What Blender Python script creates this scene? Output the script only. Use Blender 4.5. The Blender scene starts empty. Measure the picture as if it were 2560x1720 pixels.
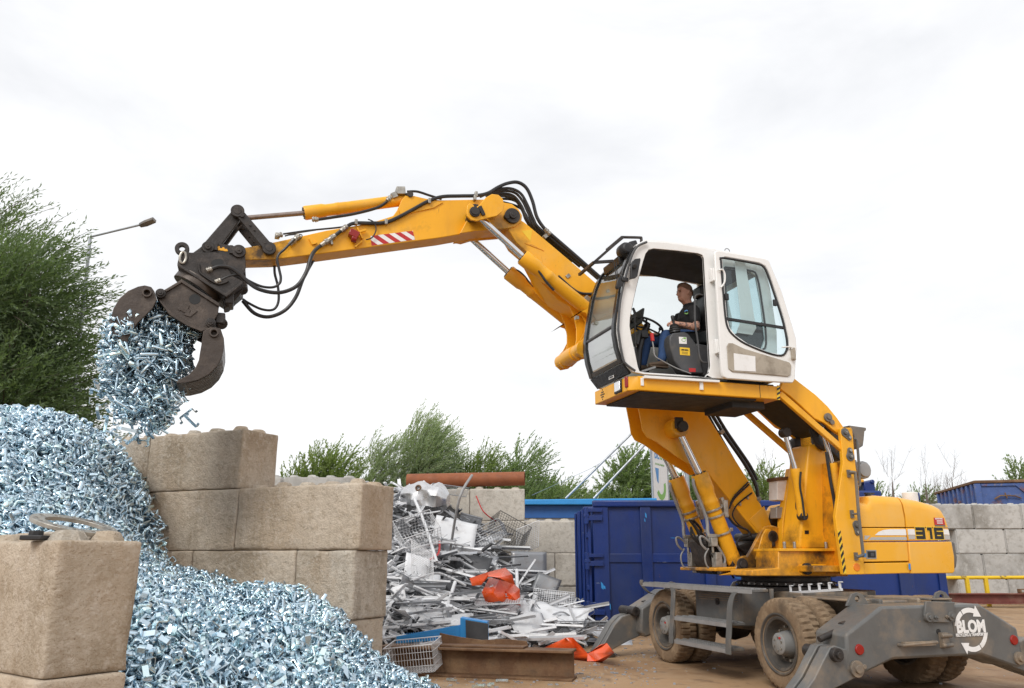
import bpy, bmesh, math, random
import numpy as np
from mathutils import Vector, Matrix, noise

sc = bpy.context.scene
R = math.radians
# ------------------------------------------------------------------ camera
FPX, CAM_H = 2000.0, 1.53            # focal length in pixels of the 2560 wide photo, eye height
PITCH = math.atan(530 / FPX)
cam_d = bpy.data.cameras.new('camera'); cam_d.sensor_width = 36.0; cam_d.lens = 36.0 * FPX / 2560
cam_d.clip_start = 0.1; cam_d.clip_end = 2000
cam = bpy.data.objects.new('camera', cam_d); sc.collection.objects.link(cam)
cam.location = (0, 0, CAM_H); cam.rotation_euler = (R(90) + PITCH, 0, 0)
sc.camera = cam
# ------------------------------------------------------------------ world, overcast
SUN_EL, SUN_ROT = R(40), R(-30)
w = bpy.data.worlds.new('World'); sc.world = w; w.use_nodes = True
nt = w.node_tree; nt.nodes.clear()
def wn(t): return nt.nodes.new(t)
o_ = wn('ShaderNodeOutputWorld'); bg = wn('ShaderNodeBackground'); bg.inputs['Strength'].default_value = 0.115
sky = wn('ShaderNodeTexSky'); sky.sky_type = 'NISHITA'; sky.sun_disc = False
sky.sun_elevation = SUN_EL; sky.sun_rotation = SUN_ROT
tc = wn('ShaderNodeTexCoord'); mp = wn('ShaderNodeMapping'); mp.inputs['Scale'].default_value = (1.0, 1.0, 2.6)
nz = wn('ShaderNodeTexNoise'); nz.inputs['Scale'].default_value = 1.9; nz.inputs['Detail'].default_value = 6; nz.inputs['Roughness'].default_value = .55
nz.inputs['Distortion'].default_value = .35
cr = wn('ShaderNodeValToRGB'); cr.color_ramp.elements[0].position = .36; cr.color_ramp.elements[1].position = .62
cr.color_ramp.elements[0].color = (6.15, 6.23, 6.42, 1); cr.color_ramp.elements[1].color = (7.85, 7.87, 7.92, 1)
mx = wn('ShaderNodeMix'); mx.data_type = 'RGBA'; mx.inputs['Factor'].default_value = .96
nt.links.new(tc.outputs['Generated'], mp.inputs['Vector']); nt.links.new(mp.outputs[0], nz.inputs['Vector'])
nt.links.new(nz.outputs['Fac'], cr.inputs['Fac'])
nt.links.new(sky.outputs[0], mx.inputs['A']); nt.links.new(cr.outputs['Color'], mx.inputs['B'])
nt.links.new(mx.outputs['Result'], bg.inputs['Color']); nt.links.new(bg.outputs[0], o_.inputs[0])
# ------------------------------------------------------------------ sun behind the cloud
sun_d = bpy.data.lights.new('sun', 'SUN'); sun_d.energy = 1.5; sun_d.angle = R(22); sun_d.color = (1, .965, .91)
sun = bpy.data.objects.new('sun', sun_d); sc.collection.objects.link(sun)
_d = Vector((math.sin(SUN_ROT) * math.cos(SUN_EL), -math.cos(SUN_ROT) * math.cos(SUN_EL), math.sin(SUN_EL)))  # towards the sun: behind the camera, left
sun.rotation_euler = _d.to_track_quat('Z', 'Y').to_euler()
sky.sun_rotation = math.atan2(_d.x, _d.y)
vs = sc.view_settings; vs.view_transform = 'Standard'; vs.look = 'None'; vs.exposure = 0.36; vs.gamma = 1; vs.use_curve_mapping = False
sc.cycles.use_denoising = True
sc.cycles.max_bounces = 7; sc.cycles.transparent_max_bounces = 12; sc.cycles.caustics_reflective = False; sc.cycles.caustics_refractive = False

# ------------------------------------------------------------------ geometry helpers
_c, _s = math.cos(PITCH), math.sin(PITCH)
def ray(u, v):
    a = (u - 1280) / FPX; b = (860 - v) / FPX
    return Vector((a, _c - b * _s, _s + b * _c))
def at_y(u, v, y): r = ray(u, v); return r * (y / r.y) + Vector((0, 0, CAM_H))
def at_z(u, v, z): r = ray(u, v); return r * ((z - CAM_H) / r.z) + Vector((0, 0, CAM_H))
MC = Vector((3.8606, 11.7805, 0)); MROT = R(198)
MF = Vector((math.cos(MROT), math.sin(MROT), 0)); ML = Vector((-math.sin(MROT), math.cos(MROT), 0))
CROT = R(108.83)                                                   # heading of the undercarriage
CF = Vector((math.cos(CROT), math.sin(CROT), 0)); CL = Vector((-math.sin(CROT), math.cos(CROT), 0))
BOFF = -.35; SIDE = [0.]                                           # the boom stands right of the machine's middle; SIDE holds the shift of the parts being built
def S(u, v, s):                                                    # point of the machine's upright plane y = s
    r = ray(u, v); o = Vector((0, 0, CAM_H)); t = (MC + ML * (s + SIDE[0]) - o).dot(ML) / r.dot(ML); q = o + r * t - MC
    return Vector((q.dot(MF), s, q.z))
def KX(u, v, x):                                                   # undercarriage plane x = const
    r = ray(u, v); o = Vector((0, 0, CAM_H)); t = (MC + CF * x - o).dot(CF) / r.dot(CF); q = o + r * t - MC
    return Vector((x, q.dot(CL), q.z))
def KY(u, v, y):
    r = ray(u, v); o = Vector((0, 0, CAM_H)); t = (MC + CL * y - o).dot(CL) / r.dot(CL); q = o + r * t - MC
    return Vector((q.dot(CF), y, q.z))
def lerp(a, b, t): return a + (b - a) * t

def smooth_path(pts, k=6):                                         # Catmull-Rom through the points
    P = [Vector(p) for p in pts]
    if len(P) < 3: return P
    out = []
    for i in range(len(P) - 1):
        p0 = P[max(i - 1, 0)]; p1 = P[i]; p2 = P[i + 1]; p3 = P[min(i + 2, len(P) - 1)]
        for j in range(k):
            t = j / k
            out.append(.5 * ((2 * p1) + (p2 - p0) * t + (2 * p0 - 5 * p1 + 4 * p2 - p3) * t * t + (3 * p1 - p0 - 3 * p2 + p3) * t ** 3))
    out.append(P[-1]); return out

class MB:
    def __init__(self): self.v = []; self.f = []; self.m = []; self.cur = 0; self.cuts = []
    def add(self, vs_, fs):
        o = len(self.v); self.cuts.append((o, len(self.f))); self.v += [tuple(p) for p in vs_]; self.f += [tuple(i + o for i in f) for f in fs]; self.m += [self.cur] * len(fs); return self
    def box(self, c, d, rot=None):
        c = Vector(c); vv = []
        for x in (-.5, .5):
            for y in (-.5, .5):
                for z in (-.5, .5):
                    q = Vector((x * d[0], y * d[1], z * d[2]))
                    if rot is not None: q = rot @ q
                    vv.append(c + q)
        return self.add(vv, [(0, 1, 3, 2), (4, 6, 7, 5), (0, 4, 5, 1), (2, 3, 7, 6), (0, 2, 6, 4), (1, 5, 7, 3)])
    def bar(self, p, q, w, h, up=(0, 0, 1)):
        p = Vector(p); q = Vector(q); x = (q - p); L = x.length; x.normalize(); up = Vector(up)
        y = up.cross(x)
        if y.length < 1e-4: y = Vector((0, 1, 0)).cross(x)
        y.normalize(); z = x.cross(y)
        return self.box((p + q) / 2, (L, w, h), Matrix((x, y, z)).transposed())
    def prism(self, pts, ext):
        pts = [Vector(p) for p in pts]; ext = Vector(ext); n = len(pts)
        fs = [tuple(range(n))[::-1], tuple(range(n, 2 * n))]
        fs += [(i, (i + 1) % n, (i + 1) % n + n, i + n) for i in range(n)]
        return self.add(pts + [p + ext for p in pts], fs)
    def plate(self, px, sref, s0, s1):                             # photo outline laid on the machine's plane y = sref, given its thickness
        pts = [S(u, v, sref) for u, v in px]
        return self.prism([Vector((p.x, s0, p.z)) for p in pts], (0, s1 - s0, 0))
    def xz(self, pts, s0, s1): return self.prism([Vector((x, s0, z)) for x, z in pts], (0, s1 - s0, 0))
    def yz(self, pts, x0, x1): return self.prism([Vector((x0, y, z)) for y, z in pts], (x1 - x0, 0, 0))
    def tube(self, pts, r, n=8, caps=True, close=False):
        P = [Vector(p) for p in pts]; m = len(P); vv = []; fs = []
        t0 = (P[1] - P[0]).normalized(); a = Vector((0, 0, 1)) if abs(t0.z) < .9 else Vector((1, 0, 0))
        nrm = (a - t0 * a.dot(t0)).normalized()
        for i, p in enumerate(P):
            if close: t = (P[(i + 1) % m] - P[i - 1])
            else: t = P[min(i + 1, m - 1)] - P[max(i - 1, 0)]
            if t.length < 1e-9: t = t0
            t = t.normalized(); nrm = nrm - t * nrm.dot(t)
            nrm = nrm.normalized() if nrm.length > 1e-6 else t.orthogonal().normalized()
            b = t.cross(nrm); rr = r[i] if hasattr(r, '__len__') else r
            for k in range(n):
                a = 2 * math.pi * k / n; vv.append(p + (nrm * math.cos(a) + b * math.sin(a)) * rr)
        for i in range(m if close else m - 1):
            for k in range(n):
                j = (i + 1) % m; fs.append((i * n + k, i * n + (k + 1) % n, j * n + (k + 1) % n, j * n + k))
        if caps and not close: fs += [tuple(range(n))[::-1], tuple(range((m - 1) * n, m * n))]
        return self.add(vv, fs)
    def hose(self, px, s, r, n=8):
        pts = [S(p[0], p[1], p[2] if len(p) > 2 else s) for p in px]
        return self.tube(smooth_path(pts), r, n)
    def cyl(self, p, q, r, r2=None, n=24): return self.tube([p, q], [r, r if r2 is None else r2], n)
    def lathe(self, prof, o, axis, n=32, fn=None):                 # prof: (radius, distance along axis)
        o = Vector(o); ax = Vector(axis).normalized(); e1 = ax.orthogonal().normalized(); e2 = ax.cross(e1); m = len(prof); vv = []; fs = []
        for k in range(n):
            a = 2 * math.pi * k / n; d = e1 * math.cos(a) + e2 * math.sin(a)
            for j, (r, h) in enumerate(prof):
                if fn: r = fn(k, j, r)
                vv.append(o + ax * h + d * r)
        for k in range(n):
            for j in range(m - 1): fs.append((k * m + j, ((k + 1) % n) * m + j, ((k + 1) % n) * m + j + 1, k * m + j + 1))
        return self.add(vv, fs)
    def panel(self, outer, holes, off):                            # flat sheet with openings, thickness vector off
        off = Vector(off); bm = bmesh.new(); loops = []
        for lp in [outer] + holes:
            vsx = [bm.verts.new(p) for p in lp]; loops.append(vsx)
            for i in range(len(vsx)): bm.edges.new((vsx[i], vsx[(i + 1) % len(vsx)]))
        bmesh.ops.triangle_fill(bm, use_beauty=True, edges=bm.edges[:])
        bm.verts.index_update(); pts = [v.co.copy() for v in bm.verts]; tri = [tuple(v.index for v in f.verts) for f in bm.faces]; bm.free()
        n = len(pts); fs = tri + [tuple(i + n for i in t[::-1]) for t in tri]; k = 0
        for lp in [outer] + holes:
            m = len(lp); fs += [(k + i, k + (i + 1) % m, k + (i + 1) % m + n, k + i + n) for i in range(m)]; k += m
        return self.add(pts + [p + off for p in pts], fs)
    def panel1(self, pts): return self.add(pts, [tuple(range(len(pts)))])
    def mesh(self, name, mats, smooth=40, fix=True):
        me = bpy.data.meshes.new(name); me.from_pydata(self.v, [], self.f)
        if not isinstance(mats, (list, tuple)): mats = [mats]
        for m in mats: me.materials.append(m)
        me.polygons.foreach_set('material_index', self.m)
        if fix:
            bm = bmesh.new(); bm.from_mesh(me); bmesh.ops.recalc_face_normals(bm, faces=bm.faces[:]); bm.to_mesh(me); bm.free()
        if smooth:
            me.polygons.foreach_set('use_smooth', [True] * len(me.polygons)); me.set_sharp_from_angle(angle=R(smooth))
        me.update(); return me
    def each(self, name, mats, parent=None, bevel=0, smooth=40):    # every added piece becomes a part of its own
        e = self.cuts + [(len(self.v), len(self.f))]
        for (v0, f0), (v1, f1) in zip(e, e[1:]):
            q = MB(); q.v = self.v[v0:v1]; q.f = [tuple(i - v0 for i in f) for f in self.f[f0:f1]]; q.m = self.m[f0:f1]; q.build(name, mats, parent, bevel, smooth)
    def build(self, name, mats, parent=None, bevel=0, smooth=40, seg=2, **kw):
        return ob(name, self.mesh(name, mats, smooth), parent, bevel, seg, **kw)

def ob(name, me, parent=None, bevel=0, seg=2, label=None, cat=None, group=None, kind=None, loc=None, rz=None):
    o = bpy.data.objects.new(name, me); sc.collection.objects.link(o)
    if parent:
        o.parent = parent
        if SIDE[0] and parent.name == 'material_handler': o.location.y = SIDE[0]
    if bevel:
        b = o.modifiers.new('bevel', 'BEVEL'); b.width = bevel; b.segments = seg; b.limit_method = 'ANGLE'; b.angle_limit = R(38)
    if loc is not None: o.location = loc
    if rz is not None: o.rotation_euler = (0, 0, rz)
    return tag(o, label, cat, group, kind)
def tag(o, label=None, cat=None, group=None, kind=None):
    if label: o['label'] = label
    if cat: o['category'] = cat
    if group: o['group'] = group
    if kind: o['kind'] = kind
    return o
def thing(name, label, cat, loc=(0, 0, 0), rz=0, group=None):
    o = bpy.data.objects.new(name, None); sc.collection.objects.link(o); o.empty_display_size = .2
    o.location = loc; o.rotation_euler = (0, 0, rz); return tag(o, label, cat, group)
def text_mesh(txt, mat, size, wide=0.0, xs=1.0, depth=.0015, align='CENTER'):
    cu = bpy.data.curves.new('lettering', 'FONT'); cu.body = txt; cu.size = size; cu.align_x = align; cu.align_y = 'CENTER'; cu.offset = wide; cu.extrude = depth
    cu.resolution_u = 3
    t = bpy.data.objects.new('lettering', cu); sc.collection.objects.link(t); bpy.context.view_layer.update()
    me = bpy.data.meshes.new_from_object(t.evaluated_get(bpy.context.evaluated_depsgraph_get())); bpy.data.objects.remove(t)
    me.materials.clear(); me.materials.append(mat)
    for v in me.vertices: v.co.x *= xs
    return me
def lettering(txt, mat, size, M, parent, name='lettering', wide=0.0, xs=1.0, **kw):   # M: 4x4, text lies in its xy plane
    me = text_mesh(txt, mat, size, wide, xs); me.transform(M); return ob(name, me, parent, **kw)
def frame(o, x, y):                                               # matrix from origin and two axes
    x = Vector(x).normalized(); z = x.cross(Vector(y)).normalized(); y = z.cross(x)
    M = Matrix((x, y, z)).transposed().to_4x4(); M.translation = Vector(o); return M
FARR = lambda o: frame(o, (-1, 0, 0), (0, 0, 1))                  # lettering on the machine's left flank

# ------------------------------------------------------------------ materials
def srgb(r, g, b): return tuple(((c / 255) / 12.92 if c / 255 <= .04045 else ((c / 255 + .055) / 1.055) ** 2.4) for c in (r, g, b)) + (1,)
def mat(name, col, rough=.5, metal=0., var=.12, vscale=3., dirt=None, dscale=2., damt=.5, drange=(.5, .7), bump=0., bscale=40., spec=.5, island=0., objrand=0., coat=0., stretch=None, rvar=.12, spots=None, tan=None):
    m = bpy.data.materials.new(name); m.use_nodes = True; N = m.node_tree.nodes; L = m.node_tree.links; b = N['Principled BSDF']
    col = tuple(col[:3]) + (1,)
    b.inputs['Roughness'].default_value = rough; b.inputs['Metallic'].default_value = metal; b.inputs['Specular IOR Level'].default_value = spec
    if coat: b.inputs['Coat Weight'].default_value = coat; b.inputs['Coat Roughness'].default_value = .12
    t = N.new('ShaderNodeTexCoord'); oi = N.new('ShaderNodeObjectInfo'); ad = N.new('ShaderNodeVectorMath'); ad.operation = 'MULTIPLY_ADD'
    ad.inputs[0].default_value = (0, 0, 0); cx = N.new('ShaderNodeCombineXYZ')
    for i in range(3): L.new(oi.outputs['Random'], cx.inputs[i])
    L.new(cx.outputs[0], ad.inputs[0]); ad.inputs[1].default_value = (37, 19, 53); L.new(t.outputs['Object'], ad.inputs[2]); vec = ad.outputs[0]
    def noise_(scale, det=5, vec_=vec, rg=.6):
        n = N.new('ShaderNodeTexNoise'); n.inputs['Scale'].default_value = scale; n.inputs['Detail'].default_value = det; n.inputs['Roughness'].default_value = rg; L.new(vec_, n.inputs['Vector']); return n.outputs['Fac']
    def rng(x, a, b_, c=0., d=1.):
        q = N.new('ShaderNodeMapRange'); q.inputs[1].default_value = a; q.inputs[2].default_value = b_; q.inputs[3].default_value = c; q.inputs[4].default_value = d; L.new(x, q.inputs[0]); return q.outputs[0]
    def mixc(fac, A, B, bt='MIX'):
        q = N.new('ShaderNodeMix'); q.data_type = 'RGBA'; q.blend_type = bt
        for k, x in (('Factor', fac), ('A', A), ('B', B)):
            if isinstance(x, (tuple, float, int)): q.inputs[k].default_value = x
            else: L.new(x, q.inputs[k])
        return q.outputs['Result']
    cur = col
    if var:
        n1 = noise_(vscale); g = rng(n1, .25, .75, 1 - var, 1 + var); gc = N.new('ShaderNodeCombineColor')
        for i in range(3): L.new(g, gc.inputs[i])
        cur = mixc(1., cur, gc.outputs[0], 'MULTIPLY')
    if objrand:
        g = rng(oi.outputs['Random'], 0, 1, 1 - objrand, 1 + objrand); gc = N.new('ShaderNodeCombineColor')
        for i in range(3): L.new(g, gc.inputs[i])
        cur = mixc(1., cur, gc.outputs[0], 'MULTIPLY')
    if island:
        ge = N.new('ShaderNodeNewGeometry'); g = rng(ge.outputs['Random Per Island'], 0, 1, 1 - island, 1 + island); gc = N.new('ShaderNodeCombineColor')
        for i in range(3): L.new(g, gc.inputs[i])
        cur = mixc(1., cur, gc.outputs[0], 'MULTIPLY')
    if dirt:
        for k, dd in enumerate(dirt if isinstance(dirt, list) else [(dirt, dscale, damt, drange, stretch)]):
            dc, ds, da, dr, st = dd; v2 = vec
            if st:
                q = N.new('ShaderNodeVectorMath'); q.operation = 'MULTIPLY'; L.new(vec, q.inputs[0]); q.inputs[1].default_value = st; v2 = q.outputs[0]
            f = rng(noise_(ds, 7, v2, .65), dr[0], dr[1], 0, da); cur = mixc(f, cur, tuple(dc[:3]) + (1,))
    if tan:
        f = rng(oi.outputs['Random'], .25, 1, 0, tan[1]); cur = mixc(f, cur, tuple(tan[0]) + (1,))
    for c_, r_, dc, da in (spots or []):
        vd = N.new('ShaderNodeVectorMath'); vd.operation = 'DISTANCE'; L.new(t.outputs['Object'], vd.inputs[0]); vd.inputs[1].default_value = tuple(c_)
        a1 = N.new('ShaderNodeMath'); a1.operation = 'MULTIPLY_ADD'; L.new(noise_(9, 6, t.outputs['Object'], .7), a1.inputs[0]); a1.inputs[1].default_value = r_ * 1.6; L.new(vd.outputs['Value'], a1.inputs[2])
        cur = mixc(rng(a1.outputs[0], r_ * .9, r_ * 1.75, da, 0), cur, tuple(dc) + (1,))
    if isinstance(cur, tuple): b.inputs['Base Color'].default_value = cur
    else: L.new(cur, b.inputs['Base Color'])
    if rvar: L.new(rng(noise_(vscale * 2.3), .3, .7, max(rough - rvar, .03), min(rough + rvar, 1)), b.inputs['Roughness'])
    if bump:
        bp = N.new('ShaderNodeBump'); bp.inputs['Strength'].default_value = bump; bp.inputs['Distance'].default_value = .02
        ma = N.new('ShaderNodeMath'); ma.operation = 'MULTIPLY_ADD'; L.new(noise_(bscale * .28, 4, vec, .6), ma.inputs[0]); ma.inputs[1].default_value = 1.4; L.new(noise_(bscale, 8, vec, .7), ma.inputs[2]); L.new(ma.outputs[0], bp.inputs['Height']); L.new(bp.outputs[0], b.inputs['Normal'])
    return m
RUST = (.16, .06, .022); GRIME = (.035, .026, .02); DUST = (.33, .24, .155)
M = {}
OIL = (.03, .022, .017); SIDE[0] = BOFF
GREASE = [(S(u, v, s), r, OIL, a) for u, v, s, r, a in ((655, 628, .16, .36, .95), (1250, 562, .2, .24, .6), (1190, 548, .3, .17, .6), (1300, 612, .2, .2, .5), (1705, 1090, .42, .17, .5), (1925, 1350, .5, .26, .75), (1895, 1428, .5, .45, .8), (2092, 1072, 1.1, .26, .7), (2000, 1372, .7, .22, .6), (1856, 1412, .5, .2, .8), (1455, 880, .42, .16, .45))]
SIDE[0] = 0.
M['yellow'] = mat('yellow_paint', (.88, .425, .018), .38, var=.09, vscale=1.2, dirt=[(GRIME, 1.6, .55, (.60, .80), None), ((.60, .27, .03), 7, .4, (.5, .8), (1, 1, .22)), ((.80, .50, .16), 1.1, .45, (.52, .75), None), ((.10, .055, .03), 42, .8, (.685, .71), None), ((.16, .08, .03), 9, .55, (.66, .72), (1.2, 1.2, .2))], spec=.35, coat=.08, rvar=.1, spots=GREASE)
M['yellow_clean'] = mat('yellow_hood_paint', (.86, .42, .018), .34, var=.06, vscale=1., dirt=[((.80, .52, .2), 1.3, .45, (.45, .75), None), ((.35, .22, .1), 30, .6, (.70, .73), None), ((.5, .3, .1), 5, .35, (.55, .75), (1, 1, .25))], coat=.15, rvar=.08, spec=.4)
M['yellow_grimy'] = mat('oily_yellow_paint', (.76, .335, .012), .4, var=.12, vscale=1.5, dirt=[(GRIME, 2.1, .93, (.45, .66), None), (RUST, 9, .5, (.58, .72), None)], coat=.15, spots=GREASE[5:10])
M['steel_dark'] = mat('dark_worn_steel', (.042, .037, .035), .5, .35, var=.25, vscale=5, dirt=[((.13, .10, .08), 4, .6, (.5, .72), None), ((.25, .22, .2), 18, .4, (.62, .75), None)], bump=.25, bscale=30)
M['steel_brown'] = mat('brown_worn_steel', (.078, .063, .054), .42, .5, var=.25, vscale=4, dirt=[((.17, .135, .11), 5, .5, (.5, .7), None), ((.04, .033, .03), 8, .6, (.52, .7), None)], bump=.25, bscale=25)
M['black'] = mat('black_rubber', (.016, .016, .018), .45, var=.2, dirt=(.10, .085, .07), dscale=6, damt=.35, drange=(.5, .75))
M['blackgloss'] = mat('black_gloss', (.012, .012, .013), .22, var=.1)
M['chrome'] = mat('chromed_rod', (.72, .72, .73), .13, 1., var=.05, dirt=(.25, .17, .1), dscale=5, damt=.3, drange=(.55, .75), rvar=.04)
M['rodrust'] = mat('dull_rod', (.3, .24, .21), .35, .8, var=.25, vscale=20)
M['grey'] = mat('dark_grey_paint', (.115, .115, .112), .42, var=.15, dirt=[(DUST, 2.5, .55, (.48, .72), None), ((.55, .5, .42), 22, .5, (.70, .74), None), ((.35, .2, .05), 11, .5, (.69, .72), None)], bump=.06)
M['greydust'] = mat('dusty_grey_paint', (.115, .108, .1), .6, var=.2, dirt=(DUST), dscale=3, damt=.85, drange=(.38, .62))
M['lightgrey'] = mat('grey_metal', (.33, .33, .33), .45, .3, var=.15, dirt=(.2, .16, .12), damt=.5)
M['fitting'] = mat('zinc_fitting', (.4, .38, .34), .42, .75, var=.3, vscale=12, dirt=(.12, .09, .07), dscale=10, damt=.7)
M['tyre'] = mat('dusty_tyre', (.235, .165, .105), .85, var=.2, vscale=4, dirt=[((.05, .045, .04), 3, .55, (.5, .72), None), ((.38, .29, .19), 8, .5, (.5, .7), None)], bump=.4, bscale=30, spec=.2)
M['rim'] = mat('dusty_rim', (.062, .056, .05), .6, var=.2, dirt=DUST, dscale=4, damt=.55, drange=(.45, .7))
M['hub'] = mat('grey_hub', (.23, .23, .225), .5, var=.15, dirt=DUST, dscale=6, damt=.5)
M['white'] = mat('white_cab_paint', (.82, .82, .81), .32, var=.04, dirt=[((.45, .40, .33), 3.5, .25, (.52, .75), (1, 1, .4))], coat=.3, rvar=.08)
M['cabdark'] = mat('dark_cab_lining', (.03, .031, .033), .7, var=.15)
M['cabgrey'] = mat('grey_cab_plastic', (.065, .067, .072), .5, var=.12, dirt=(.2, .17, .13), dscale=5, damt=.3)
M['beige'] = mat('beige_door_lining', (.40, .355, .29), .7, var=.12, dirt=(.12, .09, .06), dscale=5, damt=.5, bump=.1)
M['red'] = mat('red_plastic', (.5, .02, .02), .35, var=.1)
M['orange'] = mat('orange_painted_sheet', (.80, .095, .012), .33, var=.1, dirt=(.5, .2, .12), dscale=4, damt=.3, coat=.2)
M['stickerwhite'] = mat('white_sticker', (.82, .82, .82), .45, var=.04, dirt=(.5, .45, .4), dscale=8, damt=.3)
M['stickeryellow'] = mat('yellow_sticker', (.85, .55, .03), .45, var=.05)
M['stickerblack'] = mat('black_print', (.012, .012, .012), .45, var=0)
M['stickergreen'] = mat('green_print', (.2, .45, .08), .45, var=0)
M['stickerblue'] = mat('blue_print', (.05, .25, .6), .45, var=0)
M['silver'] = mat('silver_stripe', (.5, .49, .47), .35, .4, var=.05)
M['blue'] = mat('blue_container_paint', (.004, .027, .165), .42, var=.2, vscale=1., dirt=[((.10, .2, .45), 14, .75, (.70, .72), (1, 1, .35)), ((.02, .035, .10), 1.2, .6, (.45, .65), (1, 1, .3)), ((.15, .07, .035), 6, .8, (.69, .73), (1, 1, .6)), ((.3, .35, .45), 5, .6, (.69, .70), (.3, .3, 2.5))], bump=.35, bscale=1.6, rvar=.12)
M['bluerust'] = mat('rusty_blue_paint', (.055, .10, .27), .6, var=.2, dirt=[(RUST, 1.6, .8, (.55, .64), None), ((.25, .2, .16), 5, .6, (.58, .68), None)], bump=.1)
M['skyblue'] = mat('bright_blue_cladding', (.03, .26, .62), .45, var=.06)
M['deepblue'] = mat('blue_cladding', (.018, .10, .33), .5, var=.08)
M['panel'] = mat('pale_wall_panel', (.42, .43, .44), .6, var=.08)
M['rust'] = mat('rusted_steel', (.13, .066, .032), .75, .1, var=.3, vscale=4, dirt=[((.27, .165, .085), 3, .7, (.45, .65), None), ((.05, .03, .02), 6, .6, (.55, .7), None)], bump=.3, bscale=40)
M['rustpipe'] = mat('rusted_pipe', (.27, .085, .032), .7, .0, var=.2, vscale=3, dirt=((.15, .05, .025)), dscale=4, damt=.6, bump=.2)
M['redbeam'] = mat('red_oxide_beam', (.17, .045, .035), .6, var=.2, dirt=(.3, .22, .15), damt=.4)
M['yellowrail'] = mat('yellow_rail_paint', (.75, .5, .015), .5, var=.1, dirt=(.08, .05, .03), dscale=6, damt=.8, drange=(.58, .66))
M['concrete'] = mat('cast_concrete', (.64, .575, .485), .9, var=.22, vscale=1.6, objrand=.14, spec=.2, bump=1., bscale=44, tan=((.50, .36, .23), .5),
    dirt=[((.42, .30, .19), 1.0, .65, (.46, .68), (1, 1, .55)), ((.19, .15, .10), 1.7, .62, (.52, .72), (1.8, 1.8, .30)), ((.22, .185, .135), .8, .62, (.49, .64), None), ((.30, .235, .165), 12, .45, (.51, .64), None), ((.70, .645, .565), 16, .55, (.53, .64), None), ((.68, .64, .58), 7, .55, (.60, .68), (1, 1, .8)), ((.10, .08, .055), 46, .75, (.60, .68), None), ((.62, .55, .46), 70, .5, (.60, .68), None), ((.70, .66, .60), 3.1, .5, (.64, .67), (.4, .7, 1.8)), ((.07, .055, .04), 19, .6, (.70, .73), None)])
M['concretepale'] = mat('pale_cast_concrete', (.52, .48, .42), .88, var=.15, vscale=1.6, objrand=.10, spec=.2, bump=.6, bscale=24,
    dirt=[((.33, .28, .22), 1.0, .65, (.46, .68), (1, 1, .5)), ((.30, .26, .21), 11, .45, (.5, .62), None), ((.62, .6, .56), 6, .5, (.58, .7), None), ((.16, .14, .12), 14, .4, (.62, .72), None), ((.2, .17, .14), 50, .5, (.6, .68), None)])
M['concretegrey'] = mat('grey_cast_concrete', (.45, .44, .42), .88, var=.18, vscale=.9, objrand=.10, spec=.25, bump=.3, bscale=10,
    dirt=[((.18, .165, .14), .8, .7, (.52, .68), (1, 1, .7)), ((.25, .23, .2), 6, .5, (.5, .64), None), ((.6, .59, .56), 5, .5, (.56, .7), None)])
M['ground'] = mat('dirty_yard_concrete', (.37, .235, .13), .8, var=.18, vscale=.5, spec=.3, bump=.25, bscale=14, rvar=.15,
    dirt=[((.20, .115, .06), .33, .8, (.45, .66), None), ((.42, .31, .2), .8, .7, (.50, .68), None), ((.09, .06, .04), 1.1, .7, (.57, .68), (1, .35, 1)), ((.11, .075, .05), 2.6, .6, (.56, .70), None), ((.46, .35, .24), 3.5, .6, (.60, .68), (1.6, .25, 1)), ((.45, .38, .3), 18, .45, (.68, .74), None)])
M['zinc'] = mat('blue_galvanised_steel', (.66, .82, .93), .26, .92, var=.08, vscale=8, island=.22, rvar=.1)
M['zincobj'] = mat('blue_galvanised_bracket', (.68, .83, .93), .26, .92, var=.1, vscale=8, objrand=.22, rvar=.1)
M['zincdark'] = mat('bracket_gap_shade', (.16, .24, .31), .5, .6, var=.5, vscale=14, bump=.8, bscale=20)  # dark tone painted for the shaded gaps between brackets
M['scrapwhite'] = mat('white_coated_steel', (.66, .67, .69), .42, .0, var=.1, objrand=.22, dirt=[((.3, .27, .24), 5, .45, (.52, .72), None)], coat=.1)
M['scrapgrey'] = mat('grey_scrap_steel', (.30, .31, .33), .42, .45, var=.2, objrand=.45, dirt=(.15, .12, .1), dscale=6, damt=.5)
M['scrapdark'] = mat('dark_scrap_steel', (.055, .056, .06), .45, .3, var=.3, objrand=.4)
M['scrapcore'] = mat('scrap_gap_shade', (.035, .035, .037), .6, .3, var=.7, vscale=7, bump=1., bscale=9)  # near-black colour stands for shade between the scrap pieces
M['aluminium'] = mat('dented_aluminium', (.62, .62, .63), .3, .85, var=.1, dirt=(.3, .25, .2), dscale=5, damt=.4)
M['bark'] = mat('bark', (.10, .085, .065), .9, var=.3, bump=.4, bscale=30)
M['twig'] = mat('bare_twig', (.17, .14, .12), .9, var=.2)
M['galv'] = mat('galvanised_post', (.36, .38, .40), .5, .6, var=.15)
def leafmat(name, col, tr=.35):
    m = mat(name, col, .5, var=.0, island=.42, spec=.35, rvar=0); N = m.node_tree.nodes; L = m.node_tree.links; b = N['Principled BSDF']
    t = N.new('ShaderNodeBsdfTranslucent'); t.inputs[0].default_value = (col[0] * 1.5, col[1] * 1.7, col[2] * .8, 1); mxs = N.new('ShaderNodeMixShader'); mxs.inputs[0].default_value = tr
    L.new(b.outputs[0], mxs.inputs[1]); L.new(t.outputs[0], mxs.inputs[2]); L.new(mxs.outputs[0], N['Material Output'].inputs[0]); return m
M['leaf_willow'] = leafmat('willow_leaf', (.12, .165, .088), .42); M['leaf_pale'] = leafmat('pale_willow_leaf', (.27, .32, .21), .45)
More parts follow.
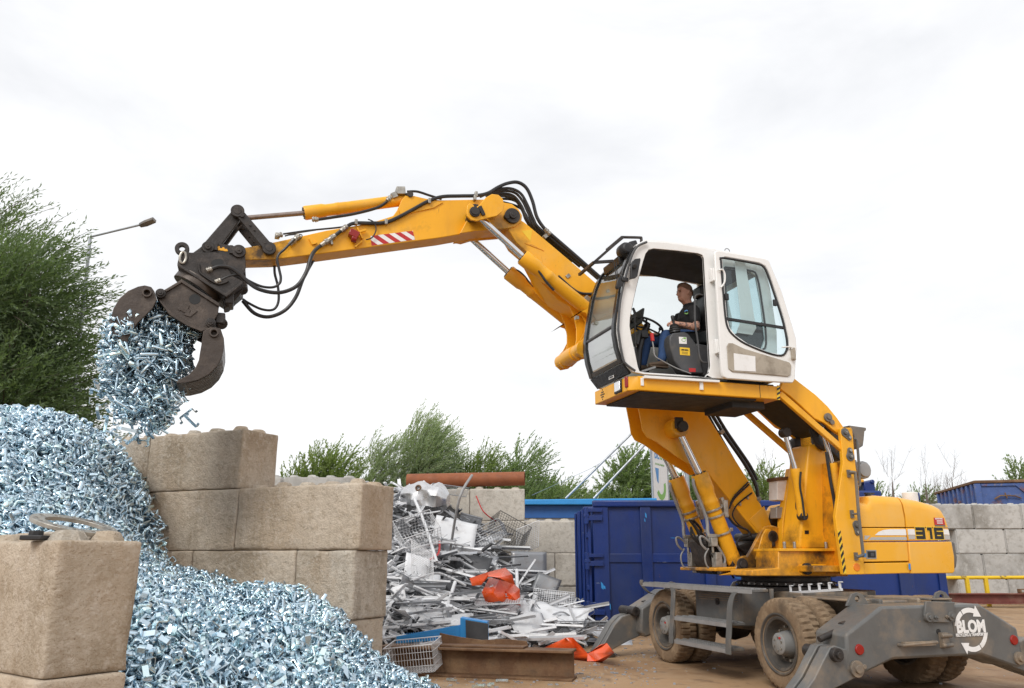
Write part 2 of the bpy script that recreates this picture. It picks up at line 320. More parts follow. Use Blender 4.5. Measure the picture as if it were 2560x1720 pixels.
M['leaf_light'] = leafmat('light_green_leaf', (.19, .245, .09), .42); M['leaf_mid'] = leafmat('mid_green_leaf', (.18, .24, .11), .45)
def glassmat(name, tint, refl=.05):
    m = bpy.data.materials.new(name); m.use_nodes = True; N = m.node_tree.nodes; L = m.node_tree.links; N.remove(N['Principled BSDF'])
    t = N.new('ShaderNodeBsdfTransparent'); t.inputs[0].default_value = tint; g = N.new('ShaderNodeBsdfGlossy'); g.inputs['Roughness'].default_value = .02
    lw = N.new('ShaderNodeLayerWeight'); lw.inputs[0].default_value = .5; pw = N.new('ShaderNodeMath'); pw.operation = 'POWER'; pw.inputs[1].default_value = 4.; fr = N.new('ShaderNodeMath'); fr.operation = 'MULTIPLY_ADD'; fr.inputs[1].default_value = .75; fr.inputs[2].default_value = refl
    L.new(lw.outputs['Facing'], pw.inputs[0]); L.new(pw.outputs[0], fr.inputs[0]); mxs = N.new('ShaderNodeMixShader')
    L.new(fr.outputs[0], mxs.inputs[0]); L.new(t.outputs[0], mxs.inputs[1]); L.new(g.outputs[0], mxs.inputs[2]); L.new(mxs.outputs[0], N['Material Output'].inputs[0]); return m
M['glass'] = glassmat('clear_cab_glass', (.88, .92, .91, 1)); M['glasstint'] = glassmat('tinted_cab_glass', (.74, .86, .88, 1), .07)
M['glasslow'] = glassmat('lower_windscreen_glass', (.5, .55, .5, 1), .5)
M['glassfront'] = glassmat('windscreen_glass', (.66, .70, .64, 1), .16)
M['skin'] = mat('skin', (.56, .30, .215), .5, var=.06, dirt=(.5, .16, .12), dscale=14, damt=.3)
M['tattoo'] = mat('tattooed_skin', (.50, .28, .205), .5, var=.05, dirt=(.10, .08, .085), dscale=30, damt=.85, drange=(.49, .57))
M['hair'] = mat('short_hair', (.17, .095, .06), .75, var=.3, vscale=60)
M['shirt'] = mat('black_polo', (.011, .011, .013), .85, var=.2, bump=.1)
M['jeans'] = mat('blue_jeans', (.035, .085, .22), .85, var=.25, vscale=6, bump=.2, bscale=90)
M['shoe'] = mat('brown_work_shoe', (.11, .075, .05), .8, var=.2)
M['lampglass'] = mat('headlamp_lens', (.75, .76, .78), .1, .6, var=.05)
M['lampred'] = mat('red_lamp_lens', (.28, .014, .01), .15, var=.1)
M['lampamber'] = mat('amber_lamp_lens', (.85, .22, .01), .2, var=.05)
# =================================================================== GROUND AND BLOCK WALLS
b = MB(); G = 300; b.add([(-G, -60, 0), (G, -60, 0), (G, 700, 0), (-G, 700, 0)], [(0, 1, 2, 3)]); b.build('ground', M['ground'], kind='structure')
def block_mesh(L, W, Hh, seed, step=.12, r0=.022, chip=.085):
    def ticks(n): return sorted(set([0, .012, .03, .06] + [round(x, 4) for x in np.linspace(.1, n - .1, max(2, int((n - .2) / step)))] + [n - .06, n - .03, n - .012, n]))
    X, Y, Z = ticks(L), ticks(W), ticks(Hh); bm = bmesh.new(); cache = {}
    def vert(x, y, z):
        k = (round(x, 4), round(y, 4), round(z, 4))
        if k not in cache:
            p = Vector((x, y, z)); q = p * 2.1 + Vector((seed * 3.7, seed * 1.3, seed * 2.9))
            nz_ = noise.noise(q * 1.6) + .6 * noise.noise(q * 5.1); r = r0 + chip * max(0, nz_ - .12) + .006 * noise.noise(q * 14)
            r = max(r, .008); c = Vector((min(max(x, r), L - r), min(max(y, r), W - r), min(max(z, r), Hh - r))); d = p - c
            if d.length > 1e-6:
                k2 = sum(1 for t in d if abs(t) > 1e-6)
                if k2 > 1: p = c + d.normalized() * r
            p += Vector((noise.noise(q * 2.2), noise.noise(q * 2.2 + Vector((9, 0, 0))), 0)) * .007 + Vector((noise.noise(q * 9), noise.noise(q * 9 + Vector((5, 1, 0))), 0)) * .0025
            cache[k] = bm.verts.new(p)
        return cache[k]
    def grid(A, B, f):
        for i in range(len(A) - 1):
            for j in range(len(B) - 1): bm.faces.new((f(A[i], B[j]), f(A[i + 1], B[j]), f(A[i + 1], B[j + 1]), f(A[i], B[j + 1])))
    grid(X, Z, lambda a, c: vert(a, 0, c)); grid(X, Z, lambda a, c: vert(a, W, c)); grid(Y, Z, lambda a, c: vert(0, a, c)); grid(Y, Z, lambda a, c: vert(L, a, c)); grid(X, Y, lambda a, c: vert(a, c, 0)); grid(X, Y, lambda a, c: vert(a, c, Hh))
    bmesh.ops.recalc_face_normals(bm, faces=bm.faces[:]); me = bpy.data.meshes.new('concrete_block'); bm.to_mesh(me); bm.free()
    me.polygons.foreach_set('use_smooth', [True] * len(me.polygons)); me.set_sharp_from_angle(angle=R(50)); return me
def plain_block_mesh(L, W, Hh):
    m = MB(); m.box((L / 2, W / 2, Hh / 2), (L, W, Hh)); me = m.mesh('concrete_block', M['concretepale'], 0)
    bm = bmesh.new(); bm.from_mesh(me); bmesh.ops.bevel(bm, geom=bm.edges[:], offset=.035, segments=2, affect='EDGES'); bm.to_mesh(me); bm.free(); me.materials.clear()
    me.polygons.foreach_set('use_smooth', [True] * len(me.polygons)); me.set_sharp_from_angle(angle=R(50)); return me
def stud_mesh(m, seed=0):
    q = MB(); rn = random.Random(seed); q.lathe([(.125, -.03), (.118, .0), (.105, .03), (.085, .075), (.070, .09), (.03, .098), (0, .10)], (0, 0, 0), (0, 0, 1), 14, fn=lambda k, j, r: r * (1 + .10 * math.sin(k * 2.1 + seed) + rn.uniform(-.05, .05)))
    return q.mesh('stud', m, 40)
STUD = {k: [stud_mesh(M[k], s) for s in range(3)] for k in ('concrete', 'concretepale', 'concretegrey')}
def block_wall(name, label, loc, rz, blocks, W, mkey, fine=True, studs=True, hh=.8, group=None):
    t = thing(name, label, 'wall', loc, rz, group); rn = random.Random(len(label)); meshes = {}
    for (x0, x1, z0, top) in blocks:
        L = x1 - x0 - .008; h = hh - .003
        if fine: me = block_mesh(L, W, h, rn.uniform(0, 50))
        else:
            key = round(L, 2); me = meshes.get(key)
            if me is None: me = meshes[key] = plain_block_mesh(L, W, h)
        if not me.materials: me.materials.append(M[mkey])
        bo = ob('concrete_block', me, t); bo.location = (x0 + .004, rn.uniform(-.012, .012), z0)
        if fine: bo.rotation_euler = (0, 0, R(rn.uniform(-.35, .35)))
        if top and studs:
            nx = max(1, round(L / .42))
            for i in range(nx):
                for j in range(2):
                    so = ob('stud', STUD[mkey][rn.randrange(3)], bo); so.location = ((i + .5) * L / nx, W * (.27 + .46 * j), h - .004); so.rotation_euler = (0, 0, rn.uniform(0, 6)); so.scale = (rn.uniform(.9, 1.1),) * 2 + (rn.uniform(.55, .8),)
    return t
# wall running from the middle of the yard to the left, behind the bracket heap
def seq(z, cuts, top=False, tops=()): return [(-b_, -a_, z, top or i in tops) for i, (a_, b_) in enumerate(zip(cuts, cuts[1:]))]
wl = seq(2.4, [1.98, 3.75, 5.52, 7.3], True) + seq(1.6, [-.02, 1.98, 3.72, 5.5, 7.3], False, (0,)) + seq(.8, [.03, .93, 2.7, 4.5, 6.3]) + seq(0, [.05, 1.85, 3.65, 5.45])
block_wall('block_wall', 'weathered brown concrete block wall behind the heap of brackets', (-1.85, 9.87, 0), R(-26.04), wl, .70, 'concrete')
# stack in the left foreground
block_wall('block_wall', 'stained concrete block stack in the left foreground with a steel ring on top', (-2.80, 5.10, 0), math.atan2(-.59, .81), [(-1.62, 0, .815, True), (-3.2, -1.62, .815, True), (-.8, .02, 0, False), (-2.4, -.8, 0, False)], .54, 'concrete', hh=.815)
bw = []
for z, cuts, tp_ in ((2.4, [-3.9, -2.5, -1.08, .33], True), (1.6, [-3.9, -2.7, -1.25, .33, 1.95], False), (.8, [-3.9, -1.95, -.5, 1.08, 2.6], False), (0, [-3.9, -1.3, .2, 1.75, 3.2], False)):
    for a_, b_ in zip(cuts, cuts[1:]): bw.append((a_, b_, z, tp_ or (z == 1.6 and a_ > .2)))
block_wall('block_wall', 'pale concrete block wall behind the heap of white scrap', (0, 20.8, 0), 0, bw, .75, 'concretepale')
block_wall('block_wall', 'mossy concrete block wall seen just above the brown wall top', (-3.4, 17.7, 0), R(4), [(-1.6 * (k + 1), -1.6 * k, z, z > 2) for z in (0, .8, 1.6, 2.4) for k in range(2)], .75, 'concretegrey', fine=False)
rw = []
for z, o_x in ((2.4, 13.88), (1.6, 14.85), (.8, 14.0), (0, 14.7)):
    for k in range(5): rw.append((o_x + 1.63 * k, o_x + 1.63 * (k + 1), z, z == 2.4))
rwall = block_wall('block_wall', 'grey concrete block wall on the right behind the yellow railing', (0, 27.5, 0), 0, rw, .75, 'concretegrey', fine=False)
b = MB(); b.tube([(14, 27.42, 1.22), (23, 27.42, 1.22)], .03, 6); b.build('conduit', M['galv'], rwall); b = MB(); b.tube([(14, 27.43, 1.10), (23, 27.43, 1.08)], .018, 6); b.build('conduit', M['black'], rwall)
# steel ring and bolt on the foreground blocks
b = MB(); n = 40; ro, ri = .275, .185
outer_ = [Vector((ro * math.cos(2 * math.pi * k / n), ro * math.sin(2 * math.pi * k / n), 0)) for k in range(n)]; holes = [[Vector((ri * math.cos(2 * math.pi * k / n), ri * math.sin(2 * math.pi * k / n), 0)) for k in range(n)]]
for j in range(12):
    a = 2 * math.pi * (j + .3) / 12; c = Vector((.232 * math.cos(a), .232 * math.sin(a), 0)); holes.append([c + Vector((.021 * math.cos(q * math.pi / 5), .021 * math.sin(q * math.pi / 5), 0)) for q in range(10)])
b.panel(outer_, holes, (0, 0, .028)); rg = b.build('steel_ring', M['rust' if False else 'fitting'], None, .003, label='flat steel ring with bolt holes lying on the foreground block studs', cat='ring')
rg.location = at_y(184, 1318, 5.62); rg.rotation_euler = (R(10), R(11), .4)
b = MB(); p = at_y(90, 1337, 5.28); b.cyl((0, 0, 0), (0, 0, .06), .045, n=8); b.box((0, 0, .015), (.14, .12, .03)); bo_ = b.build('rubber_block', M['black'], None, .006, label='small black rubber stop on the foreground block top', cat='stop'); bo_.location = (p.x, p.y, 1.628)

# =================================================================== CONTAINERS
def rolloff(name, label, x0, y0, Lx, Wd, z0, z1, ribs, mid=True, mats='blue'):
    t = thing(name, label, 'container', (x0, y0, 0)); m = M[mats]
    b = MB(); th = .05
    b.box((Lx / 2, .09, (z0 + z1) / 2), (Lx - .2, th, z1 - z0 - .1)); b.box((Lx / 2, Wd - .09, (z0 + z1) / 2), (Lx - .2, th, z1 - z0 - .1)); b.box((Lx / 2, Wd / 2, z0 + .08), (Lx - .2, Wd - .2, .06)); b.box((Lx - .06, Wd / 2, (z0 + z1) / 2), (th, Wd - .2, z1 - z0 - .1)); b.build('body', m, t, .004)
    for i, (a, c) in enumerate(ribs):
        for yy in (.04, Wd - .04):
            b = MB(); b.box(((a + c) / 2, yy, (z0 + z1) / 2 - .02), (c - a, .08, z1 - z0 - .12)); b.build('rib', m, t, .012)
    b = MB(); b.box((Lx / 2, .05, z1 - .06), (Lx, .16, .14)); b.box((Lx / 2, Wd - .05, z1 - .06), (Lx, .16, .14)); b.box((Lx - .04, Wd / 2, z1 - .06), (.16, Wd, .14)); b.build('top_rail', m, t, .03)
    if mid:
        b = MB(); zz = z0 + (z1 - z0) * .52; b.xz([(.2, zz + .09), (.2, zz - .09), (Lx - .2, zz - .09), (Lx - .2, zz + .09)], .035, .10); b.build('waist_rail', m, t, .01)
    for yy in (.55, Wd - .55): b = MB(); b.box((Lx / 2, yy, z0 - .02), (Lx - .1, .09, .18)); b.build('skid_beam', m, t, .01)
    for xx in (.35, Lx - .35):
        for yy in (.45, Wd - .45): b = MB(); b.cyl((xx, yy - .1, .10), (xx, yy + .1, .10), .10, n=16); b.build('roller', M['steel_dark'], t, .006)
    return t
c1 = rolloff('roll_off_container', 'large dark blue open roll-off container behind the yellow machine', 1.70, 17.2, 6.6, 2.4, .22, 2.66, [(0, .32), (1.0, 1.22), (2.3, 2.52), (3.6, 3.82), (4.9, 5.12), (6.3, 6.6)])
# its rear doors at the left end
for k, (ya, yb) in enumerate(((.05, 1.18), (1.22, 2.35))):
    b = MB(); b.box((-.07, (ya + yb) / 2, 1.42), (.06, yb - ya, 2.2)); dr = b.build('rear_door', M['blue'], c1, .01)
    for zz in (.45, .9, 1.42, 1.95, 2.4): q = MB(); q.box((-.12, (ya + yb) / 2, zz), (.05, yb - ya, .10)); q.build('door_rail', M['blue'], dr, .006)
    for yy in (ya + .12, yb - .12): q = MB(); q.box((-.13, yy, 1.42), (.06, .1, 2.2)); q.cyl((-.19, yy, .3), (-.19, yy, 2.5), .028, n=10); q.build('lock_bar', M['blue'], dr, .006)
for zz in (.42, 1.38, 2.30):
    for yy in (-.03, 2.43): b = MB(); b.box((.02, yy, zz), (.34, .06, .10)); b.box((.02, yy, zz + .16), (.34, .06, .07)); b.cyl((-.14, yy, zz - .12), (-.14, yy, zz + .22), .05, n=12); b.box((-.14, yy + .01, zz + .05), (.10, .12, .06)); b.build('hinge', M['blue'], c1, .006)
b = MB()
for x, z, w_, h_ in ((.13, 1.02, .05, .16), (.18, .95, .04, .08), (1.1, 2.42, .03, .12), (1.08, 2.3, .02, .08), (.62, .42, .16, .025), (1.75, .5, .03, .1), (2.9, 1.1, .12, .015), (1.6, 1.9, .2, .01), (.3, .6, .02, .14), (2.1, 2.2, .015, .2)):
    b.prism([(x, -.0015, z), (x + w_, -.0015, z - h_ * .3), (x + w_ * 1.1, -.0015, z - h_), (x + w_ * .2, -.0015, z - h_ * .8)], (0, .001, 0))
b.each('paint_scuff', M['skyblue'], c1)
c2 = rolloff('roll_off_container', 'low blue container seen beneath the tail of the machine', 7.9, 24.0, 4.62, 2.3, .34, 1.95, [(0, .2), (1.1, 1.3), (2.2, 2.4), (3.3, 3.5), (4.4, 4.62)], False)
def skip(name, label, p0, ex, ey, L, W_, z0, z1):
    t = thing(name, label, 'container', (p0[0], p0[1], 0), math.atan2(ex[1], ex[0])); m = M['bluerust']; b = MB()
    b.box((W_ / 2, L / 2, z0 + .06), (W_ - .2, L - .2, .1)); b.box((W_ / 2, .08, (z0 + z1) / 2), (W_ - .16, .06, z1 - z0)); b.box((W_ / 2, L - .08, (z0 + z1) / 2), (W_ - .16, .06, z1 - z0)); b.box((.08, L / 2, (z0 + z1) / 2), (.06, L - .16, z1 - z0)); b.box((W_ - .08, L / 2, (z0 + z1) / 2), (.06, L - .16, z1 - z0)); b.build('body', m, t, .004)
    b = MB(); b.box((W_ / 2, .03, z1), (W_, .12, .10)); b.box((W_ / 2, L - .03, z1), (W_, .12, .1)); b.box((.03, L / 2, z1), (.12, L, .1)); b.box((W_ - .03, L / 2, z1), (.12, L, .1)); b.build('top_rail', M['rust'], t, .02)
    for i in range(9): b = MB(); b.box((.02, .45 + i * (L - .9) / 8, (z0 + z1) / 2 - .03), (.12, .16, z1 - z0 - .08)); b.build('rib', m, t, .012)
    for xx in (.07, W_ - .07): b = MB(); b.box((xx, .03, (z0 + z1) / 2 - .03), (.2, .14, z1 - z0 - .08)); b.build('corner_post', m, t, .012)
    b = MB(); b.prism([(.2, -.01, z1 - .08), (.2, -.01, z1 - .16), (W_ - .5, -.01, z1 - .16), (W_ - .25, -.01, z1 - .42), (W_ - .25, -.01, z0), (W_ - .14, -.01, z0), (W_ - .14, -.01, z1 - .08)], (0, .06, 0)); b.build('end_frame', m, t, .01)
    b = MB(); b.tube([(.55, -.03, z1 - .62), (.75, -.05, z1 - .5), (1.2, -.05, z1 - .52), (1.4, -.03, z1 - .6)], .025, 6); b.tube([(.9, -.05, z1 - .4), (.95, -.05, z1 - .6)], .025, 6); b.build('hook_bar', M['rust'], t)
    for xx in (.2, W_ - .2):
        for yy in (.3, L - .3): b = MB(); b.box((xx, yy, z0 / 2), (.2, .2, z0)); b.build('support_leg', M['rust'], t, .01)
    return t
skip('rusty_skip', 'rusty blue skip with ribbed side standing beyond the right block wall', (16.59, 29.0), (.97, -.246), None, 5.7, 1.80, 1.7, 4.10)
skip('rusty_skip', 'rusty blue skip cut off by the right edge of the photo', (18.48, 28.5), (.97, -.246), None, 5.7, 1.80, 1.7, 4.10)
# yellow railing and red beam on the right
t = thing('guard_rail', 'scuffed yellow tube railing in front of the right block wall', 'railing', (0, 26.3, 0))
b = MB(); b.tube([(12.4, 0, .86), (21, 0, .90)], .055, 10); b.build('top_rail', M['yellowrail'], t)
for k, u in enumerate((2335, 2414, 2461, 2650)):
    x = (u - 1280) / 2000 * 25.3; b = MB(); b.box((x, 0, .44), (.11, .11, .88 if k else .88)); b.build('post', M['yellowrail'], t, .01)
t = thing('steel_beam', 'red-brown steel beam lying in front of the yellow railing', 'beam', (16.5, 25.9, 0)); b = MB(); b.box((0, 0, .40), (9, .3, .03)); b.box((0, 0, .12), (9, .3, .03)); b.box((0, 0, .26), (9, .03, .25)); b.build('profile', M['redbeam'], t, .004)
b = MB(); b.box((0, 0, 0), (.34, .16, .03)); b.box((-.15, 0, .05), (.05, .16, .10)); b.box((0, 0, .10), (.34, .16, .03)); b.build('rusty_bracket', M['rust'], None, .004, label='small rusty box bracket on the red beam', cat='bracket', loc=(15.86, 25.9, .43))

# =================================================================== BUILDING, BANNER, MAST, LAMP
t = thing('shed', 'low shed with bright blue roof edge and grey walls behind the block wall', 'building', (0, 30, 0))
b = MB(); b.prism([(-1.5, 0, 3.36), (5.35, 0, 3.36), (5.35, 0, 3.60), (-1.5, 0, 3.52)], (0, 7, 0)); b.build('roof', M['skyblue'], t, .03); b = MB(); b.box((1.9, .2, 3.5), (6.6, .1, .12)); b.build('gutter', M['skyblue'], t, .03)
b = MB(); b.box((1.9, 3.6, 3.12), (6.7, 6.6, .46)); b.build('fascia', M['deepblue'], t, .01)
for k in range(6): b = MB(); b.box((-1.4 + .55 + k * 1.1, .42, 1.45), (1.085, .08, 2.88)); b.build('wall_panel', M['panel'], t, .006)
b = MB(); b.box((1.9, 3.7, 1.45), (6.5, 6.2, 2.86)); b.build('wall', M['panel'], t, .01)
t = thing('banner_sign', 'tall pale company banner on a frame behind the blue container', 'sign', (0, 0, 0))
A_, B_ = at_y(1626, 1100, 34), at_y(1664, 1100, 35.6); A_.z = 6.32; B_.z = 6.32
for p in (A_, B_): b = MB(); b.tube([(p.x, p.y, 0), (p.x, p.y, 6.45)], .05, 8); b.build('post', M['galv'], t)
ex = (B_ - A_).normalized(); L_ = (B_ - A_).length; ez = Vector((0, 0, 1)); nn = ex.cross(ez)
if nn.y > 0: nn = -nn
b = MB(); b.prism([A_ + ex * .06, B_ - ex * .06, B_ - ex * .06 - ez * 2.95, A_ + ex * .06 - ez * 2.95], nn * .02); b.build('banner', M['stickerwhite'], t)
o = A_ + nn * .024; fr = lambda x, z: frame(o + ex * x - ez * z, ex, ez)
lettering('BL', M['stickerblue'], .62, fr(L_ * .33, .55), t, wide=.012, xs=.9); lettering('OM', M['stickergreen'], .62, fr(L_ * .70, .55), t, wide=.012, xs=.75); lettering('RECYCLING & TRANSPORT', M['stickergreen'], .12, fr(L_ * .5, .98), t, xs=.75)
def disc_arc(r0, r1, a0, a1, c, nseg=14): return [c + ex * (r * math.cos(a)) + ez * (r * math.sin(a)) for r, a in [(r0, lerp(a0, a1, i / nseg)) for i in range(nseg + 1)] + [(r1, lerp(a1, a0, i / nseg)) for i in range(nseg + 1)]]
b = MB(); c = o + ex * L_ * .52 - ez * 1.9; b.prism(disc_arc(.34, .58, R(-150), R(20), c), nn * .004); b.build('logo_arrow', M['stickergreen'], t); b = MB(); b.prism([c + ex * -.62 + ez * .75, c + ex * -.2 + ez * .75, c + ex * -.3 + ez * .1, c + ex * -.45 + ez * .2], nn * .004); b.build('logo_arrow', M['stickerblue'], t)
t = thing('stayed_mast', 'slim mast with two pale diagonal stays above the shed roof', 'mast', (0, 0, 0))
mt = at_y(1706, 985, 33); b = MB(); b.tube([(mt.x, 33, 0), (mt.x, 33, mt.z + .2)], .09, 10); b.build('mast', M['galv'], t)
for (u0, v0), (u1, v1) in (((1414, 1246), (1665, 999)), ((1484, 1246), (1690, 1030))):
    a = at_y(u0, v0, 33.2); c = at_y(u1, v1, 33.05); b = MB(); b.tube([a, c], .045, 8); b.build('stay', M['galv'], t)
b = MB(); b.tube([at_y(1330, 1238, 34), at_y(1480, 1170, 33.5), at_y(1660, 1062, 33)], .008, 5); b.build('wire', M['galv'], t)
LY = 17.9; LPX = at_y(205, 900, LY).x
t = thing('street_lamp', 'grey street lamp with flat lamp head rising from the willow on the left', 'lamp', (LPX, LY, 0))
h = at_y(226, 592, LY); e = at_y(350, 562, LY); f_ = at_y(386, 553, LY)
b = MB(); b.tube([(0, 0, 0), (0, 0, 3), (h.x - LPX, 0, h.z)], [.06, .05, .035], 10); b.build('post', M['galv'], t)
b = MB(); b.tube([(h.x - LPX, 0, h.z), (e.x - LPX, 0, e.z)], .028, 8); b.build('arm', M['galv'], t)
b = MB(); d = (f_ - e).normalized(); b.prism([Vector((e.x - LPX, -.065, e.z - .05)), Vector((e.x - LPX, .065, e.z - .05)), Vector((e.x - LPX + .13, .11, e.z + .0)), Vector((f_.x - LPX, .10, f_.z)), Vector((f_.x - LPX, -.10, f_.z)), Vector((e.x - LPX + .13, -.11, e.z + .0))], (0, 0, .07)); b.build('lamp_head', M['grey'], t, .01)

# rusty pipe on the back wall, H-beams on the floor
b = MB(); p, q = Vector((-2.75, 21.25, 3.44)), Vector((.33, 21.0, 3.475)); d = (q - p).normalized(); L = (q - p).length
b.lathe([(.158, 0), (.18, 0), (.18, L), (.158, L), (.158, 0)], (0, 0, 0), d, 32); o = b.build('steel_pipe', M['rustpipe'], None, 0, label='long rust-brown steel pipe lying on top of the pale block wall', cat='pipe'); o.location = p
def hbeam(name, label, p, q, h, w_, tw=.022, tf=.03, m='rust', rag=False):
    p = Vector(p); q = Vector(q); L = (q - p).length; t = thing(name, label, 'beam', p, math.atan2(q.y - p.y, q.x - p.x))
    b = MB(); b.box((L / 2, 0, tf / 2), (L, w_, tf)); b.build('flange', M[m], t, .006)
    b = MB()
    top = [(0, -w_ / 2), (L * .72, -w_ / 2), (L, -w_ / 2 + .02), (L, w_ / 2), (0, w_ / 2)]; b.prism([(x, y, h - tf) for x, y in top], (0, 0, tf)); b.build('flange', M[m], t, .006)
    b = MB(); b.box((L / 2, 0, h / 2), (L - .004, tw, h - 2 * tf - .002)); b.build('web', M[m], t, .003); return t
hbeam('steel_beam', 'long rusty H-beam lying on the yard floor before the scrap', (-1.75, 11.62, 0), (.80, 10.98, 0), .36, .36)
t = thing('steel_beam', 'short torn rusty channel lying on top of the long H-beam', 'beam', (-1.02, 11.5, .362), math.atan2(-.64, 2.55))
b = MB(); b.box((.62, 0, .012), (1.24, .30, .024)); b.build('flange', M['rust'], t, .004); b = MB(); b.prism([(.0, .12, .02), (1.24, .12, .02), (1.22, .12, .07), (.95, .12, .09), (.6, .12, .07), (.3, .12, .10), (.1, .12, .13), (.0, .12, .15)], (0, .025, 0)); b.build('web', M['rust'], t, .004)
# =================================================================== MATERIAL HANDLER
mh = thing('material_handler', 'yellow wheeled material handler with raised white cab and long arm holding a grab', 'excavator', MC, MROT)
CHR = CROT - MROT
def part(name, mb, m, bevel=.006, parent=None, **kw): return mb.build(name, m, parent or mh, bevel, **kw)
def chas(name, mb, m, bevel=.008, **kw):
    o = mb.build(name, m, mh, bevel, **kw); o.rotation_euler = (0, 0, CHR); return o
def sub(parent, name, mb, m, bevel=.004, **kw): return mb.build(name, m, parent, bevel, **kw)

# ---- undercarriage (frame: x ahead, y to its left = towards the photo's left)
b = MB(); b.box((0, 0, .80), (3.9, .74, .44)); b.box((0, 0, 1.03), (2.0, 1.05, .10)); b.box((.0, 0, .62), (1.9, 1.15, .16))
b.box((0, .28, 1.0), (4.2, .05, .1)); b.box((0, -.28, 1.0), (4.2, .05, .1))
chas('undercarriage_frame', b, M['greydust'], .02)
b = MB(); b.cyl((0, 0, 1.07), (0, 0, 1.13), .70, n=48); b.cyl((0, 0, 1.14), (0, 0, 1.19), .66, n=48); b.cyl((0, 0, 1.19), (0, 0, 1.25), .60, n=48); b.cyl((0, 0, 1.25), (0, 0, 1.33), .68, n=48)
tt = part('slewing_ring', b, M['steel_dark'], .006)
b = MB()
for k in range(40):
    a = 2 * math.pi * k / 40; b.cyl((.665 * math.cos(a), .665 * math.sin(a), 1.165), (.685 * math.cos(a), .685 * math.sin(a), 1.165), .014, n=6)
    b.cyl((.69 * math.cos(a), .69 * math.sin(a), 1.285), (.70 * math.cos(a), .70 * math.sin(a), 1.285), .012, n=6)
sub(tt, 'ring_bolts', b, M['lightgrey'], 0)
for xx in (1.372, -1.372):
    b = MB(); b.cyl((xx, -1.0, .52), (xx, 1.0, .52), .11, n=16); b.lathe([(.05, -.28), (.2, -.2), (.24, 0), (.2, .2), (.05, .28)], (xx, 0, .52), (0, 1, 0), 20); b.box((xx, 0, .62), (.4, .9, .2))
    chas('axle', b, M['steel_dark'], .01)
# wheels
def tyre_mb(y0, y1):
    m = MB(); n = 152
    prof = [(.30, y0 + .02), (.33, y0 + .004), (.42, y0), (.485, y0 + .006), (.512, y0 + .024), (.522, y0 + .055), (.522, y0 + .105), (.522, (y0 + y1) / 2), (.522, y1 - .105), (.522, y1 - .055), (.512, y1 - .024), (.485, y1 - .006), (.42, y1), (.33, y1 - .004), (.30, y1 - .02)]
    def fn(k, j, r):
        c = k % 4; d = (k + 2) % 4
        if c < 1 and j in (4, 5, 6): return r - .026
        if d < 1 and j in (8, 9, 10): return r - .026
        if c < 1 and j == 3: return r - .008
        if d < 1 and j == 11: return r - .008
        return r
    m.lathe(prof, (0, 0, 0), (0, 1, 0), n, fn); return m
ty_o = tyre_mb(-.135, .135).mesh('tyre', M['tyre'], 30)
rm = MB(); rm.lathe([(.31, .12), (.30, .125), (.275, .115), (.265, .09), (.25, .02), (.225, -.02), (.14, -.03), (.0, -.03)], (0, 0, 0), (0, 1, 0), 40)
rm.lathe([(.345, .136), (.35, .142), (.335, .145), (.318, .13)], (0, 0, 0), (0, 1, 0), 40)
rm.lathe([(.31, -.12), (.28, -.12), (.27, -.05), (.0, -.04)], (0, 0, 0), (0, 1, 0), 40)
rim_me = rm.mesh('rim', M['rim'], 40)
hb = MB(); hb.lathe([(.15, -.03), (.14, .06), (.128, .10), (.122, .135), (.11, .145), (0, .148)], (0, 0, 0), (0, 1, 0), 32)
hub_me = hb.mesh('hub', M['hub'], 40)
hb = MB()
for k in range(6):
    a = k * math.pi / 3 + .3; hb.cyl((.075 * math.cos(a), .142, .075 * math.sin(a)), (.075 * math.cos(a), .158, .075 * math.sin(a)), .013, n=6)
for k in range(10):
    a = k * math.pi / 5; hb.cyl((.19 * math.cos(a), -.03, .19 * math.sin(a)), (.19 * math.cos(a), .015, .19 * math.sin(a)), .016, n=6)
bolt_me = hb.mesh('wheel_bolts', M['fitting'], 40)
rb = MB(); rb.cyl((.06, .146, .055), (.06, .156, .055), .014, n=10); plug_me = rb.mesh('drain_plug', M['red'], 40)
cm = Matrix.Rotation(CHR, 4, 'Z')
for xx in (1.372, -1.372):
    for sd in (1, -1):
        for yy, outer in ((1.065, True), (.74, False)):
            wt = ob('wheel', ty_o, mh); wt.matrix_local = cm @ Matrix.Translation((xx, sd * yy, .522)) @ Matrix.Rotation(0 if sd > 0 else math.pi, 4, 'Z') @ Matrix.Rotation(random.Random(xx * sd).uniform(0, 6), 4, 'Y')
            ob('rim', rim_me, wt)
            if outer: ob('hub', hub_me, wt); ob('wheel_bolts', bolt_me, wt); ob('drain_plug', plug_me, wt)
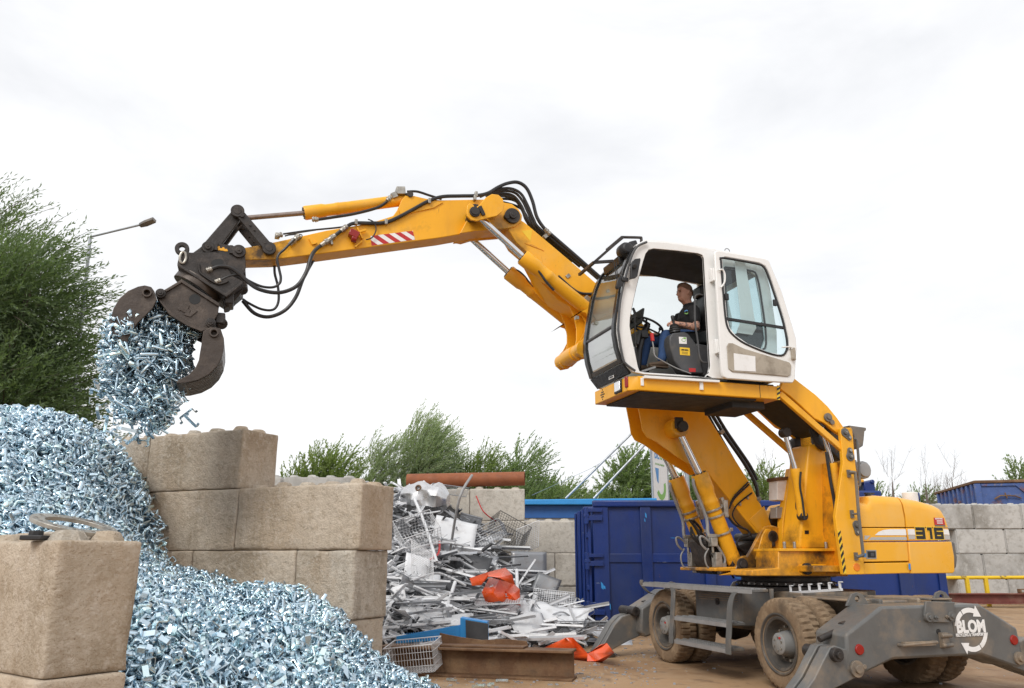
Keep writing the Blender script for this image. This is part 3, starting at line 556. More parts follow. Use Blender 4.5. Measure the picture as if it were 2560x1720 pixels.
# stabiliser beams and legs at both ends
def beam_outline(k=1.): return [(.70, 1.0), (-.70, 1.0), (-1.21, .73), (-1.24, .37), (-1.15, .29), (-.62, .455), (.62, .455), (1.15, .29), (1.24, .37), (1.21, .73)]
for sx in (-1, 1):
    b = MB(); b.yz(beam_outline(), sx * 2.55, sx * 2.05)
    st = chas('stabiliser_beam', b, M['grey'], .03, label='dark grey rear stabiliser beam with white logo' if sx < 0 else None)
    if sx < 0: rear_beam = st
    b = MB(); b.yz([(.35, .5), (-.35, .5), (-.35, .96), (.35, .96)], sx * 2.05, sx * 1.7); sub(st, 'mounting_box', b, M['greydust'], .02)
    for sy in (1, -1):
        if sx < 0: px = [(2043, 1628), (2050, 1614), (2062, 1610), (2085, 1618), (2118, 1622), (2128, 1660), (2125, 1684), (2070, 1712), (2020, 1735), (1985, 1757), (1962, 1760), (1978, 1735), (2010, 1692), (2030, 1652)]; pl_ = [KX(u, v, -2.38) for u, v in px]
        else: px = [(1486, 1628), (1505, 1596), (1526, 1559), (1545, 1540), (1565, 1533), (1600, 1534), (1612, 1560), (1601, 1582), (1560, 1600), (1520, 1622), (1500, 1640), (1484, 1646)]; pl_ = [KX(u, v, 2.38) for u, v in px]
        pl_ = [Vector((p.x, abs(p.y) * sy, max(p.z, .03))) for p in pl_]
        b = MB(); b.prism(pl_, (.16 * sx * 1, 0, 0)); b.prism([p + Vector((-.16 * sx, 0, 0)) for p in pl_], (.12 * sx, 0, 0))
        lg = chas('stabiliser_leg', b, M['grey'], .012)
        ys = [abs(p.y) for p in pl_]; yt = max(ys); foot = min(pl_, key=lambda p: p.z)
        b = MB(); b.box((foot.x, foot.y, .025), (.42, .34, .05)); sub(lg, 'foot_plate', b, M['steel_brown'], .01)
        piv = KX(2090, 1637, -2.56) if sx < 0 else Vector((2.56, 1.28, .68))
        b = MB()
        b.cyl((sx * 2.10, sy * abs(piv.y), piv.z), (sx * 2.60, sy * abs(piv.y), piv.z), .07, n=20); b.cyl((sx * 2.10, sy * abs(piv.y), piv.z), (sx * 2.63, sy * abs(piv.y), piv.z), .035, n=14)
        sub(lg, 'pivot_pin', b, M['steel_dark'], .004)
        b = MB(); b.cyl((sx * 2.30, sy * .6, .86), (sx * 2.30, sy * 1.05, .76), .07, n=16); b.cyl((sx * 2.30, sy * 1.0, .77), (sx * 2.30, sy * 1.36, .66), .035, n=12); sub(lg, 'stabiliser_cylinder', b, M['steel_dark'], .004)
    # lifting eyes on the beam
    for sy in (.62, -.62):
        b = MB(); x0 = sx * 2.1; b.panel([Vector((x0, sy + dy, 1.0 + dz)) for dy, dz in ((-.16, -.02), (.16, -.02), (.12, .05), (.07, .11), (0, .13), (-.07, .11), (-.12, .05))], [[Vector((x0, sy + .035 * math.cos(a * math.pi / 5), 1.055 + .035 * math.sin(a * math.pi / 5))) for a in range(10)]], (.03, 0, 0))
        sub(st, 'lifting_eye', b, M['grey'], .004)
def RB(u, v): return KX(u, v, -2.55)
b = MB(); c = [RB(u, v) for u, v in ((2310, 1503), (2382, 1505), (2380, 1545), (2368, 1556), (2320, 1555), (2306, 1540))]; b.prism(c, (-.03, 0, 0))
hp_ = sub(rear_beam, 'tow_plate', b, M['grey'], .006)
for u, v in ((2316, 1543), (2372, 1540), (2333, 1543), (2360, 1541)):
    p = RB(u, v); b = MB(); b.cyl(p, p + Vector((-.05, 0, 0)), .05 if u in (2316, 2372) else .02, n=16); b.cyl(p, p + Vector((-.07, 0, 0)), .022 if u in (2316, 2372) else .01, n=10); sub(rear_beam, 'plate_bolt', b, M['grey'], .003)
b = MB(); p = RB(2245, 1612); q = RB(2330, 1604); b.tube([p, p + Vector((-.07, 0, 0)), q + Vector((-.07, 0, 0)), q], .018, 8); b.box((p + q) / 2 + Vector((-.05, 0, 0)), (.06, .42, .045)); sub(rear_beam, 'grab_bar', b, M['greydust'], .004)
b = MB(); p = RB(2355, 1600); b.box(p + Vector((-.03, 0, 0)), (.06, .09, .16)); b.cyl(p + Vector((-.06, .06, .05)), p + Vector((-.06, -.08, .05)), .022, n=10); b.cyl(p + Vector((-.06, .06, -.05)), p + Vector((-.06, -.08, -.05)), .022, n=10); sub(rear_beam, 'latch', b, M['greydust'], .004)
p = RB(2346, 1579); b = MB(); b.cyl(p + Vector((.002, 0, 0)), p + Vector((-.004, 0, 0)), .03, n=16); sub(rear_beam, 'bore_shade', b, M['stickerblack'], 0)  # black disc painted as the shade inside a hole
for u, v in ((2148, 1624), (2534, 1600)):
    p = RB(u, v); b = MB(); b.cyl(p, p + Vector((-.018, 0, 0)), .058, .05, n=20); sub(rear_beam, 'red_reflector', b, M['lampred'], .003)
for u, v, r_ in ((2140, 1672, .085), (2545, 1645, .07)):
    p = RB(u, v); b = MB(); b.cyl(p, p + Vector((-.03, 0, 0)), r_, n=20); b.cyl(p, p + Vector((-.06, 0, 0)), r_ * .5, n=16); b.cyl(p + Vector((0, -.09, .02)), p + Vector((-.035, -.09, .02)), .025, n=10); sub(rear_beam, 'pivot_cap', b, M['greydust'], .004)
# logo: ring of two arrows, name across it
LC = RB(2427, 1574); LR = .235
def arc(r0, r1, a0, a1, n=22):
    o = [Vector((0, -r0 * math.cos(a), r0 * math.sin(a))) for a in [lerp(a0, a1, i / n) for i in range(n + 1)]]
    return o + [Vector((0, -r1 * math.cos(a), r1 * math.sin(a))) for a in [lerp(a1, a0, i / n) for i in range(n + 1)]]
b = MB(); off = LC + Vector((-.004, 0, 0))
for a0, a1, ah in ((R(168), R(68), 1), (R(-12), R(-112), 1)):
    for t0, t1 in ((0, .47), (.5, 1.)):
        b.prism([off + q for q in arc(LR * .78, LR, lerp(a0, a1, t0), lerp(a0, a1, t1))], (-.002, 0, 0))
    d = lambda r, a: off + Vector((0, -r * math.cos(a), r * math.sin(a)))
    b.prism([d(LR * .64, a1), d(LR * 1.18, a1), d(LR * .93, a1 - R(30))], (-.002, 0, 0))
b.each('company_logo', M['stickerwhite'], rear_beam)
Mx = frame(off + Vector((-.003, 0, .01)), (0, -1, 0), (0, 0, 1))
b = MB(); b.yz([(LC.y + .25, LC.z - .075), (LC.y - .25, LC.z - .075), (LC.y - .25, LC.z + .085), (LC.y + .25, LC.z + .085)], -2.5535, -2.555)
sub(rear_beam, 'logo_ground', b, M['grey'], 0)
lettering('BLOM', M['stickerwhite'], .178, frame(off + Vector((-.004, 0, .028)), (0, -1, 0), (0, 0, 1)), rear_beam, wide=.0085, xs=.90)
lettering('RECYCLING & TRANSPORT BV', M['stickerwhite'], .046, frame(off + Vector((-.003, 0, -.055)), (0, -1, 0), (0, 0, 1)), rear_beam, wide=.0012, xs=.74)

# ---- side steps and tool boxes
b = MB(); b.box((.05, .86, .86), (1.15, .46, .42)); tb = chas('tool_box', b, M['grey'], .015)
for k in range(4):
    q = MB(); q.box((.05, 1.092, .95 + k * .028), (.95, .008, .010)); sub(tb, 'pressed_rib', q, M['greydust'], 0)
q = MB(); q.cyl((.05, 1.088, .93), (.05, 1.11, .93), .045, n=18); q.cyl((.05, 1.1, .93), (.05, 1.125, .93), .02, n=10); sub(tb, 'box_lock', q, M['steel_dark'], .003)
b = MB(); b.box((.05, -.86, .86), (1.15, .46, .42)); chas('tool_box', b, M['grey'], .015)
def tread(x0, x1, y0, y1, z, name='step_tread'):
    b = MB(); b.box(((x0 + x1) / 2, (y0 + y1) / 2, z), (abs(x1 - x0), y1 - y0, .035)); t = chas(name, b, M['grey'], .006)
    q = MB(); n = int(abs(x1 - x0) / .045)
    for i in range(n):
        for yy in (y0 + .03, (y0 + y1) / 2, y1 - .03): q.box((min(x0, x1) + .03 + i * .045, yy, z + .022), (.022, .03, .012))
    q.box(((x0 + x1) / 2, y1 + .004, z - .01), (abs(x1 - x0), .008, .05)); sub(t, 'grip_teeth', q, M['lightgrey'], 0)
tread(1.72, -1.14, 1.12, 1.36, 1.115); tread(.66, -.66, 1.16, 1.42, .69); tread(.62, -.64, 1.18, 1.46, .385)
def strap(pts, w=.085):
    P = smooth_path([Vector(p) for p in pts], 5); b = MB()
    for i in range(len(P) - 1): pass
    n = len(P); vv = []
    for p in P: vv += [p + Vector((w / 2, 0, 0)), p + Vector((-w / 2, 0, 0)), p + Vector((-w / 2, -.018, 0)), p + Vector((w / 2, -.018, 0))]
    fs = [(0, 1, 2, 3), tuple(range(4 * n - 4, 4 * n))[::-1]]
    for i in range(n - 1):
        for k in range(4): fs.append((i * 4 + k, i * 4 + (k + 1) % 4, i * 4 + 4 + (k + 1) % 4, i * 4 + 4 + k))
    b.add(vv, fs); return b
for x0 in (.72, -.70):
    chas('step_bracket', strap([(x0 + (.12 if x0 > 0 else -.16), 1.36, 1.12), (x0 + (.03 if x0 > 0 else -.04), 1.38, 1.04), (x0, 1.41, .88), (x0, 1.44, .62), (x0, 1.46, .5), (x0, 1.47, .34)], .11), M['grey'], .004)
chas('step_bracket', strap([(1.72, 1.37, 1.17), (1.72, 1.37, 1.1), (1.6, 1.30, .98), (1.45, 1.15, .95)], .09), M['grey'], .004)
b = MB(); b.tube([(-1.2, 1.12, 1.14), (-1.2, 1.12, 1.0), (-1.2, .5, .95)], .03, 8); b.tube([(1.7, 1.12, 1.1), (1.5, .5, 1.0)], .03, 8); chas('platform_strut', b, M['grey'], .002)
b = MB(); b.box((-1.55, .55, 1.035), (1.0, .30, .02)); b.box((-1.7, -.55, 1.035), (.9, .35, .02)); chas('mudguard', b, M['greydust'], .006)
b = MB(); p = KY(1975, 1482, .5); q = KY(2105, 1474, .5); b.bar(p, q, .03, .03)
for i in range(6): t = lerp(p, q, .02 + i * .19); b.box(t + Vector((0, 0, .045)), (.016, .03, .09)); b.box(t + Vector((-.02, 0, .09)), (.05, .03, .012))
chas('pale_bracket_strip', b, M['scrapwhite'], .002)

# ---- revolving upper frame
zb = 1.33
b = MB(); b.box((-.72, 0, zb + .04), (2.16, 2.2, .08)); xl = S(1786, 1437, .12).x; b.xz([(.36, zb), (xl, zb), (xl, zb + .045), (.36, zb + .075)], -.80, .14)
part('turntable_deck', b, M['yellow_grimy'], .01)
SIDE[0] = BOFF
fo = [(1843, 1410), (1846, 1398), (1858, 1389), (1868, 1392), (1880, 1372), (1903, 1328), (1912, 1317), (1924, 1314), (1950, 1320), (1955, 1330), (1958, 1372), (1958, 1438), (1800, 1438), (1838, 1428)]
for s0, s1 in ((.26, .32), (-.32, -.26), (.44, .50), (-.50, -.44)):
    b = MB(); b.plate(fo, .5 if s0 > .4 else s0, s0, s1); part('boom_bracket', b, M['yellow_grimy'] if abs(s0) > .4 else M['yellow'], .012)
pp = S(1855, 1411, .5); b = MB(); b.cyl((pp.x, -.54, pp.z), (pp.x, .54, pp.z), .05, n=20); b.cyl((pp.x, .5, pp.z), (pp.x, .52, pp.z), .085, n=24); part('cylinder_pin', b, M['steel_dark'], .004)
bf = S(1930, 1341, .5); b = MB(); b.cyl((bf.x, -.36, bf.z), (bf.x, .53, bf.z), .06, n=20); b.box((bf.x, .515, bf.z - .07), (.05, .03, .14)); b.cyl((bf.x, .5, bf.z), (bf.x, .53, bf.z), .08, n=20); part('boom_foot_pin', b, M['steel_dark'], .004)
# raised reinforcement on the near boom bracket
b = MB(); b.plate([(1886, 1398), (1893, 1406), (1904, 1402), (1928, 1372), (1930, 1340), (1924, 1322), (1912, 1322), (1903, 1338)], .5, .5, .525); part('bracket_rib', b, M['yellow'], .012)
SIDE[0] = 0.
b = MB(); b.plate([(1946, 1374), (2096, 1374), (2098, 1440), (1880, 1440), (1880, 1425), (1946, 1420)], .80, .30, .80); b.plate([(1946, 1374), (2096, 1374), (2098, 1440), (1940, 1440)], -.6, -1.0, -.4)
part('frame_box', b, M['yellow_grimy'], .012)
b = MB(); b.plate([(1950, 1371), (2092, 1371), (2092, 1378), (1950, 1378)], .84, .25, .84); part('frame_flange', b, M['yellow'], .005)
p = S(2013, 1422, .8); b = MB(); b.cyl((p.x, .8, p.z), (p.x, .87, p.z), .075, n=20); part('rubber_buffer', b, M['black'], .012)
b = MB(); b.plate([(2003, 1411), (2065, 1411), (2065, 1437), (2003, 1437)], .815, .80, .815); part('cover_plate', b, M['yellow'], .006)
# tower columns under the cab lift
b = MB(); b.plate([(2022, 1111), (2060, 1108), (2081, 1167), (2088, 1263), (2094, 1373), (1998, 1373), (2007, 1270), (2015, 1180)], .70, .30, .70); part('lift_column', b, M['yellow'], .03)
b = MB(); b.plate([(1978, 1170), (1996, 1180), (2001, 1235), (2003, 1373), (1957, 1373), (1957, 1304), (1966, 1240)], .25, .12, .25); part('lift_column', b, M['yellow'], .012)
b = MB(); b.plate([(2012, 1326), (2022, 1326), (2022, 1335), (2012, 1335)], .703, .70, .706); part('data_plate', b, M['stickerblack'], 0)
for u in (1962, 1987, 2066, 2084):
    p = S(u, 1372, .74); b = MB(); b.cyl(p, p + Vector((0, 0, .09)), .022, n=8); part('flange_bolt', b, M['fitting'], .003)
# near tower plate
tp = [(2101, 1072), (2104, 1069), (2128, 1069), (2131, 1073), (2139, 1160), (2147, 1218), (2155, 1330), (2162, 1436), (2108, 1437), (2101, 1380), (2093, 1326), (2089, 1291), (2099, 1220), (2108, 1157)]
for s0, s1 in ((1.13, 1.19), (.28, .34)):
    b = MB(); b.plate(tp, 1.19 if s0 > 1 else 1.19, s0, s1); twr = part('tower_plate', b, M['yellow'], .008)
    if s0 > 1: tower = twr
tpp = [S(u, v, 1.19) for u, v in tp]
b = MB(); b.plate([(2108, 1150), (2138, 1150), (2155, 1330), (2160, 1430), (2140, 1430), (2112, 1330)], 1.13, .34, 1.13); part('tower_core', b, M['yellow_grimy'], .02)
for u, v, u2, v2 in ((2113, 1081, 2123, 1094), (2126, 1141, 2125, 1126), (2142, 1313, 2144, 1331)):
    p = S(u, v, 1.2); q = S(u2, v2, 1.2); b = MB()
    for a_, r_ in ((p, .062), (q, .04)): b.cyl((a_.x, 1.19, a_.z), (a_.x, 1.205, a_.z), r_, n=20)
    dx = (q - p).normalized(); nn = Vector((-dx.z, 0, dx.x)); b.prism([Vector((k.x, 1.19, k.z)) for k in (p + nn * .06, q + nn * .038, q - nn * .038, p - nn * .06)], (0, .014, 0))
    b.cyl((p.x, 1.2, p.z), (p.x, 1.235, p.z), .034, n=16); sub(tower, 'pin_lock', b, M['grey'], .003)
    b = MB(); b.cyl((q.x, 1.2, q.z), (q.x, 1.225, q.z), .022, n=6); b.cyl((p.x, 1.23, p.z), (p.x, 1.24, p.z), .016, n=10); sub(tower, 'pin_bolt', b, M['fitting'], .002)
p = S(2142, 1418, 1.192); b = MB(); b.cyl((p.x, 1.19, p.z), (p.x, 1.196, p.z), .05, n=20); sub(tower, 'amber_reflector', b, M['lampamber'], .002)
def hazard(pts4, s, parent, n=6, sref=None):                       # black bars on a yellow strip, quad given as pixel corners TL TR BR BL
    q = [S(u, v, s) for u, v in pts4]; e = Vector((0, .002, 0)); b = MB(); b.prism([k + e * 0 for k in q], (0, .002, 0)); o = sub(parent, 'hazard_strip', b, M['stickeryellow'], 0)
    b = MB()
    for i in range(n):
        a0 = (i + .1) / n; a1 = (i + .6) / n; dd = .35 / n
        c = [lerp(q[0], q[3], min(a0 + dd, 1)), lerp(q[1], q[2], max(a0 - dd, 0)), lerp(q[1], q[2], max(a1 - dd, 0)), lerp(q[0], q[3], min(a1 + dd, 1))]
        b.prism([k + e * 1.4 for k in c], (0, .002, 0))
    sub(o, 'hazard_bar', b, M['stickerblack'], 0) if o.parent is mh else b.build('hazard_bar', M['stickerblack'], parent)
hazard([(2093, 1326), (2101, 1326), (2116, 1434), (2108, 1434)], 1.1925, tower, 6)
b = MB(); b.hose([(2133, 1097), (2141, 1101), (2145, 1130), (2149, 1200), (2149, 1213), (2144, 1216)], 1.16, .018); b.hose([(2122, 1181), (2134, 1181), (2139, 1192), (2147, 1290), (2157, 1378), (2155, 1388), (2140, 1393)], 1.29, .02)
for u, v in ((2122, 1184), (2130, 1285), (2140, 1391)):
    p = S(u, v, 1.2); b.box((p.x, 1.20, p.z), (.05, .02, .10)); b.cyl((p.x, 1.2, p.z), (p.x - .04, 1.29, p.z), .013, n=8)
b.each('handrail', M['grey'], mh)
b = MB(); b.plate([(2123, 1063), (2166, 1069), (2166, 1076), (2162, 1078), (2160, 1100), (2158, 1115), (2144, 1123), (2134, 1085)], 1.0, .55, 1.0); part('lamp_guard', b, M['grey'], .01)
p = S(2160, 1176, .8); b = MB(); b.cyl((p.x + .05, .5, p.z), (p.x + .05, .86, p.z), .125, n=12); b.cyl((p.x + .05, .86, p.z), (p.x + .05, .885, p.z), .10, n=24); b.box((p.x + .12, .6, p.z), (.12, .3, .3)); part('air_cleaner', b, M['lightgrey'], .01)
b = MB(); b.plate([(1943, 1200), (1974, 1196), (1974, 1245), (1962, 1252), (1943, 1250)], .2, .0, .2); eb = part('electric_box', b, M['stickerwhite'], .008); b = MB(); b.plate([(1941, 1193), (1977, 1191), (1975, 1199), (1942, 1202)], .22, -.02, .22); sub(eb, 'box_lid', b, M['rust'], .006)
b = MB(); b.plate([(1941, 1268), (1962, 1268), (1962, 1296), (1941, 1296)], .2, .05, .2); part('valve_box', b, M['lightgrey'], .01)

# ---- engine hood and counterweight
def hood(name, px, top, m, r=.13, s0=1.17, s1=-1.17, sref=None):
    P = [S(u, v, s0) for u, v in px]; secs = []
    for k in range(6):
        a = k / 5 * math.pi / 2; secs.append((s0 - r + r * math.cos(a), -r * (1 - math.sin(a)) if top else 0))
    if not top: secs = [(s0, 0)]
    ss = secs + [(-(s) * (s1 / -s0), dz) for s, dz in reversed(secs)]
    n = len(P); vv = []; b = MB(); zt = max(p.z for p in P) - .28
    for s, dz in ss: vv += [Vector((p.x, s, p.z + (dz if top and p.z > zt else 0))) for p in P]
    fs = [tuple(range(n)), tuple(range((len(ss) - 1) * n, len(ss) * n))[::-1]]
    for i in range(len(ss) - 1): fs += [(i * n + k, i * n + (k + 1) % n, (i + 1) * n + (k + 1) % n, (i + 1) * n + k) for k in range(n)]
    b.add(vv, fs); return part(name, b, m, .009)
hood('engine_hood', [(2147, 1256), (2172, 1255), (2178, 1240), (2200, 1237), (2252, 1241), (2259, 1275), (2263, 1318), (2151, 1318)], True, M['yellow_clean'])
hood('hood_door', [(2151, 1320), (2263, 1320), (2268, 1353), (2153, 1354)], False, M['yellow_clean'])
side_door = hood('hood_door', [(2153, 1356), (2268, 1355), (2273, 1403), (2156, 1405)], False, M['yellow_clean'])
hood('hood_skirt', [(2156, 1408), (2273, 1406), (2276, 1433), (2158, 1436)], False, M['yellow_clean'])
cw = hood('counterweight', [(2255, 1241), (2299, 1249), (2342, 1261), (2354, 1267), (2361, 1279), (2371, 1319), (2266, 1318), (2262, 1275)], True, M['yellow_clean'])
cwb = hood('counterweight', [(2266, 1320), (2371, 1321), (2377, 1350), (2271, 1352)], False, M['yellow_clean'])
cwl = hood('counterweight', [(2272, 1355), (2379, 1354), (2386, 1392), (2387, 1428), (2383, 1433), (2279, 1434)], False, M['yellow_clean'], s0=1.19)
b = MB(); b.plate([(2379, 1354), (2388, 1356), (2394, 1394), (2392, 1418), (2386, 1424)], 1.1, -1.1, 1.1); part('rear_bumper', b, M['grey'], .02)
def decal(px, m, parent, name='stripe', s=1.1725, th=.0015):
    b = MB(); b.prism([S(u, v, s) for u, v in px], (0, th, 0)); return sub(parent, name, b, m, 0)
decal([(2161, 1339), (2176, 1339), (2166, 1349), (2161, 1349)], M['silver'], side_door); decal([(2178, 1343), (2266, 1342), (2267, 1350), (2171, 1350)], M['silver'], side_door)
decal([(2187, 1338), (2196, 1330), (2208, 1325), (2226, 1323), (2264, 1323), (2266, 1338)], M['stickerwhite'], side_door)
decal([(2269, 1323), (2286, 1323), (2288, 1337), (2270, 1337)], M['stickerwhite'], cwb); decal([(2271, 1338), (2288, 1338), (2288, 1348), (2272, 1348)], M['silver'], cwb)
decal([(2356, 1323), (2371, 1324), (2374, 1337), (2356, 1336)], M['stickerwhite'], cwb); decal([(2356, 1337), (2374, 1338), (2376, 1349), (2356, 1349)], M['silver'], cwb)
decal([(2334, 1294), (2359, 1295), (2363, 1312), (2336, 1312)], M['red'], cw, 'danger_sign'); decal([(2337, 1312.5), (2363, 1312.5), (2364, 1316), (2338, 1316)], M['grey'], cw, 'danger_sign')
b = MB()
for i in range(3): q = S(2349 + i * .5, 1301.5 + i * 3.3, 1.176); b.box(q, (.10, .002, .008))
for u in (2339, 2355): q = S(u, 1297, 1.175); b.prism([q + Vector((-.012, 0, -.008)), q + Vector((.012, 0, -.008)), q + Vector((0, 0, .013))], (0, .002, 0))
sub(cw, 'sign_print', b, M['stickerwhite'], 0)
q = S(2347.5, 1297, 1.1755); lettering('GEVAAR', M['stickerwhite'], .026, FARR(q), cw, wide=.0008)
def digits(txt, o, h, w, t, gap, y, g, m):                          # squared, heavy numerals
    segs = {'3': [(0, w, h - t, h), (0, w, (h - t) / 2, (h + t) / 2), (0, w, 0, t), (w - t, w, 0, h)], '1': [(w * .30, w * .30 + t, 0, h), (w * .06, w * .34, h - t, h)], '6': [(0, w, h - t, h), (0, w, (h - t) / 2, (h + t) / 2), (0, w, 0, t), (0, t, 0, h), (w - t, w, 0, (h + t) / 2)]}
    x = 0
    for c in txt:
        b = MB()
        for k, (x0, x1, z0, z1) in enumerate(segs[c]): b.box((o.x - (x + (x0 + x1) / 2), y + k * .0002, o.z + (z0 + z1) / 2), (x1 - x0 + 2 * g, .002, z1 - z0 + 2 * g))
        b.build('numeral', m, cwb); x += (w if c != '1' else w * .60) + gap
q = S(2291, 1347.5, 1.172); digits('316', q, .155, .155, .042, .032, 1.1735, .010, M['stickeryellow']); digits('316', q, .155, .155, .042, .032, 1.177, 0, M['stickerblack'])
decal([(2165, 1375), (2190, 1375), (2191, 1397), (2166, 1397)], M['lightgrey'], side_door, 'door_latch', th=.004); decal([(2168, 1378), (2188, 1378), (2189, 1394), (2169, 1394)], M['stickerblack'], side_door, 'door_latch', s=1.1745, th=.006)
decal([(2176, 1382), (2184, 1382), (2184, 1391), (2176, 1391)], M['cabgrey'], side_door, 'door_latch', s=1.18, th=.01)
decal([(2160, 1383), (2165, 1383), (2165, 1393), (2160, 1393)], M['stickerblue'], side_door, 'blue_sticker'); decal([(2271, 1409), (2276, 1409), (2277, 1424), (2272, 1424)], M['stickerblue'], cwl, 'blue_sticker', s=1.192)
b = MB(); p = S(2275, 1240, .3); b.cyl(p + Vector((0, 0, -.1)), p + Vector((0, 0, .055)), .11, n=28); vn = part('hood_vent', b, M['stickerwhite'], .01); b = MB(); b.box(p + Vector((-.16, -.1, 0)), (.14, .14, .12)); sub(vn, 'vent_elbow', b, M['blue'], .02)
b = MB(); p = S(2171, 1240, .9); b.cyl(p + Vector((0, 0, -.05)), p + Vector((0, 0, .02)), .05, n=14); b.cyl(p + Vector((0, 0, .015)), p + Vector((0, 0, .04)), .035, n=14); b.box(p + Vector((-.02, 0, .035)), (.15, .04, .02)); part('filler_cap', b, M['black'], .004)

# ---- cab lift arms and cylinders
arm = [(1950, 972), (1958, 950), (1984, 944), (2040, 987), (2070, 1016), (2092, 1043), (2106, 1063), (2116, 1078), (2108, 1092), (2092, 1082), (2062, 1058), (2036, 1046), (1998, 1010), (1975, 990)]
for s0, s1 in ((1.04, 1.10), (.22, .28)):
    b = MB(); b.plate(arm, 1.10 if s0 > 1 else 1.10, s0, s1); ar = part('lift_arm', b, M['yellow'], .01)
    p = S(2068, 1044, 1.1); q = S(2078, 1056, 1.1)
    if s0 > 1:
        b = MB(); b.cyl((p.x, 1.1, p.z), (p.x, 1.13, p.z), .06, n=20); b.cyl((q.x, 1.1, q.z), (q.x, 1.13, q.z), .035, n=16); b.cyl((p.x, 1.1, p.z), (p.x, 1.15, p.z), .03, n=14); sub(ar, 'pin_lock', b, M['grey'], .003)
b = MB(); b.plate([(1958, 965), (1985, 972), (2040, 1015), (2092, 1062), (2098, 1078), (2085, 1074), (2030, 1040), (1985, 1002), (1950, 985)], 1.1, .28, 1.04); part('arm_cross_plate', b, M['cabdark'], .01)
for s0, s1 in ((1.11, 1.17), (.16, .22)):
    a = S(1948, 985, 1.14); c = S(2104, 1122, 1.14); sm = (s0 + s1) / 2; b = MB(); b.bar((a.x, sm, a.z), (c.x, sm, c.z), .06, .085); part('guide_bar', b, M['yellow'], .01)
def cylinder(base, head, tip, s, rb, rr, name='hydraulic_cylinder', m='yellow', rod='chrome', neck=True):
    base, head, tip = [Vector((p.x, s, p.z)) for p in (base, head, tip)]; d = (head - base).normalized(); L = (head - base).length
    b = MB()
    if neck: b.lathe([(.0, 0), (rb * .9, 0), (rb * .95, .03), (rb, .05), (rb, L * .6), (rb * 1.02, L * .6 + .01), (rb * 1.02, L * .66), (rb * 1.06, L * .665), (rb * 1.06, L * .70), (rb, L * .71), (rb, L - .30), (rb * 1.16, L - .25), (rb * 1.18, L - .02), (rb * 1.1, L), (0, L)], base, d, 28)
    else: b.lathe([(0, 0), (rb, 0), (rb, L - .12), (rb * 1.12, L - .1), (rb * 1.12, L), (0, L)], base, d, 24)
    o = part(name, b, M[m], 0, smooth=35)
    b = MB(); b.cyl(head - d * .05, tip, rr, n=20); sub(o, 'piston_rod', b, M[rod], 0)
    b = MB(); e = rr * 1.9; b.cyl(tip + Vector((0, -e, 0)), tip + Vector((0, e, 0)), rr * 1.9, n=20); b.cyl(base + Vector((0, -rb * .8, 0)), base + Vector((0, rb * .8, 0)), rb * .95, n=20); b.each('eye', M['steel_dark'], o, .005)
    if neck:
        b = MB()
        for k in range(10): a = k * math.pi / 5; x = d.orthogonal().normalized(); y = d.cross(x); b.cyl(head + (x * math.cos(a) + y * math.sin(a)) * rb * .85 - d * .002, head + (x * math.cos(a) + y * math.sin(a)) * rb * .85 + d * .012, .012, n=6)
        sub(o, 'gland_bolts', b, M['steel_dark'], 0)
    return o
cylinder(S(2006, 1290, .76), S(1988, 1172, .76), S(1962, 1082, .76), .76, .062, .034, 'lift_cylinder', neck=False)
cylinder(S(2100, 1270, 1.0), S(2080, 1158, 1.0), S(2052, 1058, 1.0), 1.0, .062, .034, 'lift_cylinder', neck=False)
b = MB(); b.hose([(2002, 1180), (2000, 1215), (2006, 1250), (2012, 1300)], .84, .014); b.hose([(2030, 1070), (2046, 1110), (2062, 1120)], .74, .05); b.hose([(2066, 1130), (2076, 1200), (2088, 1270), (2090, 1340)], 1.03, .022); b.hose([(1998, 1290), (1992, 1265), (1996, 1240), (2006, 1230)], .56, .022)
b.each('hydraulic_hose', M['black'], mh)
b = MB(); b.plate([(1985, 1100), (2030, 1060), (2095, 1090), (2104, 1160), (2060, 1115), (2022, 1112), (2014, 1160), (1990, 1160)], .3, .15, .34); part('lift_linkage', b, M['cabdark'], .02)

# ---- boom
SIDE[0] = BOFF
boom = [(1262, 560), (1272, 541), (1288, 541), (1312, 556), (1440, 664), (1500, 716), (1600, 803), (1664, 861), (1764, 1031), (1871, 1201), (1926, 1308), (1938, 1330), (1936, 1348), (1922, 1356), (1906, 1350), (1867, 1304), (1767, 1180), (1712, 1108), (1660, 1030), (1600, 950), (1540, 890), (1490, 830), (1440, 775), (1392, 748), (1356, 700), (1320, 632), (1290, 606)]
b = MB(); b.plate(boom, .185, -.185, .185); bm_ = part('boom', b, M['yellow'], .012)
def xz(u, v, s): p = S(u, v, s); return p.x, p.z
b = MB()
fin1 = [(1352, 705), (1380, 735), (1407, 748), (1424, 766), (1436, 795), (1441, 822), (1441, 849), (1438, 866), (1444, 886), (1460, 894), (1476, 886), (1486, 868), (1510, 870), (1560, 900), (1520, 820), (1440, 730), (1380, 690)]
for s in (.17, -.19): b.plate(fin1, .19, s, s + .022)
fin2 = [(1560, 900), (1592, 1000), (1602, 1050), (1606, 1075), (1616, 1092), (1640, 1104), (1690, 1140), (1757, 1182), (1775, 1180), (1712, 1090), (1660, 1000), (1610, 920)]
for s in (.17, -.19): b.plate(fin2, .19, s, s + .022)
sub(bm_, 'cylinder_fin', b, M['yellow'], .006)
b = MB(); x, z = xz(1458, 872, .42); b.cyl((x, -.43, z), (x, .43, z), .105, n=28); b.cyl((x, -.17, z), (x, .17, z), .115, n=28); UB = (x, z)
ears = [(1440, 786), (1452, 778), (1466, 783), (1474, 798), (1472, 822), (1462, 842), (1446, 860), (1442, 882), (1456, 894), (1476, 890), (1500, 868), (1520, 810), (1500, 780), (1476, 766)]
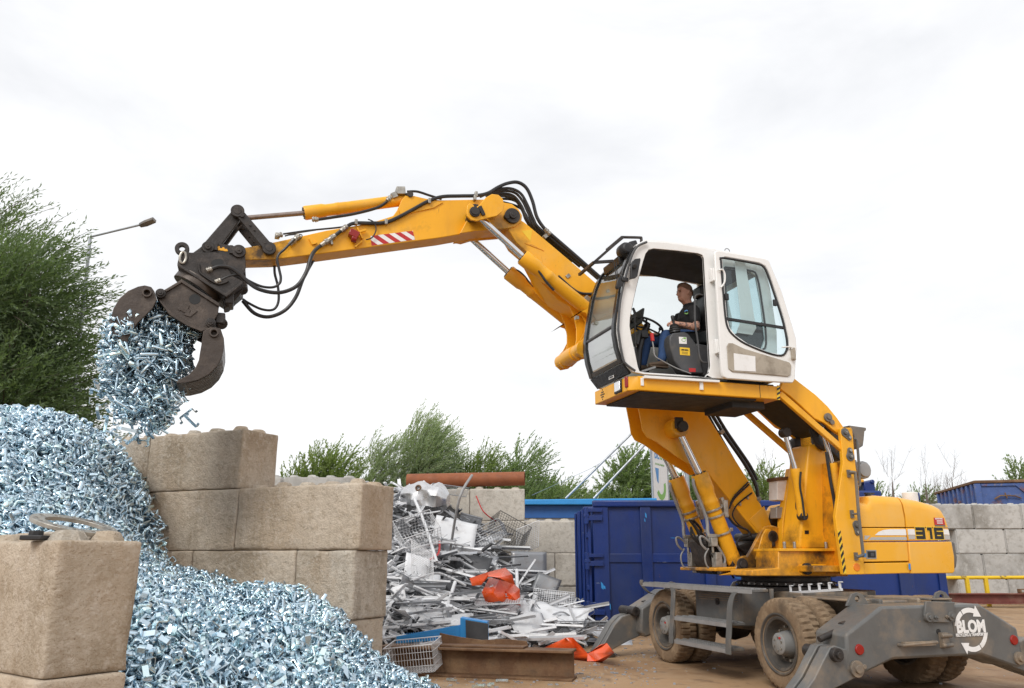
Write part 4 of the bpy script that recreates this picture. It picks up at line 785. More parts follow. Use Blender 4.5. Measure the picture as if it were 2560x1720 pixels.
for s in (.40, .25, -.27, -.42): b.plate(ears, .42, s, s + .022)
sub(bm_, 'cross_tube', b, M['yellow'], .006)
b = MB(); x, z = xz(1700, 1068, .42); b.cyl((x, -.44, z), (x, .44, z), .135, n=28); LB = (x, z)
b.cyl((x, .44, z), (x, .5, z), .06, n=16); b.cyl((x, -.44, z), (x, -.5, z), .06, n=16)
sub(bm_, 'cross_tube', b, M['yellow'], .008)
b = MB(); b.cyl((x, .44, z), (x, .53, z), .075, n=16); b.box((x + .04, .47, z + .05), (.12, .04, .16)); sub(bm_, 'pin_lock', b, M['steel_dark'], .004)
b = MB(); b.plate([(1872, 1300), (1910, 1265), (1926, 1310), (1930, 1322), (1898, 1332)], .188, .185, .193); sub(bm_, 'wear_plate', b, M['yellow_clean'], .004)
b = MB(); b.plate([(1304, 577), (1331, 574), (1326, 603)], .187, .185, .188); sub(bm_, 'warning_sticker', b, M['stickeryellow'], 0)
b = MB(); b.plate([(1311, 608), (1330, 616), (1352, 624), (1360, 628), (1356, 624), (1332, 612)], .187, .185, .194); sub(bm_, 'weld_seam', b, M['yellow_grimy'], .001)
for s in (.30, -.30):
    cylinder(Vector((pp.x, 0, pp.z)), S(1748, 1184, .33), Vector((LB[0], 0, LB[1])), s * 1.1, .105, .052, 'boom_cylinder')
sp = S(1185, 531, .33); sb = S(1505, 803, .33); sh = S(1306, 642, .33)
for s in (.33, -.33): cylinder(Vector((sb.x, 0, sb.z)), Vector((sh.x, 0, sh.z)), Vector((sp.x, 0, sp.z)), s, .098, .048, 'stick_cylinder')
# valve blocks and pipes on the boom cylinders
for s in (.33, -.33):
    def Q(t, r, off=0): a = Vector((pp.x, s, pp.z)); c = S(1748, 1184, .33); c = Vector((c.x, s, c.z)); d = (c - a).normalized(); n = Vector((d.z, 0, -d.x)); return a + (c - a) * t + n * r + Vector((0, off, 0))
    b = MB(); a0 = Vector((pp.x, s, pp.z)); c0 = Q(1, 0); d = (c0 - a0).normalized()
    for t in (.60, .53, .34): b.lathe([(.10, -.015), (.125, -.015), (.125, .015), (.10, .015)], a0 + (c0 - a0) * t, d, 24); b.box(Q(t, -.14), (.05, .06, .05))
    b.box(Q(.56, -.17), (.07, .10, .24)); b.cyl(Q(.60, -.19), Q(.68, -.19), .045, .03, n=14); b.box(Q(.30, .20), (.1, .1, .12)); b.box(Q(.12, .24), (.10, .12, .20)); b.box(Q(.02, .22), (.1, .1, .14)); b.box(Q(.36, .17), (.16, .05, .05)); b.cyl(Q(.2, .26), Q(.28, .22), .02, n=8)
    b.each('valve_block', M['fitting'], mh, .006)
    b = MB(); b.tube(smooth_path([Q(.97, .11, 0), Q(.9, .15), Q(.6, .15), Q(.5, .17), Q(.40, .22), Q(.28, .22)]), .024, 10); b.tube(smooth_path([Q(.3, .24), Q(.38, .30), Q(.4, .36), Q(.33, .38), Q(.26, .34)]), .016, 8); b.tube(smooth_path([Q(.26, .30), Q(.2, .40), Q(.1, .42), Q(.04, .34)]), .012, 8); b.tube(smooth_path([Q(.3, .18), Q(.2, .14), Q(.1, .12), Q(.05, .16)]), .02, 8)
    b.each('hydraulic_pipe', M['lightgrey'], mh)
b = MB()
for k, s in enumerate((.08, .02, -.04)): b.hose([(1740 + k, 985), (1790, 1075), (1850, 1180), (1895, 1262), (1908, 1300), (1940, 1322), (1965, 1322)], s, .026)
b.hose([(1752, 988), (1800, 1070), (1862, 1160), (1890, 1215), (1898, 1265), (1912, 1310), (1950, 1325)], .12, .028); b.hose([(1765, 990), (1812, 1072), (1872, 1160), (1892, 1200)], .02, .026)
for k in range(6): b.hose([(1925 + k * 3, 1310 + k * 2), (1930 + k * 2, 1280 + 4 * k), (1950, 1268 + 4 * k), (1968, 1262 + 3 * k)], .1 - .06 * k, .026)
b.each('hydraulic_hose', M['black'], mh)
b = MB()
for du in (0, 6): b.hose([(1871 + du * .3, 1205 + du), (1840, 1236 + du), (1828, 1255 + du), (1823, 1272)], .21, .012, 6)
b.hose([(1880, 1232), (1850, 1255), (1836, 1272), (1832, 1290), (1845, 1310), (1862, 1322), (1874, 1330), (1880, 1345)], .21, .012, 6); b.hose([(1820, 1290), (1838, 1312), (1868, 1325), (1872, 1338), (1850, 1345), (1842, 1360), (1856, 1375), (1870, 1380)], .24, .016, 8)
b.each('hydraulic_hose', M['black'], mh)
b = MB()
for u, v in ((1838, 1240), (1858, 1222), (1850, 1260), (1869, 1244)): p = S(u, v, .195); b.box(p, (.03, .03, .05))
for u, v in ((1806, 1080), (1898, 1248), (1420, 690), (1365, 590), (1370, 583)): p = S(u, v, .19); b.box((p.x, .1, p.z), (.07, .2, .05), Matrix.Rotation(R(40), 3, 'Y'))
b.each('hose_clamp', M['fitting'], mh, .003)
b = MB(); rnd = random.Random(4)
for k in range(16):
    u0, v0 = rnd.uniform(1800, 1880), rnd.uniform(1370, 1425); b.hose([(u0 + rnd.uniform(-30, 30), v0 + rnd.uniform(-15, 15)) for _ in range(4)], rnd.uniform(-.3, .3), .016, 6)
b.plate([(1760, 1370), (1800, 1350), (1850, 1390), (1850, 1436), (1790, 1436)], 0, -.2, .2)
part('hose_tangle', b, M['black'], 0)
b = MB(); b.plate([(1770, 1350), (1800, 1340), (1846, 1392), (1850, 1434), (1800, 1436), (1782, 1400)], .3, -.25, .20); b.plate([(1820, 1375), (1880, 1352), (1906, 1362), (1880, 1400), (1850, 1420)], .1, -.2, .1); part('greasy_valve_bank', b, M['steel_dark'], .02)
b = MB(); rnd = random.Random(14)
for k in range(18):
    t0 = rnd.uniform(0, 1); u0, v0 = lerp(1735, 1800, t0) + rnd.uniform(-10, 10), lerp(1330, 1425, t0); b.hose([(u0 - 18, v0 - 40), (u0 - 6 + rnd.uniform(-14, 14), v0 - 16), (u0 + 10 + rnd.uniform(-14, 14), v0 + 6), (u0 + 34, v0 + 22)], rnd.uniform(-.35, .38), rnd.choice([.012, .016, .02]), 6)
b.each('hydraulic_hose', M['black'], mh)

# ---- stick
stick = [(611, 648), (690, 646), (802, 632), (924, 616), (1036, 601), (1104, 592), (1190, 577), (1235, 573), (1268, 571), (1290, 565), (1304, 553), (1306, 538), (1297, 522), (1280, 509), (1240, 500), (1212, 496), (1104, 498), (1054, 494), (1030, 489), (1014, 489), (1005, 498), (994, 523), (984, 537), (940, 551), (895, 561), (816, 574), (719, 596), (654, 610), (611, 617)]
b = MB(); b.plate(stick, .19, -.16, .16)
bp = S(1280, 541, .22)
stk = part('stick', b, M['yellow'], .01)
b = MB(); b.plate([(1150, 583), (1190, 577), (1268, 571), (1290, 565), (1304, 553), (1306, 538), (1297, 522), (1280, 509), (1230, 500), (1170, 545)], .22, .16, .215); b.plate([(1150, 583), (1190, 577), (1268, 571), (1290, 565), (1304, 553), (1306, 538), (1297, 522), (1280, 509), (1230, 500), (1170, 545)], .22, -.215, -.16); sub(stk, 'cheek_plate', b, M['yellow'], .01)
b = MB(); b.plate([(996, 521), (1004, 500), (1013, 490), (1035, 490), (1056, 495), (1108, 506), (1085, 520), (1045, 529), (1020, 535), (1002, 538)], .17, .16, .178); b.plate([(996, 521), (1004, 500), (1013, 490), (1035, 490), (1056, 495), (1108, 506), (1085, 520), (1045, 529), (1020, 535), (1002, 538)], .17, -.178, -.16); sub(stk, 'lug_plate', b, M['yellow'], .006)
lev = [(1167, 524), (1168, 513), (1175, 508), (1183, 512), (1188, 520), (1200, 511), (1214, 494), (1230, 485), (1246, 487), (1257, 497), (1261, 513), (1256, 529), (1242, 540), (1216, 546), (1192, 553), (1177, 550), (1167, 540)]
for s0 in (.42, -.455):
    b = MB(); b.plate(lev, .45, s0, s0 + .035); sub(stk, 'cylinder_lever', b, M['yellow'], .008)
x1, z1 = xz(1237, 512, .45); x2, z2 = xz(1186, 531, .45)
b = MB(); b.cyl((x1, -.44, z1), (x1, .44, z1), .10, n=28); sub(stk, 'cross_tube', b, M['yellow'], .006)
b = MB(); b.cyl((x2, -.5, z2), (x2, .5, z2), .055, n=20); b.cyl((x2, .455, z2), (x2, .485, z2), .075, n=24); b.cyl((x2, .3, z2), (x2, .4, z2), .085, n=20); b.box((x2 - .1, .47, z2 + .03), (.05, .03, .14), Matrix.Rotation(R(25), 3, 'Y')); sub(stk, 'pin', b, M['steel_dark'], .004)
b = MB(); b.cyl((bp.x, -.27, bp.z), (bp.x, .26, bp.z), .115, n=28); b.cyl((bp.x, .2, bp.z), (bp.x, .29, bp.z), .055, n=20); p = S(1268, 540, .26); b.cyl((p.x, .2, p.z), (p.x, .27, p.z), .045, n=16); b.cyl((bp.x, .2, bp.z), (bp.x, .295, bp.z), .025, n=14); sub(stk, 'stick_pin', b, M['steel_dark'], .005)
# red and white warning panel
q = [S(u, v, .162) for u, v in ((926, 590), (1032, 577), (1037, 599), (929, 614))]; b = MB(); b.prism(q, (0, .002, 0)); wp = sub(stk, 'warning_panel', b, M['stickerwhite'], 0)
b = MB(); bl = lambda a, t: lerp(lerp(q[0], q[1], a), lerp(q[3], q[2], a), t) + Vector((0, .0022, 0))
for k in range(-1, 4):
    a0 = k * .27 + .03; w_ = .135; sk = .24
    poly = [(a0, 0), (a0 + w_, 0), (a0 + w_ + sk, 1), (a0 + sk, 1)]; pc = []
    for (xa, ya), (xb, yb) in zip(poly, poly[1:] + poly[:1]):
        for i in range(12): t = i / 12; pc.append((min(max(lerp(xa, xb, t), 0), 1), lerp(ya, yb, t)))
    b.prism([bl(x, y) for x, y in pc], (0, .0015, 0))
b.build('red_stripe', M['red'], stk)
b = MB(); p = S(884, 588, .2); b.box(p + Vector((0, .03, 0)), (.13, .10, .10), Matrix.Rotation(R(-20), 3, 'Y')); b.cyl(p + Vector((.03, .03, -.06)), p + Vector((-.04, .03, -.07)), .05, n=14); sub(stk, 'red_work_lamp', b, M['lampred'], .01)
b = MB(); p = S(898, 585, .2); b.bar(S(893, 570, .2), S(906, 598, .2), .05, .02); b.bar(S(905, 603, .2), S(888, 618, .2), .05, .02); b.bar(S(896, 580, .2), S(915, 575, .2), .03, .03); sub(stk, 'lamp_bracket', b, M['yellow'], .004)
# stick-end linkage in dark steel
tpn = S(594, 529, .2); l1 = S(605, 541, .2); l2 = S(673, 622, .2); h1 = S(520, 618, .2); pin2 = S(597, 628, .2)
b = MB()
for s in (.19, -.225):
    d = (l2 - l1).normalized(); n = Vector((-d.z, 0, d.x))
    b.prism([Vector((k.x, s, k.z)) for k in (l1 + n * .055, l2 + n * .06, l2 + d * .06 + n * .03, l2 + d * .06 - n * .03, l2 - n * .06, l1 - n * .055, tpn - n * .05 - d * .02, tpn - d * .07, tpn + n * .06)], (0, .035, 0))
    b.cyl((l2.x, s - .01, l2.z), (l2.x, s + .045, l2.z), .085, n=24); b.cyl((tpn.x, s - .01, tpn.z), (tpn.x, s + .045, tpn.z), .085, n=24)
    for t in (.3, .45, .85): k = lerp(l1, l2, t); b.cyl((k.x, s, k.z), (k.x, s + .05, k.z), .014, n=8)
    b.cyl((l1.x, s, l1.z), (l1.x, s + .055, l1.z), .03, n=12)
b.each('rocker_link', M['steel_dark'], mh, .005)
b = MB(); b.cyl((tpn.x, -.24, tpn.z), (tpn.x, .24, tpn.z), .05, n=20); b.cyl((l2.x, -.24, l2.z), (l2.x, .24, l2.z), .045, n=20); part('link_pin', b, M['steel_dark'], .004)
b = MB(); d = (h1 - tpn).normalized(); n = Vector((-d.z, 0, d.x))
for s in (-.15, .09): b.prism([Vector((k.x, s, k.z)) for k in (tpn + n * .075, tpn - d * .06, tpn - n * .075, h1 - n * .105, h1 + n * .085)], (0, .06, 0))
b.prism([Vector((k.x, -.09, k.z)) for k in (lerp(tpn, h1, .12) + n * .07, lerp(tpn, h1, .12) + n * .04, h1 + n * .05, h1 + n * .085)], (0, .18, 0))
part('tilt_link', b, M['steel_dark'], .01)
cb = S(1019, 499, .0); chd = S(760, 533, .0); ct = S(604, 546, .0)
cylinder(cb, chd, ct, 0, .082, .034, 'grab_tilt_cylinder', rod='rodrust')
b = MB(); b.cyl((cb.x, -.2, cb.z), (cb.x, .2, cb.z), .045, n=16); part('cylinder_pin', b, M['steel_dark'], .004)

# ---- hoses of the arm
b = MB()
b.hose([(600, 684, .28), (620, 705, .28), (645, 722, .3), (680, 731, .3), (712, 729, .3), (744, 713, .3), (766, 680, .28), (776, 646, .25), (786, 628, .22), (802, 614, .2), (826, 598, .2), (866, 567, .2), (888, 558, .19), (930, 558, .19), (964, 556, .19), (996, 543, .19), (1035, 522, .19), (1068, 504, .19), (1104, 492, .17), (1150, 490, .15), (1190, 489, .15), (1219, 483, .15), (1245, 468, .13), (1270, 458, .12), (1295, 456, .12), (1316, 470, .12), (1331, 502, .12), (1342, 542, .12), (1360, 570, .12), (1380, 588, .12), (1440, 640, .12), (1500, 693, .12), (1560, 745, .12)], .2, .026, 8)
b.hose([(552, 700), (575, 690), (600, 688), (622, 702), (654, 716), (683, 718), (699, 708), (702, 694), (699, 678), (693, 650), (697, 636), (708, 626), (722, 612), (737, 597)], .26, .017)
b.hose([(607, 748), (622, 758), (654, 773), (683, 774), (696, 754), (695, 718), (687, 684), (687, 660), (692, 645), (696, 636)], -.1, .017)
b.hose([(607, 752), (636, 783), (672, 792), (712, 776), (740, 742), (758, 696), (780, 655), (790, 640)], -.1, .025)
b.hose([(530, 672), (548, 666), (572, 668), (590, 678), (602, 688)], .28, .024)
b.hose([(974, 498), (946, 518), (888, 534), (834, 543), (794, 549)], .1, .022); b.hose([(1018, 479), (1043, 479), (1075, 489), (1104, 498)], .1, .018); b.hose([(708, 585), (773, 576), (852, 568), (880, 560)], .05, .013); b.hose([(712, 590), (740, 583), (790, 575)], .1, .01)
b.hose([(920, 548), (935, 556), (940, 575), (930, 594), (915, 599)], .2, .009); b.hose([(722, 588), (745, 586), (755, 588), (750, 598), (735, 604)], .2, .007)
arches = [[(1200, 492), (1240, 475), (1275, 471), (1302, 484), (1320, 515), (1334, 548), (1352, 574), (1440, 647), (1520, 718)],
          [(1215, 491), (1250, 478), (1285, 481), (1306, 502), (1322, 535), (1345, 575), (1440, 651), (1530, 728)],
          [(1225, 490), (1255, 484), (1284, 490), (1305, 517), (1318, 548), (1350, 584), (1450, 667)],
          [(1235, 492), (1262, 490), (1288, 500), (1306, 527), (1316, 552), (1340, 580), (1430, 655)],
          [(1252, 497), (1280, 499), (1300, 512), (1318, 545), (1338, 574), (1420, 640)],
          [(1255, 505), (1290, 515), (1308, 527), (1322, 549), (1345, 575), (1420, 632)]]
for k, a in enumerate(arches): b.hose(a, .10 - .05 * k, .021)
b.hose([(1314, 648), (1330, 655), (1352, 685), (1366, 705), (1385, 726)], .40, .018); b.hose([(1276, 680), (1292, 676), (1312, 692), (1335, 722), (1368, 740)], -.25, .018); b.hose([(1395, 690), (1440, 728), (1475, 735), (1500, 728)], .2, .022)
b.each('arm_hose', M['black'], mh)
b = MB()
for px in ([(802, 614), (838, 588)], [(724, 612), (748, 588)], [(852, 578), (868, 565)], [(530, 672), (516, 677)], [(552, 700), (538, 706)], [(1362, 572), (1376, 586)], [(968, 502), (978, 492)], [(796, 549), (780, 548)], [(690, 590), (706, 586)]):
    s_ = .28 if px[0][0] < 560 else .205
    a, c = S(*px[0], s_), S(*px[1], s_); b.cyl(a, c, .032, n=8); b.cyl(lerp(a, c, .3), lerp(a, c, .5), .042, n=6); b.cyl(lerp(a, c, .7), lerp(a, c, .9), .04, n=6)
b.box(S(1001, 480, .06), (.12, .14, .11), Matrix.Rotation(R(8), 3, 'Y')); b.box(S(985, 490, .06), (.08, .1, .08), Matrix.Rotation(R(30), 3, 'Y')); b.box(S(693, 590, .05), (.06, .1, .06)); b.box(S(1442, 795, .45), (.05, .06, .05)); b.bar(S(1460, 745, .3), S(1482, 765, .3), .08, .10)
for u, v in ((1073, 503), (965, 555), (890, 556), (1190, 486), (1187, 495)): b.box(S(u, v, .19), (.04, .06, .075))
b.bar(S(826, 590, .19), S(830, 612, .19), .05, .03)
b.each('hose_fitting', M['fitting'], mh, .004)
b = MB(); b.plate([(774, 594), (785, 606), (793, 606), (790, 610), (780, 612), (772, 597)], .18, .16, .19); part('hose_clip', b, M['yellow'], .003)

# ---- sorting grab
grab_o = S(520, 700, 0)
b = MB()
hb_ = [(484, 630), (498, 620), (512, 608), (526, 605), (560, 610), (612, 619), (615, 668), (604, 702), (580, 722), (500, 690), (470, 650)]
for s0 in (.165, -.20): b.plate(hb_, .2, s0, s0 + .035)
b.plate([(490, 640), (510, 625), (600, 640), (600, 690), (500, 680)], 0, -.16, .16)
gb = part('grab', b, M['steel_dark'], .01, label='dark steel sorting grab clutching the brackets')
b = MB()
for (u, v), r_ in (((520, 618), .075), ((597, 628), .085)):
    p = S(u, v, .22); b.cyl((p.x, -.24, p.z), (p.x, .235, p.z), r_, n=26); b.cyl((p.x, .2, p.z), (p.x, .26, p.z), r_ * .5, n=18); b.cyl((p.x, .2, p.z), (p.x, .27, p.z), .012, n=8)
for u, v in ((540, 616), (578, 624)): b.box(S(u, v, .21), (.04, .04, .11))
sub(gb, 'hitch_pin', b, M['steel_dark'], .006)
b = MB(); p = S(556, 621, .203); b.prism([p + Vector((x, 0, z)) for x, z in ((.06, .02), (.035, .025), (.03, .0), (.005, .0), (0, .015), (-.02, .015), (-.03, -.005), (-.055, .0), (-.07, -.03), (-.04, -.035), (-.01, -.03), (.05, -.03))], (0, .004, 0)); sub(gb, 'paint_mark', b, M['yellow'], 0)
up_ = [(443, 660), (449, 634), (462, 629), (478, 631), (538, 630), (552, 636), (562, 648), (580, 688), (606, 702), (598, 716), (566, 740), (556, 738)]
b = MB()
for s0 in (.235, -.275): b.plate(up_, .27, s0, s0 + .035)
b.plate([(455, 668), (462, 645), (535, 645), (552, 660), (572, 700), (590, 708), (562, 728)], .2, -.235, .235)
b.plate([(444, 668), (444, 660), (564, 736), (606, 704), (608, 712), (566, 746)], .27, -.32, .32)
sub(gb, 'rotator_housing', b, M['steel_dark'], .008)
b = MB(); b.hose([(497, 660), (499, 678), (508, 688), (540, 708), (556, 708), (571, 702)], .285, .014, 6); sub(gb, 'guard_rim', b, M['steel_dark'], 0)
b = MB()
for (u, v, s, rx, rz_, an) in ((543, 656, .2715, .075, .045, 20), (487, 748, .3415, .065, .065, 0)):
    p = S(u, v, s); b.prism([p + Matrix.Rotation(R(an), 3, 'Y') @ Vector((rx * math.cos(a * math.pi / 9), 0, rz_ * math.sin(a * math.pi / 9))) for a in range(18)], (0, .002, 0))
b.each('bore_shade', M['stickerblack'], gb)  # flat black discs stand for the dark inside the holes
fa = S(444, 660, 0); fb = S(564, 738, 0); fd = (fb - fa).normalized(); ax = Vector((fd.z, 0, -fd.x))
if ax.z > 0: ax = -ax
ctr = S(508, 704, 0)
b = MB(); b.cyl(ctr - ax * .02, ctr + ax * .10, .27, n=36); b.cyl(ctr + ax * .03, ctr + ax * .16, .31, n=36); sub(gb, 'rotation_ring', b, M['steel_brown'], .006)
b = MB(); b.plate([(604, 690), (612, 700), (613, 722), (600, 745), (572, 775), (560, 778), (556, 745), (590, 715)], .0, -.1, .15); b.cyl(S(604, 706, .0), S(606, 728, .1), .07, n=14); b.box(S(574, 752, .1), (.1, .3, .16)); b.box(S(551, 800, .2), (.11, .2, .14)); b.cyl(S(545, 795, .1), S(556, 812, .25), .07, n=14); sub(gb, 'rotator_motor', b, M['steel_dark'], .015)
body = [(411, 724), (453, 699), (548, 759), (545, 784), (524, 821), (503, 826), (470, 810), (428, 784), (402, 758), (394, 748)]
b = MB()
for s0 in (.305, -.34): b.plate(body, .34, s0, s0 + .035)
b.plate([(418, 730), (455, 708), (540, 762), (520, 808), (440, 782)], .3, -.3, .3); sub(gb, 'grab_body', b, M['steel_brown'], .008)
b = MB(); b.plate([(411, 727), (453, 702), (458, 706), (416, 731)], .345, .30, .37); b.plate([(453, 699), (549, 760), (547, 768), (452, 707)], .345, .30, .375); b.plate([(396, 750), (403, 752), (428, 779), (470, 805), (504, 820), (522, 816), (524, 823), (503, 829), (468, 815), (424, 788)], .345, .30, .36); sub(gb, 'body_rim', b, M['steel_brown'], .004)
b = MB(); q = S(478, 778, .3415)
for poly in ([(443, 772), (458, 760), (474, 764), (465, 783), (457, 780), (452, 776), (448, 778)], [(460, 788), (468, 772), (476, 776), (474, 784), (485, 774), (494, 778), (476, 793)]): b.prism([S(u, v, .3415) for u, v in poly], (0, .012, 0))
sub(gb, 'embossed_mark', b, M['steel_brown'], .003)
for u, v in ((402, 735), (527, 808)):
    p = S(u, v, .36); b = MB(); b.cyl((p.x, -.42, p.z), (p.x, .40, p.z), .058, n=20); b.cyl((p.x, .38, p.z), (p.x, .425, p.z), .04, n=8); b.cyl((p.x, .38, p.z), (p.x, .435, p.z), .018, n=8); sub(gb, 'shell_pin', b, M['steel_dark'], .004)
def shell(outer, inner, hole, name='grab_shell'):
    sw = .42; b = MB(); o = [S(u, v, sw) for u, v in outer]; i_ = [S(u, v, sw) for u, v in inner]; loop = o + i_[::-1]; h = S(*hole, sw)
    ho = [Vector((h.x + .034 * math.cos(a * math.pi / 6), 0, h.z + .034 * math.sin(a * math.pi / 6))) for a in range(12)]
    for s0 in (sw - .03, -sw): b = MB(); b.panel([Vector((p.x, s0, p.z)) for p in loop], [[Vector((p.x, s0, p.z)) for p in ho]], (0, .03, 0)); sub(gb, name, b, M['steel_brown'], .006)
    b = MB(); b.lathe([(.036, -.005), (.055, -.005), (.055, .035), (.036, .035)], (h.x, sw, h.z), (0, 1, 0), 20); b.cyl((h.x, -sw, h.z), (h.x, sw - .05, h.z), .05, n=14); b.build('shell_boss', M['steel_brown'], gb, .003)
    # curved bowl between the two side plates; its lip is slotted
    arcp = o[1:]; n = len(arcp); cen = sum(i_, Vector()) / len(i_)
    b = MB()
    def strip(y0, y1, k0, k1):
        vv = []; 
        for p in arcp[k0:k1 + 1]:
            q = p + (cen - p).normalized() * .025
            vv += [(p.x, y0, p.z), (p.x, y1, p.z), (q.x, y1, q.z), (q.x, y0, q.z)]
        m = k1 - k0 + 1; fs = [(0, 1, 2, 3), tuple(range(4 * m - 4, 4 * m))[::-1]]
        for j in range(m - 1): fs += [(j * 4 + k, j * 4 + (k + 1) % 4, j * 4 + 4 + (k + 1) % 4, j * 4 + 4 + k) for k in range(4)]
        b.add(vv, fs)
    kk = n // 2 - 1; strip(-sw + .02, sw - .03, 0, kk); strip(-sw + .02, sw - .03, n - 2, n - 1)
    for k in range(9):
        y0 = -sw + .02 + k * .0875; strip(y0, y0 + .055, kk, n - 2)
    b.build('shell_bowl', M['steel_brown'], gb, .002)
shell([(386, 728), (378, 717), (362, 713), (345, 716), (320, 727), (298, 746), (283, 772), (276, 800), (277, 823), (285, 836), (300, 850)], [(392, 748), (382, 770), (362, 790), (345, 806), (332, 824), (322, 842), (318, 856)], (368, 733))
shell([(508, 828), (526, 817), (551, 820), (560, 846), (560, 868), (555, 892), (543, 915), (522, 936), (495, 950), (465, 957), (440, 958)], [(505, 845), (503, 864), (500, 880), (497, 900), (488, 920), (470, 938), (445, 950)], (535, 833))
b = MB(); p = S(456, 632, .1); b.lathe([(.035, -.03), (.085, -.03), (.085, .03), (.035, .03), (.035, -.03)], (p.x, .18, p.z + .02), (0, 1, 0), 24); sub(gb, 'lifting_ring', b, M['steel_dark'], .006)
b = MB(); p = S(457, 648, .28); ring = [(p.x + .035 * math.cos(a), .28, p.z + .02 + .075 * math.sin(a)) for a in [i * math.pi / 6 for i in range(12)]]; b.tube(ring, .017, 8, close=True); sub(gb, 'shackle', b, M['fitting'], 0)
SIDE[0] = 0.
# =================================================================== CAB
SN, SF = 1.20, .10
front = [(1583, 930), (1563, 904), (1551, 866), (1545, 831), (1545, 809), (1550, 767), (1560, 700), (1568, 671), (1577, 646), (1586, 630), (1598, 616), (1619, 604)]
roofl = [(1663, 606), (1720, 614), (1775, 624), (1838, 635), (1895, 647), (1910, 655)]
outer = front + roofl + [(1925, 720), (1942, 830), (1944, 953), (1799, 946), (1700, 940), (1610, 935)]
def C_(px, s): return [Vector((S(u, v, SN).x, s, S(u, v, SN).z)) for u, v in px]
def CP(px, s): return [S(u, v, s) for u, v in px]
door_hole = [(1599, 928), (1595, 918), (1587, 879), (1579, 845), (1574, 815), (1575, 795), (1580, 767), (1588, 730), (1596, 697), (1607, 656), (1614, 634), (1622, 624), (1634, 621), (1690, 626), (1745, 633), (1756, 637), (1760, 645), (1768, 783), (1776, 915), (1773, 932), (1762, 943), (1700, 937), (1612, 931)]
rear_hole = [(1812, 668), (1872, 676), (1892, 690), (1905, 760), (1915, 845), (1905, 875), (1850, 860), (1825, 830), (1817, 780)]
b = MB(); b.panel(C_(outer, SN), [C_(door_hole, SN), C_(rear_hole, SN)], (0, -.05, 0)); cab = part('cab', b, M['white'], .008, label='white cab shell with its side door swung open')
b = MB(); far_hole = [(1548, 690), (1640, 692), (1741, 712), (1746, 800), (1742, 862), (1600, 872), (1548, 850), (1532, 800), (1536, 740)]
b.panel(C_(outer, SF), [[S(u, v, SF) for u, v in far_hole], [S(u, v, SF) for u, v in [(1765, 716), (1810, 725), (1826, 800), (1822, 860), (1770, 862)]]], (0, .05, 0)); sub(cab, 'far_side', b, M['white'], .006)
b = MB(); rp = C_(front[8:] + roofl, 0)
def sheet(P, s0, s1, th, name, m, bev=.004, smooth=40):
    n = len(P); vv = []
    for i, p in enumerate(P):
        t = (P[min(i + 1, n - 1)] - P[max(i - 1, 0)]).normalized(); nn = Vector((t.z, 0, -t.x)) * th
        vv += [(p.x, s0, p.z), (p.x, s1, p.z), (p.x + nn.x, s1, p.z + nn.z), (p.x + nn.x, s0, p.z + nn.z)]
    fs = [(0, 1, 2, 3), tuple(range(4 * n - 4, 4 * n))[::-1]]
    for j in range(n - 1): fs += [(j * 4 + k, j * 4 + (k + 1) % 4, j * 4 + 4 + (k + 1) % 4, j * 4 + 4 + k) for k in range(4)]
    b = MB(); b.add(vv, fs); return sub(cab, name, b, m, bev, smooth=smooth)
rp2 = [p + Vector((0, 0, 0)) for p in C_([(1598, 616), (1619, 604)] + roofl, 0)]
sheet(rp2, SF + .05, SN - .05, -.05 if False else .045, 'roof', M['white'])
lin = [p + Vector((0, 0, -.075)) for p in rp2]
sheet(lin, SF + .05, SN - .05, .02, 'roof_lining', M['cabdark'])
p0, p1 = lin[3], lin[4]
rx = S(1944, 953, SN).x; rz0 = S(1944, 953, SN).z; rz1 = S(1910, 655, SN).z
rtx = S(1912, 660, SN).x
b = MB(); b.panel([Vector((rx, SF + .05, rz0)), Vector((rx, SN - .05, rz0)), Vector((rtx, SN - .05, rz1)), Vector((rtx, SF + .05, rz1))], [[Vector((lerp(rx, rtx, t), s, lerp(rz0, rz1, t))) for s, t in ((SF + .15, .5), (SN - .15, .5), (SN - .15, .92), (SF + .15, .92))]], (.04, 0, 0)); sub(cab, 'rear_wall', b, M['white'], .006)
b = MB(); b.panel([Vector((rx, SF + .06, rz0 + .02)), Vector((rx, SN - .06, rz0 + .02)), Vector((lerp(rx, rtx, .5), SN - .06, lerp(rz0, rz1, .5))), Vector((lerp(rx, rtx, .5), SF + .06, lerp(rz0, rz1, .5)))], [], (.08, 0, 0)); sub(cab, 'rear_lining', b, M['cabdark'], 0)
# windscreen: black surround, two panes and bar
fp = C_(front[1:11], 0); fp = [p + Vector((.0, 0, 0)) for p in fp]
sheet(fp, SN - .13, SN - .05, .035, 'screen_surround', M['blackgloss']); sheet(fp, SF + .05, SF + .14, .035, 'screen_surround', M['blackgloss'])
sheet(fp[8:], SF + .14, SN - .13, .035, 'screen_surround', M['blackgloss']); sheet(C_(front[0:2], 0), SF + .05, SN - .05, .03, 'screen_apron', M['blackgloss']); sheet([fp[0], lerp(fp[0], fp[1], .3)], SF + .14, SN - .13, .03, 'screen_surround', M['blackgloss'])
def offs(P, d):
    o = []
    for i, p in enumerate(P):
        t = (P[min(i + 1, len(P) - 1)] - P[max(i - 1, 0)]).normalized(); o.append(p + Vector((t.z, 0, -t.x)) * d)
    return o
def pane(P, s0, s1, m):
    b = MB(); b.add([q for p in P for q in ((p.x, s0, p.z), (p.x, s1, p.z))], [(2 * i, 2 * i + 1, 2 * i + 3, 2 * i + 2) for i in range(len(P) - 1)]); return sub(cab, 'windscreen_pane', b, m, 0)
pane(offs(fp[0:4], .012), SF + .12, SN - .11, M['glasslow']); pane(offs(fp[3:9], .012), SF + .12, SN - .11, M['glassfront'])
